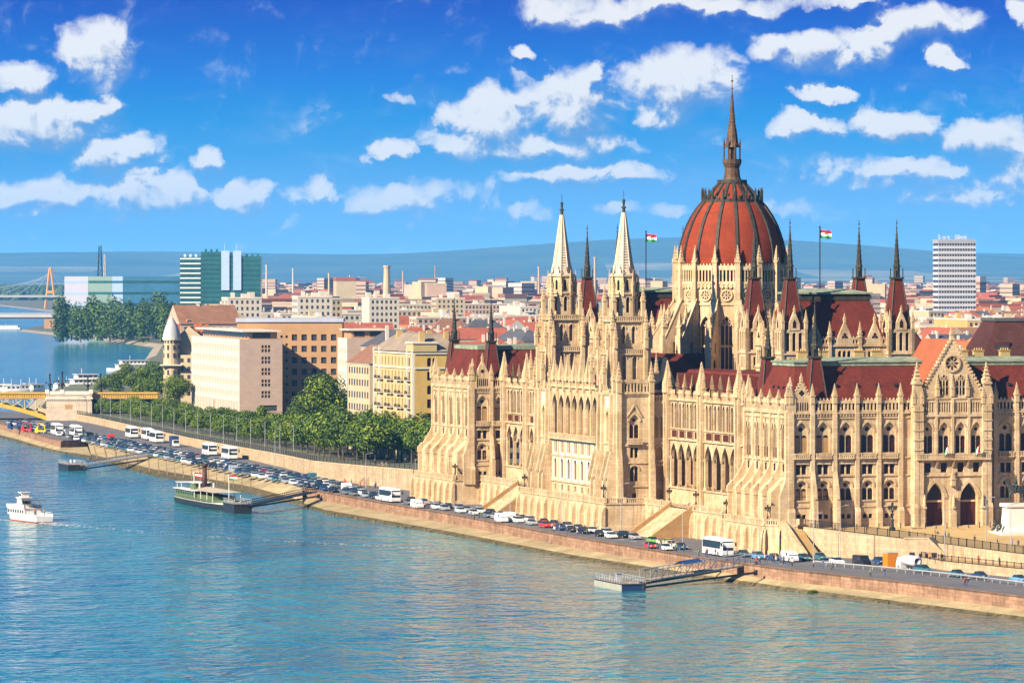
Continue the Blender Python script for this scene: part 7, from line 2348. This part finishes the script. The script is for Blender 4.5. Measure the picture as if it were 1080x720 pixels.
def person_mesh(walk):
    s = .22 * walk
    v = [(0, 0, .95, .15, .11), (0, 0, 1.15, .14, .10), (0, 0, 1.38, .17, .11), (0, 0, 1.50, .06), (0, .01, 1.60, .09, .10), (0, .01, 1.70, .085, .095), (0, 0, 1.775, .05),
         (-.10, 0, .90, .09), (-.11, s * .6, .50, .065), (-.11, s * .3, .10, .05), (-.11, s * .3 + .15, .04, .045), (.10, 0, .90, .09), (.11, -s * .3, .50, .065), (.11, -s * 1.3, .10, .05), (.11, -s * 1.3 + .15, .04, .045),
         (-.20, 0, 1.42, .06), (-.26, -s * .5, 1.16, .047), (-.27, s * .2, .92, .036), (-.27, s * .3 + .02, .82, .04), (.20, 0, 1.42, .06), (.26, s * .5, 1.16, .047), (.27, s * 1.0, .92, .036), (.27, s * 1.15, .83, .04)]
    e = [(0, 1), (1, 2), (2, 3), (3, 4), (4, 5), (5, 6), (0, 7), (7, 8), (8, 9), (9, 10), (0, 11), (11, 12), (12, 13), (13, 14), (2, 15), (15, 16), (16, 17), (17, 18), (2, 19), (19, 20), (20, 21), (21, 22)]
    def z(c):
        if c.z > 1.66 or (c.z > 1.54 and c.y < -.03): return 3
        if c.z > 1.47: return 2
        if abs(c.x) > .2 and c.z < 1.0: return 2
        if c.z > .93: return 0
        return 1
    return grown('person', v, e, [CLOTH['white'], CLOTH['dark'], SKIN, HAIR], z)
PEOPLE = [person_mesh(0.2), person_mesh(1.0)]
rp = random.Random(9)
pc = {}
def person(X, Y, z, place, top=None, rz=None, walk=None):
    top = top or rp.choice(['dark', 'dark', 'white', 'red', 'blue', 'white', 'green', 'orange'])
    bot = rp.choice(['dark', 'dark', 'blue'])
    w = rp.random() < .6 if walk is None else walk
    o = put('person', PEOPLE[1 if w else 0], None, (X, Y, z), rz if rz is not None else rp.random() * 6.28)
    for i, m in ((0, CLOTH[top]), (1, CLOTH[bot])):
        o.material_slots[i].link = 'OBJECT'; o.material_slots[i].material = m
    s = rp.uniform(.94, 1.05); o.scale = (s, s, s)
    key = (top, bot, w, place); k = pc.get(key, 0); pc[key] = k + 1
    tag(o, f'{"walking" if w else "standing"} person, {top} top, {bot} trousers, {place}' + (f', {ordinal(k).replace(" nearest", "").replace("nearest", "first")} such' if k else ''), 'person', 'people on the embankment')
for px, py in ((986, 567), (989, 567.5), (997, 568.5), (1000.5, 569)): person(*gp(px, py, -2.3), -2.3, 'on the plaza near the stair house')
for px, py in ((1052, 576), (1068, 577), (1074, 577.5), (1028, 573)): person(*gp(px, py, -2.7), -2.7, 'on the plaza beside the statue')
for px, py in ((918, 608), (933, 607.5), (1018, 618), (1021, 618.5), (878, 601), (858, 598), (868, 599)): person(*gp(px, py, RZ), RZ, 'below the guard rail')
for k in range(15): person(*gp(rp.uniform(794, 838), rp.uniform(592.5, 597), RZ), RZ, 'in the group at the gangway head')
for k in range(13): person(*gp(rp.uniform(736, 775), rp.uniform(584, 588), RZ), RZ, 'beside the large white coach')
for k in range(12): person(*gp(rp.uniform(680, 722), rp.uniform(576, 582), RZ), RZ, 'near the red hatchback')
for k in range(14): person(*gp(rp.uniform(575, 630), rp.uniform(557, 566), RZ), RZ, 'on the quay below the loggia')
for k in range(10): person(*gp(rp.uniform(492, 545), rp.uniform(544, 552), RZ), RZ, 'by the north broad stairway')
for k in range(14): person(*gp(rp.uniform(360, 400), rp.uniform(508, 515), RZ), RZ, 'near the narrow wall stairway')
for px, py in ((1032, 594), (1054, 596), (981, 591), (993, 592)): person(*gp(px, py, -4.6), -4.6, 'behind the spiked footway fence')

# ================================================================== equestrian statue at the right edge
sx, sy = 102.7, 994.0; SZ = -2.3
o = thing('equestrian_statue', 'dark bronze rider on horseback on a white stone pedestal at the right edge', 'statue', (sx, sy, SZ), TH)
LIME = mat('white_limestone', (.62, .58, .50), .85, .08, .5)
b = MB(); b.box(-7.6, 7.6, -5, 5, -.5, .45); b.box(-4.6, 4.6, -3.6, 3.6, .45, 1.3)
b.frust(-3.6, 3.6, -2.6, 2.6, 1.3, -3.0, 3.0, -2.2, 2.2, 2.6); b.box(-2.7, 2.7, -2.0, 2.0, 2.6, 3.0); b.frust(-2.5, 2.5, -1.9, 1.9, 3.0, -2.3, 2.3, -1.7, 1.7, 6.3); b.box(-2.8, 2.8, -2.0, 2.0, 6.3, 7.0)
b.build('pedestal', LIME, o)
hv = [(0, 0, 2.35, .62, .58), (-.9, 0, 2.45, .66, .6), (.9, 0, 2.5, .6, .62), (-1.35, 0, 2.95, .42, .3), (-1.75, 0, 3.6, .28, .2), (-2.0, 0, 3.95, .22, .17), (-2.35, 0, 3.75, .17, .14), (-2.65, 0, 3.45, .12, .1),
      (-1.0, -.32, 1.7, .26), (-1.35, -.32, 1.1, .17), (-1.1, -.32, .6, .12), (-1.15, -.32, .12, .13), (-1.0, .32, 1.7, .26), (-1.0, .32, 1.05, .16), (-1.0, .32, .5, .12), (-1.02, .32, .1, .13),
      (1.1, -.34, 1.75, .34), (1.0, -.34, 1.25, .2), (1.35, -.34, .75, .13), (1.25, -.34, .12, .13), (1.1, .34, 1.75, .34), (1.15, .34, 1.2, .2), (1.5, .34, .72, .13), (1.42, .34, .12, .13), (1.5, 0, 2.5, .2), (1.85, 0, 2.0, .16), (1.95, 0, 1.2, .1)]
he = [(0, 1), (0, 2), (1, 3), (3, 4), (4, 5), (5, 6), (6, 7), (1, 8), (8, 9), (9, 10), (10, 11), (1, 12), (12, 13), (13, 14), (14, 15), (2, 16), (16, 17), (17, 18), (18, 19), (2, 20), (20, 21), (21, 22), (22, 23), (2, 24), (24, 25), (25, 26)]
put('horse', grown('horse', hv, he, [BRONZE], lambda c: 0, 2), o, (0, 0, 7.0), 0, (1.22, 1.22, 1.22))
rv = [(0, 0, 3.05, .3, .26), (0, 0, 3.5, .27, .22), (-.02, 0, 3.95, .32, .24), (-.03, 0, 4.22, .12), (-.05, 0, 4.45, .18), (-.03, 0, 4.68, .15), (-.1, -.42, 2.85, .2), (-.45, -.62, 2.3, .14), (-.3, -.64, 1.75, .11), (-.55, -.66, 1.62, .09), (-.1, .42, 2.85, .2), (-.45, .62, 2.3, .14), (-.3, .64, 1.75, .11), (-.55, .66, 1.62, .09),
      (-.05, -.4, 4.0, .14), (-.25, -.5, 3.55, .11), (-.7, -.25, 3.4, .08), (-.05, .4, 4.0, .14), (-.2, .52, 3.55, .11), (-.65, .3, 3.4, .08)]
re_ = [(0, 1), (1, 2), (2, 3), (3, 4), (4, 5), (0, 6), (6, 7), (7, 8), (8, 9), (0, 10), (10, 11), (11, 12), (12, 13), (2, 14), (14, 15), (15, 16), (2, 17), (17, 18), (18, 19)]
put('rider', grown('rider', rv, re_, [BRONZE], lambda c: 0, 2), o, (0, 0, 7.0), 0, (1.22, 1.22, 1.22))
for (x, y, q) in ((-4.0, -1.6, 0), (-4.0, 1.4, 1)):
    f = grown('figure', [(0, 0, .5, .34, .3), (0, 0, 1.0, .3, .26), (-.05, 0, 1.5, .34, .26), (-.05, 0, 1.8, .13), (-.08, 0, 2.05, .18), (-.05, 0, 2.28, .15), (-.5, -.2, .55, .22), (-.85, -.2, .1, .16), (-.5, .2, .55, .22), (-.85, .2, .1, .16), (-.1, -.42, 1.5, .14), (-.45, -.4, 1.1, .11), (-.1, .42, 1.5, .14), (-.5, .35, 1.0, .11)],
              [(0, 1), (1, 2), (2, 3), (3, 4), (4, 5), (0, 6), (6, 7), (0, 8), (8, 9), (2, 10), (10, 11), (2, 12), (12, 13)], [BRONZE], lambda c: 0, 2)
    put('seated_figure', f, o, (x, y, 1.3))

# ================================================================== boats and landing stages
BW = mat('white_boat_paint', (.66, .63, .58), .4, .05); BK = mat('black_hull_paint', (.022, .024, .028), .45, .2); BG = mat('green_ship_paint', (.10, .14, .065), .6, .15, .8); AWN = mat('beige_awning', (.36, .30, .22), .9, .08); DECK = mat('deck_planks', (.30, .23, .15), .8, .15, 1.0); RUST = mat('brown_funnel_paint', (.07, .035, .025), .6, .2); BOATR = mat('red_boot_paint', (.28, .06, .04), .6, .2)
def hull(b, L, Wd, z0, z1, m, bow=.28, stern=.85, flare=.12, n=14):
    secs = []
    for i in range(n + 1):
        t_ = i / n; x = -L / 2 + L * t_
        w = Wd / 2 * (stern + (1 - stern) * min(1, t_ / .25)) if t_ < .25 else (Wd / 2 if t_ < 1 - bow else Wd / 2 * max(.03, cos((t_ - 1 + bow) / bow * pi / 2) ** .75))
        sh = .5 * max(0, t_ - .6) ** 2 * L * .12
        secs.append((x, [(-w * .78, z0), (w * .78, z0), (w * (1 - flare * .2), (z0 + z1) / 2), (w, z1 + sh), (-w, z1 + sh), (-w * (1 - flare * .2), (z0 + z1) / 2)]))
    loft(b, secs, m)
# excursion boat heading upstream, away from the camera
bx, by = gp(31, 551, WZ)
o = thing('excursion_boat', 'white two-deck excursion boat with passengers and a wake, on the open river', 'boat', (bx - 1, by + 8, WZ), radians(118))
o.scale = (.86, .86, .9)
b = MB(); hull(b, 24, 6, -.6, 1.7, 0); b.build('hull', BW, o)
b = MB(); hull(b, 24.1, 6.06, -.5, .32, 0); b.build('boot_stripe', BOATR, o)
b = MB(); b.box(-3, 9.4, -2.6, 2.6, 1.7, 3.5, 0); b.box(-3.2, 9.8, -2.75, 2.75, 3.5, 3.62, 0)
for s in (-1, 1): b.box(-3.2, 9.8, s * 2.75 - .04, s * 2.75 + .04, 3.6, 4.5, 0)
b.box(9.72, 9.8, -2.75, 2.75, 3.6, 4.5, 0)
b.build('cabin', BW, o)
for s in (-1, 1):
    for k in range(7):
        w = MB(); w.box(-.55, .55, -.03, .03, 0, .9); w.build('cabin_window', CARGL, o, False, (-2 + k * 1.75, s * 2.62, 2.25))
b = MB(); b.box(1.5, 5.0, -1.5, 1.5, 3.6, 6.2, 0); b.box(1.2, 5.4, -1.8, 1.8, 6.2, 6.4, 0); b.box(2.4, 4.2, -1.2, 1.2, 6.4, 7.7, 0); b.box(2.1, 4.6, -1.5, 1.5, 7.7, 7.85, 0); b.build('wheelhouse', BW, o)
for y in (-1.23, 1.23):
    w = MB(); w.box(2.6, 4.0, -.03, .03, 6.75, 7.4); w.build('wheelhouse_window', CARGL, o, False, (0, y, 0))
w = MB(); w.box(1.46, 1.52, -1.2, 1.2, 4.6, 5.8); w.build('wheelhouse_window', CARGL, o)
b = MB(); b.box(-6.6, 1.4, -2.6, 2.6, 5.85, 5.98)
for x in (-6.4, -2.6, 1):
    for s in (-1, 1): b.bar((x, s * 2.4, 1.7), (x, s * 2.4, 5.9), .05)
b.build('canopy', mat('dark_canopy', (.10, .12, .14), .7, .1), o)
b = MB()
for s in (-1, 1):
    b.bar((-11.6, s * 2.5, 2.7), (-3, s * 2.8, 2.7), .045); b.box(-11.8, -3, s * 2.62 - .03, s * 2.62 + .03, 1.6, 2.3)
    for k in range(6): b.bar((-11.5 + k * 1.6, s * 2.55, 1.7), (-11.5 + k * 1.6, s * 2.55, 2.7), .04)
b.bar((-11.6, -2.5, 2.7), (-11.6, 2.5, 2.7), .045); b.build('railing', BW, o)
cA, sA = cos(radians(118)), sin(radians(118))
for (x, y, c) in ((-9.6, -1.2, 'orange'), (-8.4, .9, 'yellow'), (-6.0, -.6, 'dark'), (-10.4, 1.4, 'orange'), (-4.6, 1.6, 'red')):
    person(bx - 2 + x * cA - y * sA, by + 8 + x * sA + y * cA, WZ + 1.75, 'on the excursion boat stern', c, None, False)
fo = mat('wake_foam', (.62, .64, .64), .9, .15, .8, world_co=True)
b = MB(); r = random.Random(3)
for k in range(420):                     # scattered foam patches of the wake and the bow wave
    t_ = r.random() ** 1.3
    x = -11.5 - 26 * t_; y = r.gauss(0, 1.3 + 3.0 * t_)
    if k > 260: x = -12 - 150 * r.random(); y = -.0016 * (x + 12) ** 2 + r.gauss(0, 1.6)
    if k % 3 == 0 and k < 260: x, y = r.uniform(-12, 11), r.choice((-1, 1)) * (3.2 + abs(r.gauss(0, .35)))
    s = r.uniform(.15, .7) * (1 - .6 * t_) * (1 if k < 261 else .8)
    b.face([(x + s * 2.2 * cos(a) * r.uniform(.6, 1), y + s * .7 * sin(a) * r.uniform(.6, 1), .03 + .0006 * k) for a in [i * pi / 3 for i in range(6)]])
tag(b.build('wake_foam', fo, None, False, (bx - 2, by + 8, WZ), radians(118)), kind='stuff')

# moored steamship
def steamer():
    near, farp = gp(246, 539, WZ), gp(190, 528.5, WZ)
    cx, cy = (near[0] + farp[0]) / 2 + 1.0, (near[1] + farp[1]) / 2
    ang = math.atan2(near[1] - farp[1], near[0] - farp[0])
    o = thing('steamship', 'old green steamship with brown funnel and beige awning moored at the quay', 'ship', (cx, cy, WZ), ang); o.scale = (.96, .95, .72)
    b = MB(); hull(b, 54, 9, -1, 2.0, 0, .3, .8); b.build('hull', BK, o)
    b = MB(); hull(b, 54.2, 9.1, 1.85, 2.15, 0, .3, .8); b.build('white_rubbing_strake', BW, o)
    b = MB(); hull(b, 53.6, 8.7, 2.2, 3.1, 0, .3, .8); b.build('bulwark', BG, o)
    b = MB(); b.box(-25, -4, -3.6, 3.6, 2.2, 5.4, 0); b.box(-25.6, -3, -4.2, 4.2, 5.4, 5.6, 1); b.box(-2, 16, -3.2, 3.2, 2.2, 4.4, 0); b.build('deckhouse', [BG, BW], o)
    for s in (-1, 1):
        for k in range(10):
            w = MB(); w.box(-.5, .5, -.03, .03, 0, 1.0); w.build('deckhouse_window', CARGL, o, False, (-23.5 + k * 2, s * 3.63, 3.7))
    w = MB()
    for y in (-2.2, 0, 2.2): w.box(-3.97, -3.93, y - .7, y + .7, 3.4, 4.8)
    w.build('front_window', CARGL, o)
    b = MB(); b.frust(-2.5, 19, -4.1, 4.1, 6.0, -2.0, 18.5, -.5, .5, 7.0, 0, bottom=True); b.build('awning', AWN, o)
    b = MB()
    for x in (-2, 5, 12, 18.5):
        for s in (-1, 1): b.bar((x, s * 3.9, 2.2), (x, s * 3.9, 6.1), .08)
    b.build('awning_posts', BW, o)
    b = MB(); b.cone(-6, 0, 5.2, 14.6, .75, .62, 16); b.cone(-6, 0, 14.0, 15.2, .85, .8, 16); b.build('funnel', RUST, o, True)
    b = MB(); b.box(-13, -8, -2.4, 2.4, 5.6, 8.0, 0); b.box(-13.5, -7.5, -2.8, 2.8, 8.0, 8.2, 1); b.build('bridge_house', [BG, BW], o)
    w = MB(); w.box(-7.98, -7.94, -1.9, 1.9, 6.7, 7.6); w.build('bridge_window', CARGL, o)
    b = MB(); b.cone(-3.5, 2, 5.4, 8.2, .28, .28, 8); b.cone(-3.5, -2, 5.4, 8.2, .28, .28, 8); b.box(-26, -20, -3.4, 3.4, 7.6, 7.75); b.bar((-25.5, -3, 5.5), (-25.5, -3, 7.6), .07); b.bar((-25.5, 3, 5.5), (-25.5, 3, 7.6), .07); b.bar((-20.5, -3, 5.5), (-20.5, -3, 7.6), .07); b.build('fittings', BW, o)
    for (x, h, c3) in ((-18, 11.5, (F_RED, F_WHITE, F_RED)), (21, 12.6, (F_RED, F_WHITE, F_GREEN))):
        b = MB(); b.bar((x, 0, 2), (x, 0, h), .11); st_ = b.build('mast', BW, o)
        f = MB()
        for k in range(3):
            for i in range(4):
                f.add([(i * .55, .2 * sin(i), h - .1 - k * .6 - i * .06), ((i + 1) * .55, .2 * sin(i + 1), h - .1 - k * .6 - (i + 1) * .06), ((i + 1) * .55, .2 * sin(i + 1), h - .7 - k * .6 - (i + 1) * .06), (i * .55, .2 * sin(i), h - .7 - k * .6 - i * .06)], [(0, 1, 2, 3)], k)
        fo_ = f.build('flag', list(c3), st_, False, (x, 0, 0)); fo_.rotation_euler = (0, 0, -ang)
steamer()
def pontoon(name, label, px, py, L, Wd, h, rails=True, col=BK, cat='pontoon'):
    X, Y = gp(px, py, WZ)
    o = thing(name, label, cat, (X, Y, WZ), TH)            # near west corner, stretching north and east
    b = MB(); b.box(0, Wd, 0, L, -.6, h, 0); b.box(-.08, Wd + .08, -.08, L + .08, h - .3, h - .1, 1); b.build('hull', [col, BK], o)
    b = MB(); b.face([(.1, .1, h + .01), (Wd - .1, .1, h + .01), (Wd - .1, L - .1, h + .01), (.1, L - .1, h + .01)]); b.build('deck', DECK, o)
    if rails:
        b = MB()
        for (p, q) in (((0, 0), (Wd, 0)), ((0, 0), (0, L)), ((Wd, 0), (Wd, L)), ((0, L), (Wd, L))):
            n = max(2, int(math.hypot(q[0] - p[0], q[1] - p[1]) / 1.5))
            for z in (.55, 1.1): b.bar((p[0], p[1], h + z), (q[0], q[1], h + z), .05, 0, 4)
            for k in range(n + 1):
                x, y = p[0] + (q[0] - p[0]) * k / n, p[1] + (q[1] - p[1]) * k / n
                b.bar((x, y, h), (x, y, h + 1.1), .05, 0, 4)
        b.build('railing', GALV, o)
    return o
P_ = pontoon('landing_pontoon', 'dark floating pontoon at the left, linked to the sloping bank', 72, 496.5, 15, 5.6, 1.9)
b = MB(); b.box(1, 1.5, 2, 2.6, 2.4, 3.4); b.box(3, 3.6, 6, 6.6, 2.4, 3.2); b.build('bollard', BW, P_)
pontoon('moored_pontoon', 'small black pontoon between the steamship and its gangway', 247, 541.5, 12, 4.6, 2.4)
P_ = pontoon('boat_landing', 'long landing pontoon with white railings and dark blue end at the right', 656, 623, 17, 4.8, 1.35, True, mat('navy_paint', (.02, .04, .10), .4, .1), 'landing stage')
b = MB(); b.box(-.1, -.02, 0, 17, -.2, 1.15); b.build('side_plating', mat('grey_green_paint', (.30, .30, .24), .7, .15), P_)
b = MB(); b.box(1.6, 2.6, 8, 9.0, 1.35, 2.9); b.box(1.4, 2.8, 7.8, 9.2, 2.9, 3.0); b.build('ticket_kiosk', GALV, P_)
def gangway(name, label, a, c, w, m, truss, hgt=1.2, roof=None):
    a, c = Vector(a), Vector(c)
    d = c - a; L = d.length
    o = thing(name, label, 'gangway', tuple(a), math.atan2(d.y, d.x))
    rise = d.z; Lh = math.hypot(d.x, d.y)
    b = MB()
    N = max(3, int(Lh / 1.6))
    for s in (-1, 1):
        y = s * w / 2
        b.bar((0, y, 0), (Lh, y, rise), .14, 0, 4); b.bar((0, y, hgt), (Lh, y, rise + hgt), .09, 0, 4)
        for k in range(N + 1):
            x, z = Lh * k / N, rise * k / N
            b.bar((x, y, z), (x, y, z + hgt), .06, 0, 4)
            if truss and k < N: b.bar((x, y, z + (hgt if k % 2 else 0)), (Lh * (k + 1) / N, y, rise * (k + 1) / N + (0 if k % 2 else hgt)), .05, 0, 4)
    b.build('truss_frame', m, o)
    b = MB(); b.add([(0, -w / 2, .1), (Lh, -w / 2, rise + .1), (Lh, w / 2, rise + .1), (0, w / 2, .1), (0, -w / 2, -.15), (Lh, -w / 2, rise - .15), (Lh, w / 2, rise - .15), (0, w / 2, -.15)], [(0, 1, 2, 3), (4, 5, 6, 7), (0, 1, 5, 4), (2, 3, 7, 6)]); b.build('walkway', m if not truss else DECK, o)
    if roof:
        b = MB(); x0, x1 = Lh * roof[0], Lh * roof[1]; z0, z1 = rise * roof[0] + hgt, rise * roof[1] + hgt
        b.add([(x0, -w / 2, z0), (x1, -w / 2, z1), (x1, 0, z1 + .7), (x0, 0, z0 + .7), (x0, w / 2, z0), (x1, w / 2, z1)], [(0, 1, 2, 3), (3, 2, 5, 4)]); b.build('banner_cover', PAINTS['dark blue'], o)
def P3(px, py, z): return gp(px, py, z) + (z,)
gangway('steel_gangway', 'long grey lattice gangway sloping from quay to the right landing pontoon', P3(680, 611.5, WZ + 1.4), P3(792, 594, RZ + .1), 3.0, GALV, True, 2.0, (.32, .5))
gangway('black_gangway', 'straight black gangway from the quay corner to the steamship pontoon', P3(260, 533, WZ + 2.2), P3(329, 518.5, RZ + .2), 2.6, BK, False, 1.0)
gangway('thin_gangway', 'thin grey gangway from the sloping bank to the left pontoon', P3(88, 491, WZ + 2.2), P3(163, 479, RZ), 1.6, GALV, True, 1.1)
for a, c, m, lab in ((P3(676, 615.5, WZ + 1.2), P3(772, 599.5, WZ + 1.6), BK, 'upper mooring boom under the lattice gangway'), (P3(679, 619, WZ + 1.2), P3(797, 603.5, RZ - .8), BK, 'lower mooring boom from the right landing pontoon to the quay wall'), (P3(263, 534.5, WZ + 1.2), P3(336, 523, RZ - .6), BK, 'dark mooring boom under the black gangway'), (P3(90, 494, WZ + 1.0), P3(168, 482.5, RZ - 1), BK, 'dark mooring boom beside the thin gangway')):
    b = MB(); d = Vector(c) - Vector(a); b.bar((0, 0, 0), tuple(d), .22, 0, 8); b.cone(d.x, d.y, d.z - .5, d.z + .5, .4, .4, 8); b.cone(0, 0, -.4, .4, .35, .35, 8)
    tag(b.build('mooring_boom', m, None, False, a), lab, 'mooring boom')
# boats beyond the bridge
def far_boat(px, py, L, Wd, decks, ang, lab, small=False):
    X, Y = gp(px, py, WZ)
    o = thing('motor_yacht' if small else 'river_cruise_ship', lab, 'boat', (X, Y, WZ), ang, 'boats moored beyond the bridge')
    b = MB(); hull(b, L, Wd, -.5, 1.6, 0); b.build('hull', BW, o)
    for d in range(decks):
        b = MB(); x0, x1 = -L * .42 + d * 1.5, L * .28 - d * L * .08; z = 1.6 + d * 2.5
        b.box(x0, x1, -Wd * .42 + d * .2, Wd * .42 - d * .2, z, z + 2.3, 0); b.box(x0 - .4, x1 + .8, -Wd * .46, Wd * .46, z + 2.3, z + 2.5, 0)
        n = max(3, int((x1 - x0) / 2.4))
        for k in range(n):
            for s in (-1, 1): b.box(x0 + (k + .2) * (x1 - x0) / n, x0 + (k + .8) * (x1 - x0) / n, s * (Wd * .42 - d * .2) - .04, s * (Wd * .42 - d * .2) + .04, z + .9, z + 1.8, 1)
        b.build('deckhouse', [BW, CARGL], o)
    b = MB(); b.bar((0, 0, 1.6 + decks * 2.5), (0, 0, 4.6 + decks * 2.5), .1); b.build('mast', BW, o)
far_boat(86, 413, 26, 8, 3, radians(205), 'large white multi-deck cruise ship behind the bridge pier columns')
far_boat(137, 391, 30, 8, 2, radians(200), 'white cruise ship beyond the park trees')
for i, (px, py, L) in enumerate(((4, 413, 9), (12, 414.5, 10), (22, 414, 9), (31, 412.5, 9), (38, 413.5, 11), (62, 412, 9), (70, 411.5, 8))):
    far_boat(px, py, L, 3.4, 1, radians(190 + 9 * i), f'small white yacht behind the yellow bridge, {ordinal(i).replace(" nearest", "").replace("nearest", "first")} from the left', True)
far_boat(6, 347, 34, 7, 1, radians(170), 'dark low barge on the far water at the left edge')
# bush on the quay foot
for (px, py, s, lab) in ((587, 575.5, .42, 'green bush growing from the quay wall below the loggia'), (859, 626, .3, 'small green bush at the sandy quay foot near the right'), (836, 614, .2, 'tiny tuft on the quay wall foot')):
    X, Y = gp(px, py, -8.6)
    cm, tm = tree_proto('street', 1)
    o = thing('wall_bush', lab, 'bush', (X, Y + 3, -9.0), 0); o.scale = (s, s * .8, s * .4); put('foliage', cm, o); put('stem', tm, o)
